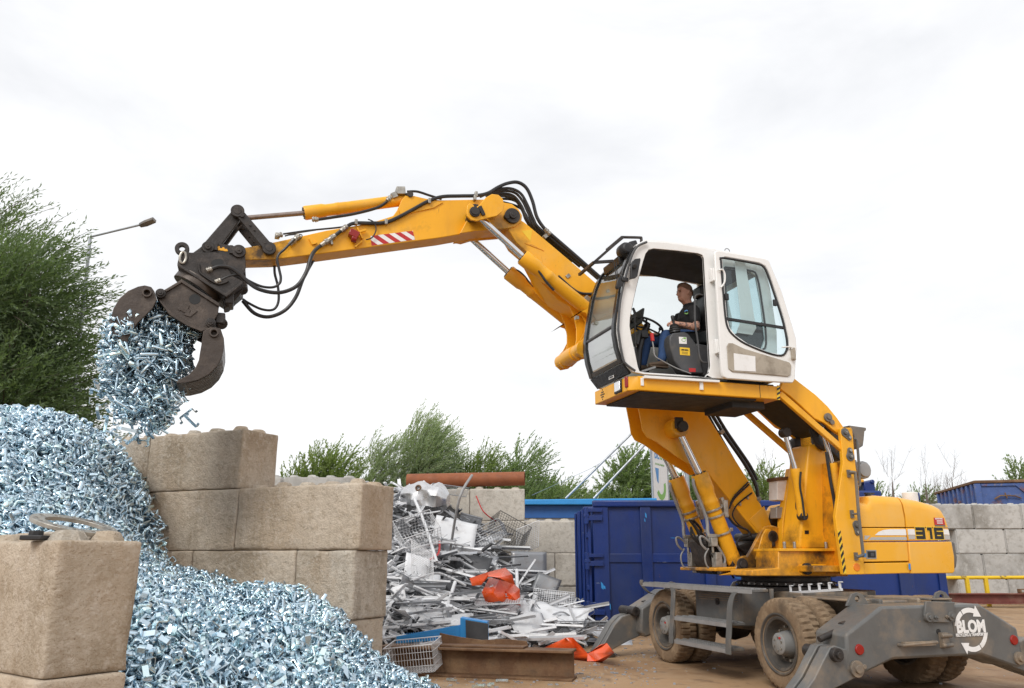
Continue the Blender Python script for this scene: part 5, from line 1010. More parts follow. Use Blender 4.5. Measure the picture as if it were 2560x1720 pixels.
m_ = fp[3]; b = MB(); b.cyl((m_.x + .005, SF + .12, m_.z), (m_.x + .005, SN - .11, m_.z), .026, n=10); sub(cab, 'screen_bar', b, M['cabgrey'], 0)
q = S(1572, 917, SN); b = MB(); b.box((q.x + .018, .72, q.z - .035), (.004, .15, .035)); sub(cab, 'maker_sticker', b, M['stickerwhite'], 0)
lettering('LIEBHERR', M['stickerblack'], .026, frame((q.x + .0215, .72, q.z - .035), (0, 1, 0), (0, 0, 1)), cab, wide=.001)
b = MB(); b.panel1([S(u, v, SF + .02) for u, v in far_hole]); sub(cab, 'window_pane', b, M['glass'], 0)
b = MB(); b.panel1(C_(rear_hole, SN - .03)); sub(cab, 'window_pane', b, M['glasstint'], 0)
b = MB(); b.add([Vector((lerp(rx, rtx, t) + .02, s, lerp(rz0, rz1, t))) for s, t in ((SF + .12, .48), (SN - .12, .48), (SN - .12, .94), (SF + .12, .94))], [(0, 1, 2, 3)]); sub(cab, 'window_pane', b, M['glass'], 0)
b = MB(); b.tube(smooth_path(C_(door_hole + door_hole[:1], SN - .02), 3), .011, 6, close=False); sub(cab, 'door_seal', b, M['black'], 0)
b = MB(); b.tube(smooth_path(C_(rear_hole + rear_hole[:1], SN + .0), 3), .014, 6); sub(cab, 'window_seal', b, M['black'], 0)
b = MB(); b.hose([(1617, 605), (1593, 617), (1577, 646), (1562, 700), (1551, 751), (1546, 809), (1547, 837), (1557, 895), (1566, 911), (1588, 927)], 1.235, .016); sub(cab, 'pillar_rail', b, M['cabgrey'], 0)
# open door folded back along the cab side
DS = 1.27; dout = [(1782, 634), (1786, 630), (1796, 630), (1850, 639), (1908, 649), (1918, 654), (1950, 732), (1973, 806), (1986, 850), (1987, 875), (1982, 950), (1977, 959), (1900, 955), (1812, 948), (1803, 943), (1799, 930), (1790, 780)]
dhole = [(1802, 650), (1808, 645), (1893, 660), (1909, 668), (1918, 684), (1937, 739), (1956, 799), (1967, 850), (1966, 876), (1953, 889), (1918, 882), (1864, 860), (1835, 840), (1820, 821), (1813, 790), (1807, 719)]
b = MB(); b.panel(CP(dout, DS), [CP(dhole, DS)], (0, .045, 0)); door = sub(cab, 'door', b, M['white'], .012)
def dp(name, mb, m, bev=.003): return mb.build(name, m, cab, bev)
b = MB(); b.tube(smooth_path(CP(dhole + dhole[:1], DS + .045), 3), .015, 8); b.bar(S(1815, 797, DS + .04), S(1961, 820, DS + .04), .03, .035); dp('door_seal', b, M['black'], 0)
b = MB(); b.panel1(CP(dhole, DS + .02)); dp('door_pane', b, M['glasstint'], 0)
b = MB(); b.prism(CP([(1816, 866), (1820, 858), (1830, 858), (1860, 872), (1972, 906), (1977, 914), (1975, 938), (1968, 942), (1830, 930), (1820, 922)], DS + .045), (0, .016, 0)); dp('door_lining', b, M['beige'], .008)
b = MB(); b.prism(CP([(1834, 883), (1888, 891), (1889, 929), (1836, 926)], DS + .062), (0, .003, 0)); dp('document_pouch', b, M['stickerwhite'], 0)
b = MB(); b.hose([(1797, 676), (1806, 674), (1812, 686), (1811, 706), (1802, 719)], DS + .07, .012); b.hose([(1955, 868), (1976, 867), (1980, 872)], DS + .07, .01); dp('door_handle', b, M['white'], 0)
b = MB()
for u, v in ((1778, 690), (1790, 868)): p = S(u, v, SN); b.box((p.x, SN + .03, p.z), (.07, .05, .19)); b.cyl((p.x, SN + .06, p.z - .09), (p.x, SN + .06, p.z + .09), .022, n=10)
b.each('door_hinge', M['white'], cab, .006)
b = MB(); b.box(S(1982, 885, DS + .05), (.06, .05, .17)); b.cyl(S(1982, 895, DS + .07), S(1982, 895, DS + .10), .02, n=10); dp('door_lock', b, M['beige'], .006)
b = MB(); b.box(S(1817, 742, DS + .06), (.05, .03, .09)); b.box(S(1937, 757, DS + .06), (.05, .03, .09)); b.each('window_catch', M['black'], cab, .006)
b = MB(); b.prism(CP([(1835, 650), (1862, 655), (1884, 790), (1890, 820), (1880, 838), (1840, 832), (1852, 800)], SN + .015), (0, .012, 0)); dp('rear_trim', b, M['white'], .004)
# sill, base frame under the cab
b = MB(); b.prism([S(u, v, SN + .06) for u, v in ((1612, 938), (1800, 950), (1800, 956), (1612, 945))], (0, -.1, 0)); b.box(S(1752, 966, SN), (.05, .05, .1)); b.box(S(1605, 955, SN), (.04, .03, .10)); sub(cab, 'door_sill', b, M['white'], .004)
bt = [S(u, v, SN) for u, v in ((1579, 937), (1950, 965), (1950, 1001), (1583, 974))]
b = MB(); zt, zb2 = bt[0].z, bt[3].z; xf, xr = bt[0].x, bt[2].x
b.prism([Vector((x, s, zb2)) for x, s in ((xf + .02, SF + .0), (xf + .02, SN - .09), (xf - .09, SN), (xr, SN), (xr, SF + .0))], (0, 0, zt - zb2 - .005)); base = part('cab_base', b, M['yellow'], .012)
b = MB(); b.box(((xf + xr) / 2 + .1, (SF + SN) / 2, zb2 - .012), (xf - xr - .45, SN - SF - .1, .024)); b.box((xr + .35, (SF + SN) / 2, zb2 - .05), (.5, .7, .10)); sub(base, 'belly_plate', b, M['cabdark'], .01)
b = MB(); b.box((xr + .30, SN + .0015, (zt + zb2) / 2), (.006, .003, zt - zb2 - .01)); sub(base, 'panel_gap', b, M['stickerblack'], 0)
hz = [S(u, v, SN + .003) for u, v in ((1942, 963), (1950, 964), (1950, 1000), (1942, 999))]; b = MB(); b.prism(hz, (0, .002, 0)); sub(base, 'hazard_strip', b, M['stickeryellow'], 0)
b = MB()
for k in range(3): a0 = .08 + k * .33; b.prism([lerp(hz[0], hz[3], min(a0 + .14, 1)) + Vector((0, .003, 0)), lerp(hz[1], hz[2], a0) + Vector((0, .003, 0)), lerp(hz[1], hz[2], a0 + .14) + Vector((0, .003, 0)), lerp(hz[0], hz[3], min(a0 + .3, 1)) + Vector((0, .003, 0))], (0, .001, 0))
sub(base, 'hazard_bar', b, M['stickerblack'], 0)
zm = (zt + zb2) / 2
b = MB(); b.box((xf + .025, .86, zm + .01), (.03, .21, .17)); sub(base, 'headlamp_housing', b, M['black'], .01); b = MB(); b.box((xf + .042, .86, zm + .01), (.01, .16, .125)); sub(base, 'headlamp', b, M['lampglass'], .006)
b = MB(); b.box((xf + .0, 1.085, zm + .02), (.08, .05, .14), Matrix.Rotation(R(30), 3, 'Z')); sub(base, 'indicator_lamp', b, M['lampred'], .008)
b = MB()
for i in range(-2, 3):
    for j in range(-2, 3):
        if abs(i) + abs(j) <= 2: b.cyl((xf + .018, .36 + i * .028 + j * .0, zm + j * .032), (xf + .0235, .36 + i * .028, zm + j * .032), .011, n=8)
sub(base, 'speaker_hole', b, M['stickerblack'], 0)
# roof equipment
b = MB(); b.hose([(1603, 606), (1603, 596), (1598, 594), (1556, 593)], .95, .02) ; b.bar(S(1557, 593, .95), S(1485, 656, .95), .04, .035); b.bar(S(1485, 656, .95), S(1532, 653, .95), .04, .035); b.bar(S(1485, 656, .95), S(1485, 656, .95) + Vector((0, -.5, 0)), .035, .035); b.bar(S(1556, 593, .95), S(1556, 593, .95) + Vector((0, -.5, 0)), .035, .035); sub(cab, 'lamp_guard_frame', b, M['steel_dark'], .004)
b = MB(); p = S(1562, 627, .95); b.lathe([(0, -.12), (.07, -.12), (.1, -.06), (.1, .06), (.07, .12), (0, .12)], p, (0, 1, 0), 14); b.box(S(1578, 620, .95), (.12, .2, .14), Matrix.Rotation(R(20), 3, 'Y')); b.prism(CP([(1545, 640), (1585, 615), (1590, 640), (1550, 660)], .9), (0, -.5, 0)); sub(cab, 'work_lamp', b, M['black'], .015)
b = MB(); b.prism(CP([(1577, 690), (1580, 655), (1588, 647), (1601, 645), (1602, 650), (1594, 690), (1590, 694), (1576, 697)], 1.33), (0, -.045, 0)); b.cyl(S(1587, 665, 1.3), S(1587, 665, 1.38), .03, n=12); b.cyl(S(1575, 662, 1.25), S(1588, 662, 1.32), .012, n=8); mir = sub(cab, 'mirror', b, M['black'], .012)
b = MB(); b.prism(CP([(1541, 716), (1545, 695), (1558, 688), (1562, 695), (1556, 715), (1545, 722)], 1.25), (0, -.05, 0)); b.cyl(S(1550, 686, 1.2), S(1562, 700, 1.24), .014, n=8); b.box(S(1562, 699, 1.25), (.09, .04, .05)); sub(cab, 'mirror', b, M['black'], .012)
b = MB(); b.hose([(1541, 655), (1543, 690), (1545, 740), (1546, 795)], 1.0, .007, 6); b.hose([(1535, 655), (1540, 690), (1543, 700)], 1.05, .007, 6); sub(cab, 'wiper', b, M['black'], 0)
p = S(1818, 628, 1.0); b = MB(); b.tube([p + Vector((.04 * math.cos(a), 0, .04 * math.sin(a))) for a in [i * math.pi / 6 for i in range(7)]], .008, 6); sub(cab, 'lifting_eye', b, M['lightgrey'], 0)
# interior
fl = S(1620, 936, SN).z; b = MB(); b.box(((xf + rx) / 2 - .1, (SF + SN) / 2, fl - .012), (xf - rx - .25, SN - SF - .12, .03)); sub(cab, 'cab_floor', b, M['cabdark'], 0)
b = MB(); b.prism(CP([(1674, 858), (1675, 842), (1682, 832), (1711, 829), (1721, 834), (1746, 866), (1760, 934), (1708, 932), (1685, 901)], 1.02), (0, -.17, 0)); con = sub(cab, 'control_console', b, M['cabgrey'], .02, seg=3)
b = MB(); b.prism(CP([(1741, 858), (1770, 864), (1774, 938), (1757, 938), (1748, 890)], 1.0), (0, -.12, 0)); dp('rear_console', b, M['cabgrey'], .012)
for px, m in (([(1697, 842), (1716, 843), (1717, 860), (1698, 859)], 'stickerwhite'), ([(1699, 868), (1724, 870), (1725, 889), (1700, 887)], 'stickeryellow'), ([(1722, 920), (1739, 921), (1739, 930), (1723, 930)], 'red')):
    b = MB(); b.prism(CP(px, 1.0215), (0, .002, 0)); dp('console_sticker', b, M[m], 0)
lettering('LIEBHERR', M['stickerblack'], .026, FARR(S(1711.5, 875, 1.0245)), cab, wide=.001)
b = MB()
for k in range(3): p = S(1712, 880 + k * 2.4, 1.0245); b.box(p, (.09, .001, .004))
dp('sticker_print', b, M['stickerblack'], 0)
b = MB(); p = S(1709, 850, 1.0245); b.tube([p + Vector((.03 * math.cos(a), 0, .02 * math.sin(a))) for a in [i * math.pi / 6 for i in range(12)]], .003, 4, close=True); b.box(p + Vector((-.02, 0, .028)), (.04, .001, .018)); dp('sticker_print', b, M['stickergreen'], 0)
b = MB(); p = S(1690, 828, .95); b.lathe([(.075, 0), (.07, .02), (.078, .03), (.066, .05), (.072, .06), (.058, .08), (.062, .09), (.045, .11), (.02, .12), (.016, .15), (.022, .17), (.026, .22), (.018, .235), (0, .24)], p + Vector((.015, 0, -.02)), (.12, 0, 1), 18); joy = p; dp('joystick', b, M['black'], 0)
b = MB(); b.hose([(1727, 934), (1690, 920), (1652, 900), (1637, 889), (1634, 870), (1630, 848)], 1.08, .009, 6); dp('safety_lever', b, M['lightgrey'], 0)
b = MB(); b.cyl(S(1632, 853, 1.08), S(1629, 833, 1.08), .024, n=10); dp('lever_knob', b, M['red'], .006)
b = MB(); b.hose([(1762, 739), (1748, 736), (1739, 740), (1737, 752), (1738, 809), (1744, 850), (1749, 892), (1757, 905), (1773, 907)], 1.12, .013); dp('entry_rail', b, M['cabgrey'], 0)
b = MB(); q = S(1750, 848, .62); b.prism([Vector((p.x, .40, p.z)) for p in CP([(1690, 850), (1692, 838), (1760, 834), (1772, 850), (1770, 870), (1700, 866)], .65)], (0, .46, 0)); seat = dp('seat', b, M['black'], .03)
b = MB(); b.prism([Vector((p.x, .40, p.z)) for p in CP([(1752, 842), (1746, 800), (1745, 765), (1750, 742), (1764, 740), (1775, 765), (1778, 845)], .65)], (0, .46, 0)); b.prism([Vector((p.x, .5, p.z)) for p in CP([(1744, 742), (1742, 718), (1752, 714), (1764, 718), (1766, 742)], .65)], (0, .26, 0)); dp('seat_back', b, M['black'], .03)
b = MB(); b.box(S(1740, 900, .65), (.35, .35, .35)); dp('seat_base', b, M['cabdark'], .02)
wc = S(1617, 816, .66); nrm = Vector((-.42, 0, .9)).normalized(); e1 = Vector((0, 1, 0)); e2 = nrm.cross(e1)
b = MB(); b.tube([wc + (e1 * math.cos(a) + e2 * math.sin(a)) * .225 for a in [i * 2 * math.pi / 40 for i in range(40)]], .016, 8, close=True)
for a in (R(90), R(210), R(330)): b.tube([wc + nrm * -.02, wc + (e1 * math.cos(a) + e2 * math.sin(a)) * .22], .014, 6)
b.cyl(wc - nrm * .05, wc + nrm * .02, .045, n=14); k = wc + e2 * .19; b.cyl(k, k + nrm * .05, .012, n=8); b.lathe([(0, 0), (.02, .005), (.026, .025), (.018, .045), (0, .05)], k + nrm * .05, nrm, 12); dp('steering_wheel', b, M['black'], 0)
b = MB(); b.tube([wc - nrm * .04, S(1606, 840, .66), S(1598, 875, .66), S(1594, 925, .66)], .045, 10); b.box(S(1606, 838, .66), (.1, .16, .1)); b.box(S(1585, 850, .66), (.04, .3, .2), Matrix.Rotation(R(-15), 3, 'Y')); b.tube(CP([(1583, 770), (1586, 785), (1590, 900), (1594, 925)], 1.05), .012, 6); b.hose([(1582, 770), (1594, 790), (1625, 812)], .2, .02); b.each('steering_column', M['black'], cab, .006)
b = MB(); b.box(S(1588, 800, .6), (.03, .45, .22), Matrix.Rotation(R(-12), 3, 'Y')); dp('instrument_panel', b, M['cabdark'], .01)
b = MB(); b.box(S(1618, 925, .8), (.22, .1, .03), Matrix.Rotation(R(20), 3, 'Y')); b.box(S(1618, 925, .55), (.22, .1, .03), Matrix.Rotation(R(20), 3, 'Y')); dp('pedal', b, M['lightgrey'], .004)

# =================================================================== OPERATOR
def limb(nodes, k=4, n=14):                                         # one tapering limb, rounded at both ends
    P = [Vector(p) for p, r in nodes]; Rr = [r for p, r in nodes]; d0 = (P[1] - P[0]).normalized(); d1 = (P[-1] - P[-2]).normalized()
    pts = [P[0] - d0 * Rr[0] * .8, P[0] - d0 * Rr[0] * .5] + P + [P[-1] + d1 * Rr[-1] * .5, P[-1] + d1 * Rr[-1] * .8]; rr = [Rr[0] * .35, Rr[0] * .8] + Rr + [Rr[-1] * .8, Rr[-1] * .35]
    b = MB(); b.tube(pts, rr, n); return b.mesh('limb', M['skin'], 0)
def trunk(secs, n=20):                                              # torso: level rings (centre, half depth, half width)
    b = MB(); vv = []
    for c, rx_, ry_ in secs: vv += [Vector(c) + Vector((rx_ * math.cos(2 * math.pi * k / n), ry_ * math.sin(2 * math.pi * k / n), 0)) for k in range(n)]
    fs = [tuple(range(n))[::-1], tuple(range((len(secs) - 1) * n, len(secs) * n))]
    for i in range(len(secs) - 1): fs += [(i * n + k, i * n + (k + 1) % n, (i + 1) * n + (k + 1) % n, (i + 1) * n + k) for k in range(n)]
    b.add(vv, fs); return b.mesh('trunk', M['skin'], 0)
def fuse(meshes, voxel):
    bm = bmesh.new()
    for m in meshes: bm.from_mesh(m)
    bmesh.ops.recalc_face_normals(bm, faces=bm.faces[:])
    me = bpy.data.meshes.new('tmp'); bm.to_mesh(me); bm.free(); o = bpy.data.objects.new('tmp', me); sc.collection.objects.link(o)
    r = o.modifiers.new('r', 'REMESH'); r.mode = 'VOXEL'; r.voxel_size = voxel; r.use_smooth_shade = True; s2 = o.modifiers.new('s', 'SMOOTH'); s2.factor = .5; s2.iterations = 2
    bpy.context.view_layer.update(); out = bpy.data.meshes.new_from_object(o.evaluated_get(bpy.context.evaluated_depsgraph_get())); bpy.data.objects.remove(o)
    out.polygons.foreach_set('use_smooth', [True] * len(out.polygons)); return out
seat_p = S(1725, 845, .64); PO = Vector((seat_p.x, .64, seat_p.z))
def J(u, v, s): p = S(u, v, s); return p - PO
hc = J(1711, 731, .64)                                              # middle of the head
neckb = J(1723, 767, .64); chest = J(1722, 798, .64); waist = J(1726, 828, .64); pel = J(1728, 845, .64)
shN, shF = J(1734, 775, .83), J(1734, 775, .45); shF = Vector((shN.x, -.19, shN.z)); shN = Vector((shN.x, .19, shN.z))
elN = J(1742, 819, .93); wrN = J(1692, 809, .93); elF = Vector((elN.x + .02, -.26, elN.z)); wrF = J(1646, 838, .45)
hiN, hiF = pel + Vector((.02, .10, -.02)), pel + Vector((.02, -.10, -.02)); knN = J(1663, 838, .78); anN = J(1655, 902, .80); knF = J(1616, 856, .48); anF = J(1600, 912, .48); knF.z = knN.z - .02
anF = J(1606, 912, .48)
def torso(g): return trunk([(pel + Vector((0, 0, -.10)), .05 + g, .08 + g), (pel + Vector((0, 0, -.06)), .11 + g, .15 + g), (pel, .125 + g, .17 + g), (waist, .12 + g, .155 + g), (lerp(waist, chest, .5), .12 + g, .158 + g), (chest, .125 + g, .175 + g), (lerp(chest, neckb, .4), .115 + g, .185 + g), (lerp(chest, neckb, .7), .095 + g, .165 + g), (lerp(chest, neckb, .9), .075 + g, .11 + g), (neckb + Vector((0, 0, .01)), .05 + g, .06 + g)])
bodyparts = [torso(0), limb([(neckb + Vector((-.01, 0, -.06)), .068), (lerp(neckb, hc, .4), .058), (hc + Vector((-.025, 0, -.05)), .057)])]
for sh_, el, wr in ((shN, elN, wrN), (shF, elF, wrF)):
    bodyparts += [limb([(sh_, .066), (lerp(sh_, el, .35), .058), (el, .046)]), limb([(el, .046), (lerp(el, wr, .25), .051), (lerp(el, wr, .6), .041), (wr, .030)])]
for hi, kn, an in ((hiN, knN, anN), (hiF, knF, anF)):
    bodyparts += [limb([(hi, .095), (lerp(hi, kn, .5), .085), (kn, .062)]), limb([(kn, .060), (lerp(kn, an, .3), .062), (an, .042)])]
hp0 = hc + Vector((-.005, 0, -.13))
rings = [(-.05, .015, -.075, .055), (-.015, .05, -.075, .052), (0, .082, -.075, .048), (.018, .096, -.078, .056), (.040, .094, -.086, .063), (.052, .101, -.09, .065), (.064, .097, -.094, .067), (.09, .094, -.10, .070), (.108, .088, -.104, .073), (.128, .100, -.106, .075), (.16, .098, -.107, .076), (.19, .083, -.10, .071), (.215, .055, -.08, .057), (.233, .02, -.045, .035), (.238, -.005, -.015, .01)]
b = MB(); n = 24; vv = []
for z, fx, bx_, wd in rings:
    for k in range(n):
        a = 2 * math.pi * k / n; c = math.cos(a); cx = (fx + bx_) / 2; rxx = (fx - bx_) / 2
        vv.append(hp0 + Vector((cx + rxx * math.copysign(abs(c) ** .85, c), wd * math.sin(a), z)))
HS = 1.1; vv = [hp0 + (q - hp0) * HS for q in vv]
fs = [tuple(range(n))[::-1], tuple(range((len(rings) - 1) * n, len(rings) * n))]
for i in range(len(rings) - 1): fs += [(i * n + k, i * n + (k + 1) % n, (i + 1) * n + (k + 1) % n, (i + 1) * n + k) for k in range(n)]
b.add(vv, fs)
b.add([hp0 + Vector(p) * HS for p in ((.09, -.012, .115), (.09, .012, .115), (.085, -.018, .066), (.085, .018, .066), (.126, -.008, .076), (.126, .008, .076), (.104, 0, .118), (.112, 0, .062))], [(0, 6, 4, 2), (1, 3, 5, 6), (6, 5, 4), (4, 5, 7), (2, 4, 7), (3, 7, 5), (2, 7, 3), (0, 1, 6), (0, 2, 3, 1)])
for sy in (1, -1): b.lathe([(0, -.035), (.016, -.03), (.022, 0), (.017, .03), (0, .037)], hp0 + Vector((-.012, sy * .076, .098)) * HS, (-.15, sy * .12, 1), 10)
headm = b.mesh('head', M['skin'], 0)
def hand(wr, d, up, side):                                         # palm, four unequal bent fingers and a thumb from the side of the palm
    d = d.normalized(); sd = d.cross(up).normalized(); up = sd.cross(d); b = MB()
    b.tube([wr - d * .03, wr + d * .02, wr + d * .06, wr + d * .088], [.028, .033, .036, .028], 10)
    for k, L in enumerate((.070, .080, .074, .058)):
        o = wr + d * .08 + sd * ((k - 1.5) * .019); b.tube([o, o + d * L * .45 - up * .008, o + d * L * .62 - up * .035, o + d * L * .38 - up * .058], [.0098, .0095, .009, .008], 8)
    o = wr + d * .03 + sd * side * .026; b.tube([o, o + d * .028 + sd * side * .018 - up * .01, o + d * .055 + sd * side * .010 - up * .026, o + d * .07 - up * .035], [.012, .0115, .010, .0085], 8)
    return b.mesh('hand', M['skin'], 0)
hN = hand(wrN, Vector((.9, -.25, .12)), Vector((-.1, .3, 1)), -1); hF = hand(wrF, Vector((.95, .15, -.05)), Vector((0, 0, 1)), 1)
pm = fuse(bodyparts + [headm, hN, hF], .0075)
pm.materials.append(M['skin']); pm.materials.append(M['tattoo'])
for p in pm.polygons:
    c = p.center
    for a, e in ((elN, wrN), (elF, wrF)):
        t = (c - a).dot(e - a) / (e - a).length_squared
        if -.35 < t < .93 and (c - lerp(a, e, t)).length < .085 : p.material_index = 1
op = thing('person', 'man in a black polo shirt and blue jeans seated at the controls in the cab', 'person', MC + MF * PO.x + ML * PO.y + Vector((0, 0, PO.z)), MROT)
ob('body', pm, op)
shm = [torso(.018)] + [limb([(sh_, .082), (lerp(sh_, el, .3), .078), (lerp(sh_, el, .62), .072)]) for sh_, el in ((shN, elN), (shF, elF))]
shm = fuse(shm, .010); shm.materials.append(M['shirt']); ob('polo_shirt', shm, op)
b = MB(); cn = neckb + Vector((.005, 0, .008)); b.lathe([(.082, -.03), (.076, .0), (.066, .035), (.078, .03), (.092, -.01)], cn, (.25, 0, 1), 22); b.build('collar', M['shirt'], op)
jm = [trunk([(pel + Vector((0, 0, -.12)), .06, .09), (pel + Vector((0, 0, -.07)), .125, .165), (pel, .138, .182), (pel + Vector((0, 0, .05)), .13, .175)])]
for hi, kn, an in ((hiN, knN, anN), (hiF, knF, anF)): jm += [limb([(hi, .106), (lerp(hi, kn, .5), .096), (kn, .076)]), limb([(kn, .074), (lerp(kn, an, .35), .072), (lerp(kn, an, .8), .062), (an + Vector((0, 0, .02)), .062)])]
jm = fuse(jm, .010); jm.materials.append(M['jeans']); ob('jeans', jm, op)
for an in (anN, anF):
    b = MB(); o = an + Vector((.0, 0, -.03)); vv = []; n = 14; secs = [(-.075, .030, .060), (-.05, .040, .085), (.0, .045, .10), (.05, .044, .075), (.11, .046, .058), (.165, .040, .050), (.20, .022, .036)]
    for x, wd, h in secs:
        for k in range(n): a = 2 * math.pi * k / n; vv.append(o + Vector((x, wd * math.cos(a), -.055 + h / 2 + h / 2 * math.sin(a))))
    fs = [tuple(range(n)), tuple(range((len(secs) - 1) * n, len(secs) * n))[::-1]]
    for i in range(len(secs) - 1): fs += [(i * n + k, i * n + (k + 1) % n, (i + 1) * n + (k + 1) % n, (i + 1) * n + k) for k in range(n)]
    b.add(vv, fs); b.box(o + Vector((.06, 0, -.06)), (.27, .085, .018)); b.build('shoe', M['shoe'], op, 0, 50)
b = MB(); n = 24; vv = []; hr = [r for r in rings if r[0] >= .118]; 
for i, (z, fx, bx_, wd) in enumerate(hr):
    t = i / (len(hr) - 1)
    for k in range(n):
        a = 2 * math.pi * k / n; c = math.cos(a); cx = (fx + bx_) / 2; rxx = (fx - bx_) / 2; e = .004; dz = max(c, 0) * (.055 * (1 - t)) - max(-c, 0) * .05 * (1 - t)
        ff = 1 - .10 * max(c, 0) * (1 - t)
        vv.append(hp0 + Vector((cx + (rxx + e) * ff * math.copysign(abs(c) ** .85, c), (wd + e) * math.sin(a), z + dz + e * .6)) * HS)
fs = [tuple(range((len(hr) - 1) * n, len(hr) * n))]
for i in range(len(hr) - 1): fs += [(i * n + k, i * n + (k + 1) % n, (i + 1) * n + (k + 1) % n, (i + 1) * n + k) for k in range(n)]
b.add(vv, fs); b.build('hair', M['hair'], op, 0, 60)
for sy in (1, -1):
    b = MB(); b.lathe([(0, -.009), (.007, -.005), (.0085, 0), (.007, .005), (0, .009)], hp0 + Vector((.086, sy * .034, .108)) * HS, (1, sy * .3, 0), 10); b.build('eye', M['stickerblack'], op)
    b = MB(); b.tube([hp0 + Vector((.097, sy * .018, .124)) * HS, hp0 + Vector((.096, sy * .034, .128)) * HS, hp0 + Vector((.082, sy * .054, .124)) * HS], .004, 5); b.build('eyebrow', M['hair'], op)
lp = J(1711, 779, .80); lp = Vector((chest.x + .10, .125, lp.z))
b = MB(); ca = Vector((.62, .78, 0)); bx1 = Vector((-.78, .62, 0)); bx2 = Vector((0, 0, 1))
for m_i, (a0, a1) in enumerate(((R(20), R(160)), (R(200), R(340)))):
    b.cur = m_i; P = [lp + ca * .03 + (bx1 * math.cos(a) * r + bx2 * math.sin(a) * r) for a, r in [(lerp(a0, a1, i / 8), .03) for i in range(9)] + [(lerp(a1, a0, i / 8), .018) for i in range(9)]]; b.prism(P, ca * .004)
b.build('chest_logo', [M['stickerblue'], M['stickergreen']], op)
# =================================================================== HEAP OF GALVANISED BRACKETS
CP_ = np.array([(-.86, 9.9, 0), (-1.2, 10.1, .0), (-1.55, 10.0, .22), (-.9, 9.2, 0), (-1.05, 8.5, 0), (-1.5, 7.6, .0), (-2.1, 6.7, .03), (-1.45, 9.0, .22), (-1.9, 9.5, .74), (-2.3, 9.6, 1.0), (-2.65, 9.6, 1.12), (-3.0, 9.9, 1.02), (-3.35, 10.2, .96), (-3.7, 10.4, 1.2), (-4.05, 10.5, 1.25), (-4.4, 10.7, 1.32), (-4.8, 10.8, 1.5),
    (-5.12, 10.9, 2.5), (-5.2, 9.9, 2.70), (-5.4, 9.5, 2.78), (-6.15, 9.5, 3.04), (-7.5, 9.6, 3.25), (-9, 9.5, 3.3), (-9, 12, 2.6), (-6.5, 11.6, 2.9), (-2.4, 7.6, .42), (-2.9, 7.0, .60), (-3.1, 7.3, .86), (-3.66, 8.9, 1.12), (-2.9, 8.6, .85), (-2.3, 8.6, .72), (-1.8, 8.6, .40), (-3.4, 6.2, .75), (-4.3, 7.3, 1.5), (-4.6, 8.6, 1.85), (-5.4, 7.4, 2.2), (-6.6, 7.2, 2.4), (-8, 7.5, 2.8), (-2.5, 6.2, .15), (-4.4, 6.6, 1.2), (-6, 6.2, 1.6), (-8, 6, 1.6), (-4.3, 9.8, 1.35), (-4.8, 10.0, 1.8)])
def _phi(d): return np.where(d > 1e-9, d * d * np.log(np.maximum(d, 1e-9)), 0)
_n = len(CP_); _K = _phi(np.linalg.norm(CP_[:, None, :2] - CP_[None, :, :2], axis=2)) + np.eye(_n) * .05; _P = np.hstack([np.ones((_n, 1)), CP_[:, :2]])
_sol = np.linalg.solve(np.vstack([np.hstack([_K, _P]), np.hstack([_P.T, np.zeros((3, 3))])]), np.concatenate([CP_[:, 2], np.zeros(3)]))
def heap_z(xy):
    xy = np.atleast_2d(xy); return _phi(np.linalg.norm(xy[:, None, :] - CP_[None, :, :2], axis=2)) @ _sol[:_n] + _sol[_n] + xy @ _sol[_n + 1:]
WP, WD, WNn = np.array((-1.78, 9.84)), np.array((-.8985, .439)), np.array((.439, .8985))
FP_, FX, FY = np.array((-2.80, 5.10)), np.array((.81, -.59)) / 1.002, np.array((.59, .81)) / 1.002
def heap_ok(xy, z):
    t = (xy - WP) @ WD; s = (xy - WP) @ WNn; ok = (z > -.02) & ~((t > -.15) & (s > -.06))
    fx = (xy - FP_) @ FX; fy = (xy - FP_) @ FY; ok &= ~((fx < .08) & (fy < .66)); return ok & (xy[:, 1] < 10.9 + np.maximum(-xy[:, 0] - 4.5, 0))
# sheet under the loose pieces, dark to paint the shade in gaps
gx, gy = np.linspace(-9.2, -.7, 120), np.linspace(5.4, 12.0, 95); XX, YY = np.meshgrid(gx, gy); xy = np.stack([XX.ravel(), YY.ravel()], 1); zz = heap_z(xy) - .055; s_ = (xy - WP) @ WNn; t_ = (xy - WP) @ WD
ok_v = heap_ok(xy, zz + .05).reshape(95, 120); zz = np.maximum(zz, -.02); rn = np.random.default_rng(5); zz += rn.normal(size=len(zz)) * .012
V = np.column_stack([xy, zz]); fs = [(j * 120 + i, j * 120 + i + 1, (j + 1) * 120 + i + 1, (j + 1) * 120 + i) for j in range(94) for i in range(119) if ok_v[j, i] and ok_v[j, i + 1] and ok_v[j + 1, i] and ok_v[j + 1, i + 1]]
m_ = MB(); m_.add([tuple(v) for v in V], fs); core = m_.mesh('bracket_heap', M['zincdark'], 60)
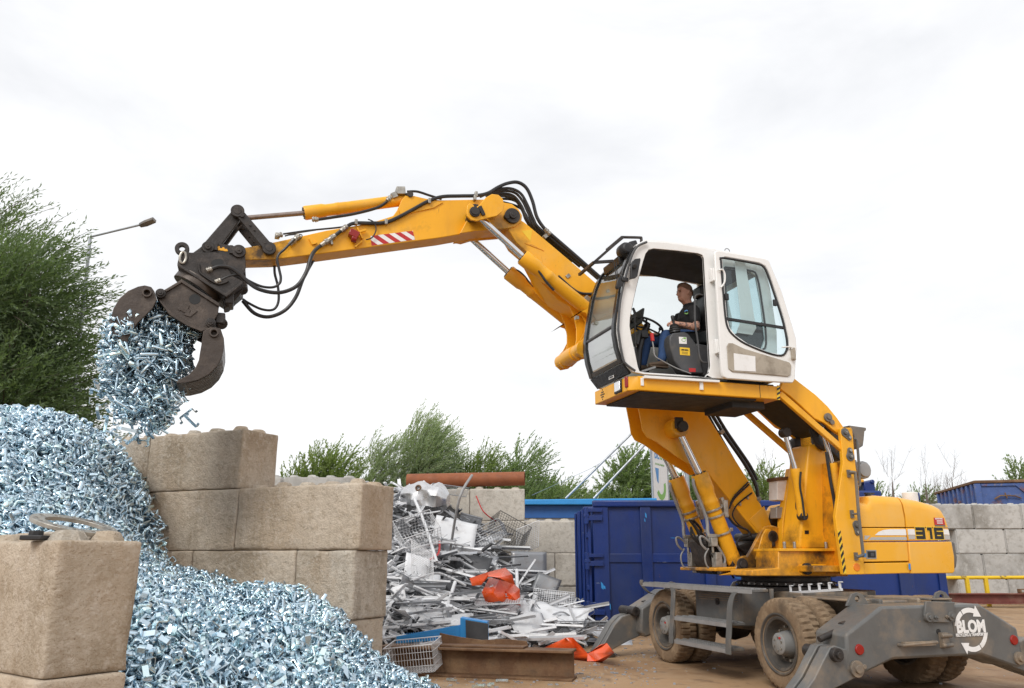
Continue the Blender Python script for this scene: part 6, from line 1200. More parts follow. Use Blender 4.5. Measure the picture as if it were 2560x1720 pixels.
# bracket shapes: bent strips
def bracket(path, wd, th):
    P = [Vector((x, 0, z)) for x, z in path]; n = len(P); vv = []
    for i, p in enumerate(P):
        a = (P[i] - P[i - 1]).normalized() if i else (P[1] - P[0]).normalized(); c = (P[i + 1] - P[i]).normalized() if i < n - 1 else a
        t = (a + c).normalized(); nn = Vector((-t.z, 0, t.x)) * th / max(.5, math.sqrt((1 + a.dot(c)) / 2))
        vv += [p + Vector((0, -wd / 2, 0)), p + Vector((0, wd / 2, 0)), p + nn + Vector((0, wd / 2, 0)), p + nn + Vector((0, -wd / 2, 0))]
    f = [(0, 1, 2, 3), tuple(range(4 * n - 4, 4 * n))[::-1]]
    for j in range(n - 1): f += [(j * 4 + k, j * 4 + (k + 1) % 4, j * 4 + 4 + (k + 1) % 4, j * 4 + 4 + k) for k in range(4)]
    return [tuple(v - Vector((0, 0, .02))) for v in vv], f
BR = [bracket([(-.055, .045), (-.074, .045), (-.08, .039), (-.08, .006), (-.074, 0), (.074, 0), (.08, .006), (.08, .039), (.074, .045), (.055, .045)], .028, .0045),
      bracket([(-.064, .055), (-.064, .007), (-.057, 0), (.057, 0), (.064, .007), (.064, .055)], .026, .0045),
      bracket([(-.09, 0), (.075, 0), (.083, .008), (.083, .05), (.075, .058), (.05, .058)], .024, .0045),
      bracket([(-.095, .0), (-.075, .0), (-.068, .006), (-.068, .05), (-.061, .056), (.061, .056), (.068, .05), (.068, .006), (.075, 0), (.095, 0)], .027, .0045)]
bme = []
for v, f in BR: q = MB(); q.add(v, f); bme.append(q.mesh('bracket', M['zincobj'], 30))
def rotm(n, rn):                                                     # random rotations
    q = rn.normal(size=(n, 4)); q /= np.linalg.norm(q, axis=1)[:, None]; w, x, y, z = q.T
    return np.stack([np.stack([1 - 2 * (y * y + z * z), 2 * (x * y - z * w), 2 * (x * z + y * w)], 1), np.stack([2 * (x * y + z * w), 1 - 2 * (x * x + z * z), 2 * (y * z - x * w)], 1), np.stack([2 * (x * z - y * w), 2 * (y * z + x * w), 1 - 2 * (x * x + y * y)], 1)], 1)
def merge_brackets(pos, rot, kind, scale, m, name):
    vs2, fv, fl, off = [], [], [], 0
    me = bpy.data.meshes.new(name); allv = []; loops = []; tot = []; off = 0
    for k, (v, f) in enumerate(BR):
        s = kind == k; n = s.sum()
        if not n: continue
        v = np.array(v); W_ = np.einsum('nij,vj->nvi', rot[s], v) * scale[s][:, None, None] + pos[s][:, None, :]; allv.append(W_.reshape(-1, 3))
        fl_ = np.concatenate([np.array(x) for x in f]); sz = np.array([len(x) for x in f]); loops.append((fl_[None, :] + (off + np.arange(n) * len(v))[:, None]).ravel()); tot.append(np.tile(sz, n)); off += n * len(v)
    allv = np.concatenate(allv).astype(np.float32); loops = np.concatenate(loops).astype(np.int32); tot = np.concatenate(tot).astype(np.int32)
    me.vertices.add(len(allv)); me.vertices.foreach_set('co', allv.ravel()); me.loops.add(len(loops)); me.loops.foreach_set('vertex_index', loops); me.polygons.add(len(tot)); me.polygons.foreach_set('loop_start', np.concatenate([[0], np.cumsum(tot)[:-1]]).astype(np.int32))
    me.materials.append(m); me.update(calc_edges=True); return me
def fix_normals(me):
    bm = bmesh.new(); bm.from_mesh(me); bmesh.ops.recalc_face_normals(bm, faces=bm.faces[:]); bm.to_mesh(me); bm.free(); return me
rn = np.random.default_rng(21); N_ = 60000
xy = np.column_stack([rn.uniform(-9, -.6, N_), rn.uniform(5.4, 12, N_)]); z = heap_z(xy); ok = heap_ok(xy, z - .0) & (rn.random(N_) < np.where(z > 0.02, 1, .18)); xy, z = xy[ok], np.maximum(z[ok], 0)
keep = rn.permutation(len(z))[:10500]; xy, z = xy[keep], z[keep]
lay = rn.choice([0., -.035, .03], len(z), p=[.45, .25, .3]); pos = np.column_stack([xy, np.maximum(z + lay + .012, .012)]); rot = rotm(len(z), rn); kind = rn.choice(4, len(z), p=[.36, .26, .18, .20]); scale = rn.uniform(1.15, 1.8, len(z))
# the 240 nearest ones in view are objects of their own
dist = np.linalg.norm(pos - np.array((0, 0, CAM_H)), axis=1); up_v = lay > .01; dd = pos[:, 1] * _c + (pos[:, 2] - CAM_H) * _s; uu = 1280 + FPX * pos[:, 0] / dd; vv_ = 860 - FPX * (-pos[:, 1] * _s + (pos[:, 2] - CAM_H) * _c) / dd
inview = (uu > 340) & (uu < 1150) & (vv_ > 1200) & (vv_ < 1715); order = np.argsort(np.where(inview & up_v, dist, 1e9)); near = order[:240]; scale[near] *= 1.12; rest = np.ones(len(z), bool); rest[near] = False
hm = fix_normals(merge_brackets(pos[rest], rot[rest], kind[rest], scale[rest], M['zinc'], 'bracket_heap'))
hp_o = thing('bracket_heap', 'large heap of bluish galvanised steel brackets filling the left of the yard', 'heap'); tag(ob('loose_brackets', hm, hp_o), kind='stuff'); tag(ob('gap_shade_core', core, hp_o), kind='stuff'); hp_o['kind'] = 'stuff'
for i in near:
    o = ob('steel_bracket', bme[int(kind[i])], None, label='bluish galvanised bent bracket lying on the near slope of the heap', cat='bracket', group='brackets on the near slope of the heap')
    o.matrix_world = Matrix.Translation(Vector(pos[i])) @ Matrix(rot[i].tolist()).to_4x4() @ Matrix.Diagonal((scale[i],) * 3 + (1,))
# brackets clenched in the grab and spilling out of it
def mw(u, v, s): p = S(u, v, s + BOFF); return np.array(MC + MF * p.x + ML * p.y + Vector((0, 0, p.z)))
blobs = [((400, 815), 52, .30, 150), ((350, 800), 48, .30, 150), ((312, 818), 42, .52, 190), ((430, 850), 55, .32, 170), ((370, 860), 70, .36, 240), ((302, 880), 52, .45, 190), ((350, 920), 72, .36, 240), ((420, 915), 55, .34, 150), ((300, 950), 46, .34, 120), ((370, 985), 58, .34, 190), ((420, 1000), 34, .3, 60), ((330, 1015), 42, .3, 90), ((385, 1045), 36, .26, 70)]
PP = []
for (u, v), r_, sw, n in blobs:
    q = rn.normal(size=(n, 3)); q /= np.linalg.norm(q, axis=1)[:, None]; q *= (rn.random(n) ** .4)[:, None]
    for a in q: PP.append(mw(u + a[0] * r_, v + a[1] * r_, a[2] * sw))
PP = np.array(PP); n = len(PP); gm = fix_normals(merge_brackets(PP, rotm(n, rn), rn.choice(4, n, p=[.36, .26, .18, .20]), rn.uniform(1.1, 1.6, n), M['zinc'], 'bracket_bundle'))
ob('bracket_bundle', gm, None, label='clump of bluish brackets spilling out of the open grab', cat='brackets', kind='stuff')
spill = [(252, 940), (243, 965), (250, 1000), (247, 1030), (262, 1060), (275, 1085), (300, 1090), (320, 1075), (345, 1092), (362, 1075), (398, 1075), (404, 1050), (430, 1030), (448, 1005), (455, 980), (470, 1040), (478, 1050), (260, 915), (268, 890), (240, 985), (300, 1070), (330, 1098), (350, 1105), (383, 1082), (290, 1040), (276, 1015), (315, 1045), (505, 940), (498, 925), (390, 1068), (420, 1060), (265, 975), (258, 1015), (340, 1075), (310, 1098), (285, 1100)]
for k, (u, v) in enumerate(spill):
    o = ob('steel_bracket', bme[k % 4], None, label='bluish bracket caught in mid-air below the grab', cat='bracket', group='brackets falling from the grab')
    o.matrix_world = Matrix.Translation(Vector(mw(u, v, rn.uniform(-.25, .3)))) @ Matrix(rotm(1, rn)[0].tolist()).to_4x4() @ Matrix.Diagonal((rn.uniform(1.15, 1.5),) * 3 + (1,))
for k, (u, v) in enumerate(((1255, 1702), (1225, 1712), (1130, 1700), (1195, 1716), (1080, 1712))):
    o = ob('steel_bracket', bme[k % 4], None, label='single bluish bracket on the brown floor in front of the H-beam', cat='bracket', group='stray brackets on the floor'); p = at_z(u, v, .02); p.z = .025; o.location = p; o.rotation_euler = (R(90), 0, k * 1.3)

# =================================================================== HEAP OF WHITE SCRAP
def sp_z(x, y): return max(0., min((y - 13.2) * .44 * max(.03, min(1., 1.02 - .24 * (x + 2.2))), 3.05) - .02)
def HP(u, v, lift=0.):                                              # where the sight line meets the heap surface
    r = ray(u, v); lo, hi = 9., 20.7
    for _ in range(40):
        mid_ = (lo + hi) / 2; p = r * (mid_ / r.y) + Vector((0, 0, CAM_H))
        if p.z > sp_z(p.x, p.y) + .02: lo = mid_
        else: hi = mid_
    p = r * (lo / r.y) + Vector((0, 0, CAM_H)); return p + Vector((0, 0, lift)), p
pr = random.Random(77)
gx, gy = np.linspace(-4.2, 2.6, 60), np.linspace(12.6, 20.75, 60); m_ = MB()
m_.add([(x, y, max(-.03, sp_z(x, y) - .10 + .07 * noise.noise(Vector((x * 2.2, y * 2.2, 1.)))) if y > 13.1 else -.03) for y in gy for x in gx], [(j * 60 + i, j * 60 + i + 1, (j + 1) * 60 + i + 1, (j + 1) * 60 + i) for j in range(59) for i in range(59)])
sheap = thing('scrap_heap', 'core of the white scrap metal heap, coloured dark as shade in its gaps', 'heap'); sheap['kind'] = 'stuff'; tag(m_.build('shade_core', M['scrapcore'], sheap, 0, 30), kind='stuff')
def orient(o, p, yaw, pitch=0, roll=0): o.location = p; o.rotation_euler = (roll, pitch, yaw); return o
# shared profile meshes
prof_me = {}
def profile(kind, L, m):
    key = (kind, round(L, 1), m)
    if key in prof_me: return prof_me[key]
    q = MB(); L = round(L, 1)
    if kind == 'flat': q.box((0, 0, 0), (L, .07, .006))
    elif kind == 'angle': q.box((0, 0, 0), (L, .05, .005)); q.box((0, .0225, .025), (L, .005, .045))
    elif kind == 'channel': q.box((0, 0, 0), (L, .09, .005)); q.box((0, .0425, .02), (L, .005, .04)); q.box((0, -.0425, .02), (L, .005, .04))
    elif kind == 'tube': q.tube([(-L / 2, 0, 0), (-L / 4, 0, .0), (L / 4, 0, 0), (L / 2, 0, .0)], .018, 8)
    elif kind == 'square': q.box((0, 0, 0), (L, .04, .04))
    elif kind == 'bent': q.tube(smooth_path([(-L / 2, 0, 0), (-L / 5, 0, .06), (L / 6, 0, .07), (L / 2, .05, -.03)], 4), .017, 7)
    me = q.mesh('steel_profile', M[m], 35); prof_me[key] = me; return me
poly = [(895, 1290), (905, 1240), (960, 1222), (1060, 1240), (1130, 1285), (1200, 1320), (1250, 1370), (1285, 1420), (1330, 1450), (1400, 1500), (1470, 1530), (1530, 1565), (1500, 1605), (1400, 1620), (1290, 1635), (1180, 1625), (1050, 1630), (955, 1632), (955, 1560), (960, 1400)]
def inside(u, v):
    c = False; n = len(poly)
    for i in range(n):
        (x1, y1), (x2, y2) = poly[i], poly[i - 1]
        if (y1 > v) != (y2 > v) and u < (x2 - x1) * (v - y1) / (y2 - y1) + x1: c = not c
    return c
cnt = 0
LAB = {'flat': 'loose white coated steel strip in the scrap heap', 'angle': 'white angle bar tossed on the scrap heap', 'channel': 'white channel shelf profile in the scrap heap', 'tube': 'thin round steel tube lying across the scrap heap', 'square': 'square steel tube offcut in the scrap heap', 'bent': 'bent round tube on the scrap heap'}
while cnt < 270:
    u, v = pr.uniform(890, 1540), pr.uniform(1225, 1640)
    if not inside(u, v): continue
    top_p, p = HP(u, v, pr.uniform(.0, .10)); k = pr.choices(['flat', 'angle', 'channel', 'tube', 'square', 'bent'], [3, 3, 3, 2, 2, 1])[0]; mm = pr.choices(['scrapwhite', 'scrapgrey', 'scrapdark'], [.62, .3, .08] if v > 1380 else [.4, .46, .14])[0]
    L = pr.choice([.3, .4, .5, .7, .9, 1.2]) if v > 1300 else pr.choice([.3, .5, .7])
    o = ob('steel_profile', profile(k, L, mm), None, label=LAB[k] if mm != 'scrapdark' else LAB[k].replace('white ', 'dark ').replace('thin ', 'dark ').replace('square', 'dark square').replace('bent', 'dark bent'), cat='scrap', group='scrap profiles, %s %s' % ('dark' if mm == 'scrapdark' else 'light', k))
    if mm == 'scrapgrey': o['label'] = o['label'].replace('white', 'grey') if 'white' in o['label'] else o['label'] + ', dull grey'; o['group'] = 'scrap profiles, grey %s' % k
    orient(o, top_p + Vector((0, 0, .05)), pr.choice([pr.uniform(0, 3.14), pr.gauss(0, .45)]), pr.gauss(0, .32), pr.uniform(-1, 1)); cnt += 1
for k in range(34):
    while True:
        u, v = pr.uniform(900, 1480), pr.uniform(1330, 1620)
        if inside(u, v): break
    kk, mm = pr.choice(['flat', 'channel', 'square', 'angle']), pr.choice(['scrapwhite', 'scrapwhite', 'scrapgrey'])
    o = ob('steel_profile', profile(kk, pr.choice([1.4, 1.7, 2.0]), mm), None, label='long %s %s bar lying across the scrap heap' % ('white' if mm == 'scrapwhite' else 'grey', {'flat': 'flat', 'channel': 'channel', 'square': 'square', 'angle': 'angle'}[kk]), cat='scrap', group='long scrap bars, %s %s' % (mm[5:], kk))
    orient(o, HP(u, v, .12)[0], pr.gauss(0, .5), pr.gauss(0, .12), pr.uniform(-1, 1))
def crumple(nx, ny, lx, ly, amp, seed, fold=0.):
    vv = []; 
    for j in range(ny + 1):
        for i in range(nx + 1):
            x, y = (i / nx - .5) * lx, (j / ny - .5) * ly; q = Vector((x * 1.8 + seed * 7.1, y * 1.8, seed)); z = amp * noise.noise(q) + amp * .45 * abs(noise.noise(q * 2.7)) + fold * abs(x) * (1 if seed % 2 else -1)
            vv.append((x + amp * .3 * noise.noise(q + Vector((3, 0, 0))), y, z))
    fs = [(j * (nx + 1) + i, j * (nx + 1) + i + 1, (j + 1) * (nx + 1) + i + 1, (j + 1) * (nx + 1) + i) for j in range(ny) for i in range(nx)]
    return vv, fs
def sheet_thing(name, label, cat, p, size, m, seed, rot, amp=.05, fold=0., res=8, sharp=25, th=.006):
    vv, fs = crumple(res, res, size[0], size[1], amp, seed, fold); q = MB(); q.add(vv, fs); o = ob(name, q.mesh(name, M[m], sharp), None, label=label, cat=cat)
    s = o.modifiers.new('thick', 'SOLIDIFY'); s.thickness = th; o.location = p; o.rotation_euler = rot; return o
def facing(yaw=0, tilt=70): return (R(tilt), 0, yaw)                # sheet standing, turned towards the yard
sheet_thing('scrap_sheet', 'big bright white steel panel in the middle of the scrap heap', 'panel', HP(1135, 1370, .25)[0], (.95, .85), 'scrapwhite', 3, (R(58), R(12), R(8)), .05)
sheet_thing('scrap_sheet', 'grey square panel leaning against the pale wall right of the heap', 'panel', at_y(1322, 1412, 19.6), (.85, .62), 'scrapgrey', 4, (R(78), R(2), R(6)), .015)
sheet_thing('scrap_sheet', 'white crumpled panel at the lower left front of the scrap', 'panel', HP(1080, 1565, .12)[0], (1.25, .5), 'scrapwhite', 5, (R(20), R(4), R(-8)), .10)
sheet_thing('scrap_sheet', 'white folded sheet right of the blue perforated panel', 'panel', HP(1330, 1590, .16)[0], (.6, .55), 'scrapwhite', 6, (R(52), R(-8), R(20)), .12, .3)
sheet_thing('scrap_sheet', 'wide white sheet lying low at the right of the scrap', 'panel', HP(1390, 1555, .12)[0], (1.2, .6), 'scrapwhite', 7, (R(22), R(8), R(-16)), .07, .15)
sheet_thing('scrap_sheet', 'thin white sheet on the floor by the blue container', 'panel', at_z(1490, 1600, .06), (1.3, .5), 'scrapwhite', 8, (R(6), R(3), R(-4)), .07)
sheet_thing('scrap_sheet', 'white tray leaning at the far left of the heap beside the brown wall', 'panel', HP(1040, 1450, .15)[0], (.5, .7), 'scrapwhite', 9, (R(60), R(18), R(25)), .03)
sheet_thing('scrap_sheet', 'white panel half buried right of the large grey bin', 'panel', HP(1275, 1545, .1)[0], (.7, .45), 'scrapwhite', 10, (R(35), R(-12), R(10)), .05)
sheet_thing('scrap_sheet', 'pale grey octagonal plate standing at the right foot of the heap', 'panel', HP(1365, 1490, .2)[0], (.55, .5), 'scrapgrey', 11, (R(64), R(20), R(-10)), .03)
sheet_thing('scrap_sheet', 'dark panel in the shadowed middle of the scrap heap', 'panel', HP(1180, 1420, .1)[0], (.8, .4), 'scrapdark', 12, (R(50), R(5), R(-10)), .06)
sheet_thing('scrap_sheet', 'dark panel under the white tray at the left of the heap', 'panel', HP(1110, 1470, .06)[0], (.7, .35), 'scrapdark', 13, (R(40), R(-8), R(14)), .05)
def fold_sheet(name, label, cat, pts, quads, m, th=.008):
    q = MB(); q.add(pts, quads); o = ob(name, q.mesh(name, M[m], 10), None, label=label, cat=cat); s = o.modifiers.new('thick', 'SOLIDIFY'); s.thickness = th; return o
oy = HP(1245, 1490)[0].y - 1.1
def oq(u, v, d): return at_y(u, v, oy + d)
fold_sheet('orange_sheet', 'crumpled bright orange sheet in the middle of the scrap heap', 'sheet metal',
    [oq(1223, 1446, .15), oq(1205, 1481, -.1), oq(1216, 1508, -.15), oq(1249, 1503, -.32), oq(1271, 1509, -.12), oq(1301, 1514, -.2), oq(1299, 1474, .05), oq(1285, 1460, .2), oq(1249, 1446, .05), oq(1234, 1483, -.28), oq(1262, 1478, .02), oq(1280, 1490, -.18)],
    [(0, 1, 9), (1, 2, 9), (2, 3, 9), (9, 3, 10), (3, 4, 10), (4, 11, 10), (4, 5, 11), (5, 6, 11), (6, 7, 11), (7, 10, 11), (7, 8, 10), (8, 9, 10), (8, 0, 9)], 'orange')
fold_sheet('orange_sheet', 'bent orange flap on top of the orange sheet in the heap', 'sheet metal',
    [oq(1174, 1446, -.1), oq(1180, 1465, -.2), oq(1203, 1463, -.05), oq(1221, 1442, -.3), oq(1220, 1431, .1), oq(1263, 1420, .05), oq(1249, 1444, -.38), oq(1280, 1437, -.1), oq(1286, 1461, -.25), oq(1262, 1453, -.3)],
    [(0, 1, 2), (0, 2, 3, 4), (3, 6, 5, 4), (6, 7, 5), (6, 9, 8, 7), (3, 9, 6)], 'orange')
def gp(u, v, z): return at_z(u, v, z)
fold_sheet('orange_sheet', 'folded bright orange sheet on the floor beside the front stabiliser foot', 'sheet metal',
    [gp(1345, 1626, .03), gp(1415, 1594, .34), gp(1432, 1594, .33), gp(1470, 1634, .08), gp(1492, 1652, .02), gp(1362, 1640, .0), gp(1468, 1654, .0), gp(1518, 1608, .26), gp(1536, 1632, .22), gp(1505, 1655, .0), gp(1440, 1618, .18), gp(1500, 1612, .24)],
    [(0, 1, 10, 5), (1, 2, 10), (2, 3, 10), (10, 3, 6, 5), (3, 4, 6), (3, 7, 8, 4), (4, 8, 9), (3, 11, 7), (6, 4, 9)], 'orange')
o = fold_sheet('orange_sheet', 'thin flat orange strip behind the folded orange sheet', 'sheet metal', [gp(1343, 1618, .02), gp(1400, 1612, .03), gp(1398, 1624, .02), gp(1345, 1630, .015)], [(0, 1, 2, 3)], 'orange')
for k in range(34):
    while True:
        u, v = pr.uniform(905, 1500), pr.uniform(1290, 1620)
        if inside(u, v): break
    mm = pr.choice(['scrapwhite', 'scrapwhite', 'scrapgrey', 'scrapdark']); nm_ = {'scrapwhite': 'white', 'scrapgrey': 'grey', 'scrapdark': 'dark'}[mm]
    o = sheet_thing('sheet_offcut', 'small crumpled %s sheet offcut in the scrap heap' % nm_, 'scrap', HP(u, v, .1)[0], (pr.uniform(.25, .6), pr.uniform(.2, .45)), mm, 30 + k, (R(pr.uniform(10, 75)), R(pr.uniform(-30, 30)), R(pr.uniform(-60, 60))), pr.uniform(.05, .16), pr.uniform(-.3, .3), 5, 20); o['group'] = 'small %s sheet offcuts' % nm_
# blue perforated shelf and its black end
t = thing('perforated_shelf', 'bright blue perforated shelf panel with black end at the front of the scrap', 'shelf', (0, 0, 0)); a, c = at_y(990, 1609, 12.5), at_y(1150, 1597, 12.6)
d = (c - a); d.z = 0; b = MB(); b.prism([a, c, c + Vector((.02, .0, .20)), a + Vector((0, .0, .10))], (.03, .06, 0)); b.build('panel', M['skyblue'], t, .004)
q = MB()
for i in range(26):
    for j in range(3): p = lerp(a, c, .1 + i * .033) + Vector((0, -.004, .04 + j * .045)); q.cyl(p + Vector((0, .003, 0)), p + Vector((0, -.002, 0)), .008, n=6)
q.build('perforations', M['stickerblue'], t); e = c; b = MB(); b.prism([e + Vector((.0, -.02, -.10)), e + Vector((.40, -.06, -.12)), e + Vector((.40, -.06, .24)), e + Vector((.0, -.02, .30))], (.02, .25, .0)); b.build('end_plate', M['skyblue'], t, .006); b = MB(); b.prism([e + Vector((.10, -.06, -.11)), e + Vector((.42, -.09, -.12)), e + Vector((.42, -.09, .22)), e + Vector((.08, -.06, .27))], (.0, .02, 0)); b.build('black_face', M['scrapdark'], t, .004)
# dented aluminium tank
b = MB(); rt_ = random.Random(5); secs = 12; n = 18; vv = []
for i in range(secs + 1):
    x = (i / secs - .5) * 1.15; r0 = .34 * (1 - .55 * abs(2 * i / secs - 1) ** 5)
    for k in range(n):
        a = 2 * math.pi * k / n; q = Vector((x * 2, math.cos(a) * 1.3, math.sin(a) * 1.3)); r = r0 * (1 + .34 * noise.noise(q * 1.5) + .12 * noise.noise(q * 4)); vv.append((x, r * math.cos(a), r * 1.05 * math.sin(a)))
fs = [tuple(range(n))[::-1], tuple(range(secs * n, (secs + 1) * n))]
for i in range(secs): fs += [(i * n + k, i * n + (k + 1) % n, (i + 1) * n + (k + 1) % n, (i + 1) * n + k) for k in range(n)]
b.add(vv, fs); tk = thing('dented_tank', 'dented silver metal tank at the top of the scrap heap', 'tank', HP(1062, 1270, .22)[0]); tk.rotation_euler = (R(10), R(6), R(-12)); b.build('shell', M['aluminium'], tk, 0, 30)
for x, z in ((-.1, .30), (.28, .22)): b = MB(); b.lathe([(.045, 0), (.075, 0), (.075, .05), (.045, .05)], (x, -.22, z - .05), (0, -1, .5), 16); b.build('port_flange', M['rust'], tk)
# wire baskets, mesh sheets and trolley frames
def wire_grid(q, o, ex, ey, nx, ny, r):
    for i in range(nx + 1): q.tube([o + ex * (i / nx), o + ex * (i / nx) + ey], r, 4, caps=False)
    for j in range(ny + 1): q.tube([o + ey * (j / ny), o + ey * (j / ny) + ex], r, 4, caps=False)
def basket(label, p, L, W_, Hh, nx, ny, nz_, m, rot, r=.0045, name='wire_basket', cat='basket'):
    t = thing(name, label, cat, p); t.rotation_euler = rot; sides = [((0, 0, 0), (L, 0, 0), (0, 0, Hh), nx, nz_), ((0, W_, 0), (L, 0, 0), (0, 0, Hh), nx, nz_), ((0, 0, 0), (0, W_, 0), (0, 0, Hh), ny, nz_), ((L, 0, 0), (0, W_, 0), (0, 0, Hh), ny, nz_), ((0, 0, 0), (L, 0, 0), (0, W_, 0), nx, ny)]
    for o, ex, ey, a, c in sides: q = MB(); wire_grid(q, Vector(o), Vector(ex), Vector(ey), a, c, r); q.build('wire_side', M[m], t)
    q = MB(); q.tube([(0, 0, Hh), (L, 0, Hh), (L, W_, Hh), (0, W_, Hh)], r * 2.2, 6, close=True); q.build('rim', M[m], t); return t
basket('white wire basket lying between the brown wall and the H-beam', at_z(965, 1690, .02), .66, .45, .34, 17, 10, 4, 'scrapwhite', (R(8), R(-6), R(-12)), .0032)
basket('dark grey shopping trolley basket on the upper right of the heap', HP(1215, 1345, .12)[0], .9, .5, .45, 14, 8, 7, 'scrapdark', (R(25), R(28), R(-15)))
basket('white wire basket buried in the left of the scrap heap', HP(1010, 1400, .1)[0], .8, .6, .4, 12, 8, 5, 'scrapwhite', (R(40), R(-18), R(20)))
basket('silver wire basket crushed near the middle of the heap', HP(1190, 1390, .1)[0], .8, .45, .3, 14, 8, 5, 'scrapgrey', (R(20), R(-25), R(10)))
for lb, (u, v), ex, ey, nx, ny, m in (('white mesh grille standing upright at the right side of the heap', (1290, 1400), (.55, 0, .22), (.02, -.1, .62), 10, 14, 'scrapwhite'), ('white perforated shelf leaning in the left of the heap', (1030, 1465), (.42, -.1, -.25), (-.05, .1, .75), 14, 22, 'scrapwhite'),
    ('long pale wire mesh near the bottom of the heap', (1150, 1530), (1.1, -.1, .05), (.05, .35, .12), 26, 8, 'scrapwhite'), ('silver fan of wires on top of the heap under the pipe', (1075, 1240), (.9, 0, -.12), (.05, .1, .22), 3, 7, 'scrapgrey'), ('pale wire mesh sagging at the right foot of the heap', (1330, 1520), (.8, -.05, -.08), (.05, .3, .25), 18, 8, 'scrapwhite'), ('wire rack near the floor before the blue container', (1390, 1590), (.9, -.1, .0), (.03, .3, .12), 12, 5, 'scrapgrey')):
    t = thing('wire_mesh', lb, 'mesh', HP(u, v, .1)[0]); q = MB(); wire_grid(q, Vector((0, 0, 0)), Vector(ex), Vector(ey), nx, ny, .0045); q.build('wires', M[m], t); e1_, e2_ = Vector(ex), Vector(ey); q = MB(); q.tube([Vector(), e1_, e1_ + e2_, e2_], .012, 6, close=True); q.build('frame', M[m], t)
def rod(label, pts, r, m, name='metal_tube', cat='tube'): q = MB(); q.tube(smooth_path(pts, 4), r, 8); return q.build(name, M[m], None, 0, label=label, cat=cat)
rod('long silver tube standing upright out of the scrap heap', [HP(1125, 1405)[0] + Vector((0, -.3, 0)), HP(1128, 1390)[0] + Vector((.0, -.3, .1)), at_y(1148, 1248, 16.6), at_y(1180, 1188, 17.0)], .028, 'lightgrey')
rod('long white bar leaning down the left of the heap', [at_y(1035, 1245, 18.2), at_y(1062, 1310, 17.2), at_y(1092, 1405, 16.2)], .032, 'scrapwhite')
rod('white curved tube across the middle of the heap', [HP(1028, 1420, .35)[0], HP(1060, 1413, .38)[0], HP(1130, 1408, .4)[0], HP(1225, 1420, .3)[0]], .026, 'scrapwhite')
rod('white bent tube arching low over the heap', [HP(1030, 1480, .2)[0], HP(1085, 1472, .28)[0], HP(1120, 1476, .25)[0], HP(1165, 1492, .2)[0]], .024, 'scrapwhite')
rod('thin white tube lying flat towards the blue container', [HP(1210, 1527, .2)[0], HP(1280, 1525, .22)[0], HP(1390, 1532, .15)[0]], .02, 'scrapwhite')
rod('white square post leaning right of the orange sheet', [HP(1295, 1555, .1)[0], HP(1292, 1490, .5)[0]], .035, 'scrapwhite', 'metal_post', 'post'); rod('white post propped left of the wire mesh at the front', [HP(1112, 1550, .1)[0], HP(1137, 1498, .3)[0]], .035, 'scrapwhite', 'metal_post', 'post'); rod('rust-red bar hanging by the white curved tube', [HP(1072, 1440, .3)[0], HP(1095, 1428, .34)[0], HP(1098, 1405, .4)[0]], .022, 'red', 'red_bar', 'bar')
rod('dark red strap over the trolley basket', [HP(1190, 1290, .5)[0], HP(1208, 1330, .5)[0], HP(1240, 1350, .45)[0]], .014, 'red', 'red_strap', 'strap')
t = thing('radiator_core', 'grey finned radiator right of the upright tube', 'radiator', HP(1175, 1325, .2)[0]); t.rotation_euler = (R(-25), R(14), R(5))
b = MB(); b.box((0, 0, 0), (.55, .05, .34)); b.build('core', M['scrapdark'], t)
for k in range(11): b = MB(); b.box((0, -.028, -.15 + k * .03), (.53, .012, .014)); b.build('fin', M['scrapgrey'], t)
t = thing('floor_grate', 'pair of brown slotted grates at the front left of the scrap', 'grate', at_z(985, 1580, .2)); t.rotation_euler = (R(28), R(-20), R(30))
for j in range(2):
    b = MB(); b.box((j * .34, 0, 0), (.30, .02, .28)) if False else b.box((j * .34, 0, -.02), (.30, .28, .012)); b.build('plate', M['rust' if j else 'rustpipe'], t)
    for k in range(9): b = MB(); b.box((j * .34, -.12 + k * .03, 0), (.28, .012, .02)); b.build('bar', M['rust'], t)
# loose wires
q = MB()
for k in range(170):
    while True:
        u, v = pr.uniform(890, 1480), pr.uniform(1225, 1610)
        if inside(u, v): break
    p = HP(u, v, .08)[0]; pts = [p]
    for j in range(4): pts.append(pts[-1] + Vector((pr.uniform(-.22, .22), pr.uniform(-.1, .1), pr.uniform(-.06, .12))))
    q.tube(smooth_path(pts, 3), pr.choice([.004, .006, .008]), 4, caps=False)
tag(q.build('loose_wires', M['scrapgrey'], sheap), kind='stuff')
q = MB()
for k in range(170):
    while True:
        u, v = pr.uniform(890, 1540), pr.uniform(1225, 1635)
        if inside(u, v): break
    p = HP(u, v, .0)[0]; q.box(p, (pr.uniform(.12, .5), pr.uniform(.02, .09), pr.uniform(.004, .03)), Matrix.Rotation(pr.uniform(0, 3.14), 3, 'Z') @ Matrix.Rotation(pr.gauss(0, .5), 3, 'Y') @ Matrix.Rotation(pr.uniform(-1, 1), 3, 'X'))
for k in range(260):
    x, y = pr.uniform(-4.2, -1.9), pr.uniform(13.6, 20.6); q.box((x, y, sp_z(x, y) + pr.uniform(-.03, .08)), (pr.uniform(.3, 1.3), pr.uniform(.03, .12), pr.uniform(.004, .04)), Matrix.Rotation(pr.uniform(0, 3.14), 3, 'Z') @ Matrix.Rotation(pr.gauss(0, .4), 3, 'Y') @ Matrix.Rotation(pr.uniform(-1, 1), 3, 'X'))
tag(q.build('small_scrap', M['scrapwhite'], sheap, 0, 0), kind='stuff')
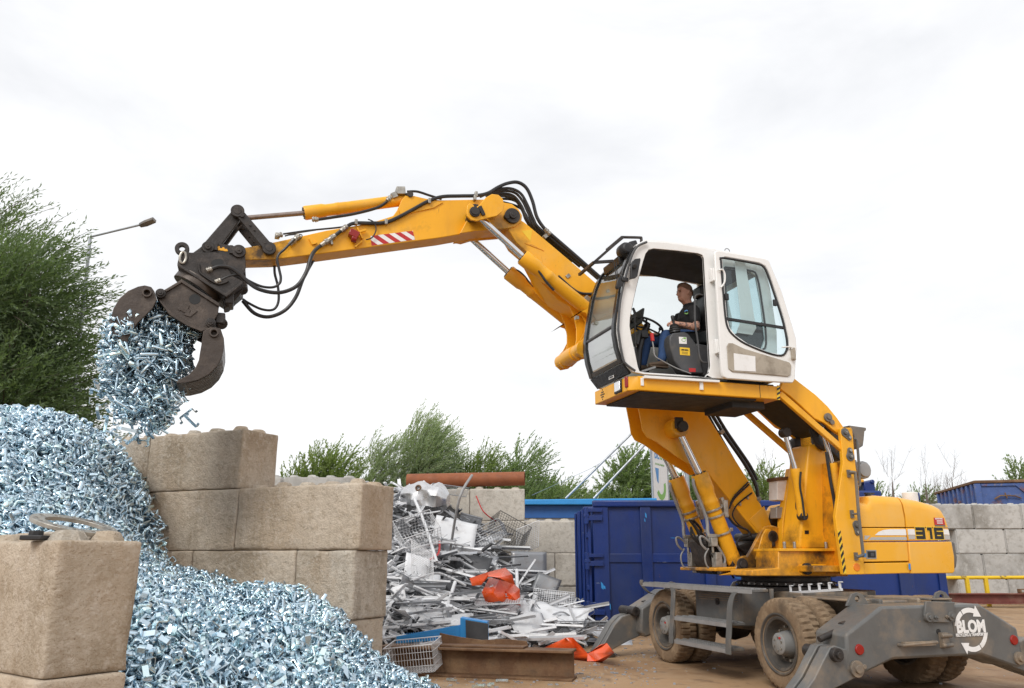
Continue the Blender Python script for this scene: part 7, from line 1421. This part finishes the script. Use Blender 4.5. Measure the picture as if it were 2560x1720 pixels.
q = MB(); q.box((0, 0, 0), (.7, .03, .03)); q.box((.33, .2, 0), (.03, .4, .03)); q.box((-.33, .2, 0), (.03, .4, .03)); q.box((0, .4, 0), (.7, .03, .03)); orient(q.build('black_frame', M['scrapdark'], None, 0, label='thin black metal frame on the floor near the stabiliser', cat='frame'), at_z(1470, 1612, .03), R(-8))

# crumbs of metal and dirt on the yard floor
q = MB(); rd = random.Random(9)
for k in range(900):
    if k < 620: p = at_z(rd.uniform(960, 1640), rd.uniform(1585, 1718), 0)
    else: p = Vector((rd.uniform(-1, 9), rd.uniform(7.5, 16), 0))
    if p.y > 13.3 and p.x < 1.6: continue
    s = rd.choice([.008, .012, .012, .02, .03]); q.box((p.x, p.y, s * .25), (s * rd.uniform(.6, 2.2), s, s * .5), Matrix.Rotation(rd.uniform(0, 3), 3, 'Z'))
q.build('floor_debris', M['scrapgrey'], None, 0, 0, label='crumbs of metal and grit scattered over the yard floor', cat='debris', kind='stuff')
# =================================================================== TREES
def fast_mesh(name, V, nper, m):                                    # V: (faces, nper, 3)
    V = np.asarray(V, np.float32); nf = len(V); me = bpy.data.meshes.new(name); me.vertices.add(nf * nper); me.vertices.foreach_set('co', V.reshape(-1)); me.loops.add(nf * nper); me.loops.foreach_set('vertex_index', np.arange(nf * nper, dtype=np.int32))
    me.polygons.add(nf); me.polygons.foreach_set('loop_start', np.arange(0, nf * nper, nper, dtype=np.int32)); me.materials.append(m); me.update(calc_edges=True); return me
def tree(name, label, base, h, rx, leaf, nbr, leaf_l, leaf_w, seed, wind=(.5, 0, .1), droop=.0, lean=0., per=26, blen=(.9, 1.9), crown_lo=.18, shape=1., group=None, bare=False, lobes=7, up=.75, clump=1.):
    rn = np.random.default_rng(seed); pr = random.Random(seed); t = thing(name, label, 'shrub' if bare else 'tree', base, 0, group)
    b = MB(); top = Vector((lean, 0, h * .82)); trunk_p = smooth_path([(0, 0, -.05), (lean * .1 + .1, 0, h * .2), (lean * .4 - .1, 0, h * .5), top], 4); rt = h * .022
    b.tube(trunk_p, [lerp(rt, rt * .2, i / (len(trunk_p) - 1)) for i in range(len(trunk_p))], 7)
    limbs = []; wv = np.array(wind)
    cl = []                                                          # lobe centres give an uneven outline
    for k in range(lobes):
        a = pr.uniform(0, 6.28); z = pr.uniform(.32, .86); rr = pr.uniform(.15, .62) * (1.15 - z * .75) ; cl.append((np.array((math.cos(a) * rr * rx * 1.25 + lean * z, math.sin(a) * rr * rx, z * h)), pr.uniform(.30, .52) * rx * (1.25 - .6 * z) * clump))
    cl.append((np.array((lean, 0, h * .86)), rx * .28)); cl.append((np.array((lean * .4, 0, h * .42)), rx * .6))
    for c, r in cl:
        z0 = pr.uniform(.15, .5) * min(c[2], h * .8); s0 = Vector((lean * z0 / h, 0, z0)); mid = lerp(s0, Vector(c), .5) + Vector((0, 0, .12 * h * pr.random())); pth = smooth_path([s0, mid, Vector(c)], 3)
        b.tube(pth, [lerp(rt * .55, rt * .1, i / (len(pth) - 1)) for i in range(len(pth))], 5); limbs.append((s0, mid, Vector(c)))
    # twigs: curved, combed by the wind, carrying narrow leaves
    w_ = np.array([r ** 2 for c, r in cl]); w_ /= w_.sum(); idx = rn.choice(len(cl), nbr, p=w_); C0 = np.array([c for c, r in cl])[idx]; R0 = np.array([r for c, r in cl])[idx]
    d = rn.normal(size=(nbr, 3)); d /= np.linalg.norm(d, axis=1)[:, None]; rad = rn.uniform(.15, 1, nbr) ** .55; d[:, 2] *= shape
    P0 = C0 + d * (R0 * rad)[:, None] * np.array((1, 1, 1.15)); P0[:, 2] = np.maximum(P0[:, 2], h * crown_lo * rn.uniform(.5, 1, nbr))
    dr = d * (1.3 - up) + np.array((0, 0, up)) + wv + rn.normal(size=(nbr, 3)) * .28; dr /= np.linalg.norm(dr, axis=1)[:, None]
    Ln = rn.uniform(*blen, nbr)
    tw = MB() if not bare else b
    nt_ = min(nbr, 420)
    for i in range(nt_):
        p = Vector(P0[i]); q = p + Vector(dr[i]) * Ln[i]; m_ = (p + q) / 2 + Vector((wind[0] * -.05, 0, .05)); q2 = q + Vector(wind) * Ln[i] * .25 - Vector((0, 0, droop * Ln[i]))
        b.tube([p, m_, q2], [.012 * h / 8, .008 * h / 8, .003], 3, caps=False)
        if bare:
            for k in range(5): s_ = p.lerp(q2, pr.uniform(.2, .9)); b.tube([s_, s_ + Vector((pr.uniform(-.4, .4), pr.uniform(-.4, .4), pr.uniform(.2, .6))) * Ln[i] * .5], [.006 * h / 8, .002], 3, caps=False)
    b.build('trunk', M['twig'] if bare else M['bark'], t, 0, 60)
    if leaf is None: return t
    tt_ = np.tile(np.linspace(.08, 1.0, per), (nbr, 1)) + rn.uniform(-.03, .03, (nbr, per)); bend = (wv * .25 - np.array((0, 0, droop)))
    pos = P0[:, None, :] + dr[:, None, :] * (tt_ * Ln[:, None])[:, :, None] + (tt_ ** 2 * Ln[:, None])[:, :, None] * bend
    ld = dr[:, None, :] + bend * 2 * tt_[:, :, None] + rn.normal(size=(nbr, per, 3)) * .42; pos = pos.reshape(-1, 3); ld = ld.reshape(-1, 3); ld /= np.linalg.norm(ld, axis=1)[:, None]
    sd = np.cross(ld, rn.normal(size=ld.shape)); sd /= np.linalg.norm(sd, axis=1)[:, None] + 1e-9; ll = leaf_l * rn.uniform(.6, 1.3, len(pos))[:, None]; lw = leaf_w * rn.uniform(.7, 1.2, len(pos))[:, None]
    Q = np.stack([pos, pos + ld * ll * .45 + sd * lw, pos + ld * ll, pos + ld * ll * .45 - sd * lw], axis=1)
    ob('crown', fast_mesh('crown', Q, 4, M[leaf]), t, kind=None); return t
tree('willow_tree', 'big wind-blown willow at the left edge behind the bracket heap', (-12.0, 17.5, 0), 8.5, 3.6, 'leaf_willow', 6000, .12, .016, 3, (.6, .0, -.05), .05, .7, 24, (.5, 1.2), .16, lobes=34, up=.42, clump=.62)
tree('willow_tree', 'taller willow whose tip shows at the top of the left edge', (-15.9, 21, 0), 11.6, 3.2, 'leaf_willow', 1700, .15, .016, 8, (.6, 0, .1), .02, .8, 24, (.8, 1.7), .2)
def tp(u, y): return ((u - 1280) / 2000 * y * .985, y, 0)
grp = 'trees beyond the walls'
for nm, lb, u, y, h, rx, lf, nb, ll, lw_, sd_, wd, dr_, sh_ in (
    ('leafy_tree', 'yellow-green rounded tree just right of the brown wall top', 792, 38, 6.1, 3.0, 'leaf_light', 1500, .16, .03, 11, (.3, 0, .1), 0, 1.),
    ('willow_tree', 'slim pale willow between the yellow-green tree and the tall willow', 935, 40, 6.9, 2.4, 'leaf_pale', 1000, .19, .02, 12, (.7, 0, .3), .0, 1.2),
    ('willow_tree', 'tallest silver-green willow in the middle, blown to the right', 1050, 41, 8.4, 3.3, 'leaf_pale', 2300, .19, .02, 13, (.75, 0, .3), .0, 1.2),
    ('willow_tree', 'small pale willow right beside the tallest willow', 1128, 43, 6.6, 2.1, 'leaf_pale', 800, .19, .022, 14, (.6, 0, .2), .0, 1.),
    ('leafy_tree', 'bright green tree above the left half of the rusty pipe', 1200, 42, 6.4, 3.0, 'leaf_light', 1400, .18, .025, 15, (.5, 0, .2), .0, 1.),
    ('willow_tree', 'full green willow above the right end of the rusty pipe', 1315, 41, 6.9, 3.2, 'leaf_mid', 1800, .19, .024, 16, (.6, 0, .2), .0, 1.),
    ('leafy_tree', 'low green tree under the left stay', 1430, 50, 5.6, 2.6, 'leaf_mid', 480, .26, .035, 17, (.3, 0, .1), 0, .8),
    ('leafy_tree', 'low green tree between the two stays', 1505, 52, 5.4, 2.2, 'leaf_light', 380, .26, .035, 18, (.3, 0, .1), 0, .8),
    ('leafy_tree', 'round dense tree left of the banner', 1585, 44, 6.9, 3.2, 'leaf_mid', 1700, .2, .032, 19, (.2, 0, .0), .1, .9),
    ('leafy_tree', 'round dense tree right of the banner behind the boom', 1705, 45, 6.9, 3.0, 'leaf_mid', 1400, .2, .032, 20, (.2, 0, .0), .1, .9),
    ('leafy_tree', 'small leafy tree between the boom and the lift column', 1905, 44, 6.4, 2.2, 'leaf_light', 600, .18, .03, 21, (.2, 0, .0), .0, .9),
    ('leafy_tree', 'small green treetop rising over the skip at the right edge', 2562, 40, 6.3, 1.1, 'leaf_mid', 360, .16, .03, 22, (.1, 0, .1), .0, 1.),
    ('leafy_tree', 'dark green bush top left of the bare twigs', 2185, 46, 5.2, 1.4, 'leaf_mid', 330, .18, .03, 23, (.1, 0, .1), .0, .8),
    ('leafy_tree', 'thin green bush among the bare twigs', 2312, 47, 5.2, 1.6, 'leaf_mid', 190, .18, .03, 24, (.1, 0, .1), .0, .8)):
    tree(nm, lb, tp(u, y), h, rx, lf, nb, ll, lw_, sd_, wd, dr_, 0, 22, (.5, 1.15), .2, sh_, grp, lobes=14, up=.62, clump=.8)
for lb, u, y, h, rx, sd_ in (('bare twiggy shrub nearest the engine hood', 2235, 44, 6.6, 1.6, 31), ('bare twiggy shrub in the middle above the hood vent', 2318, 46, 6.7, 1.5, 32), ('bare twiggy shrub left of the rusty skip', 2385, 45, 6.7, 1.7, 33), ('bare twiggy shrub behind the white electric box', 1925, 50, 7.8, 1.7, 34)):
    tree('bare_shrub', lb, tp(u, y), h, rx, None, 70, 0, 0, sd_, (.1, 0, .3), 0, 0, 1, (.8, 1.7), .35, 1.2, 'bare shrubs', True, 5)
# machine and container far behind the tower plate
t = thing('parked_loader', 'yellow and blue machine top half hidden behind the tower plate', 'machine', at_y(2160, 1390, 22)); t.location.z = 0
b = MB(); b.box((0, 0, 1.6), (.8, 1.2, 3.2)); b.build('body', M['blue'], t, .05); b = MB(); b.xz([(-.75, 3.40), (-.75, 3.2), (-.35, 3.38), (.1, 3.45), (.1, 3.52), (-.6, 3.52)], -.3, .3); b.build('arm', M['yellow'], t, .02); b = MB(); b.box((.25, 0, 3.33), (.3, .5, .26)); b.cyl((.33, -.3, 3.46), (.33, .3, 3.46), .06, n=12); b.build('coupling', M['blue'], t, .03)
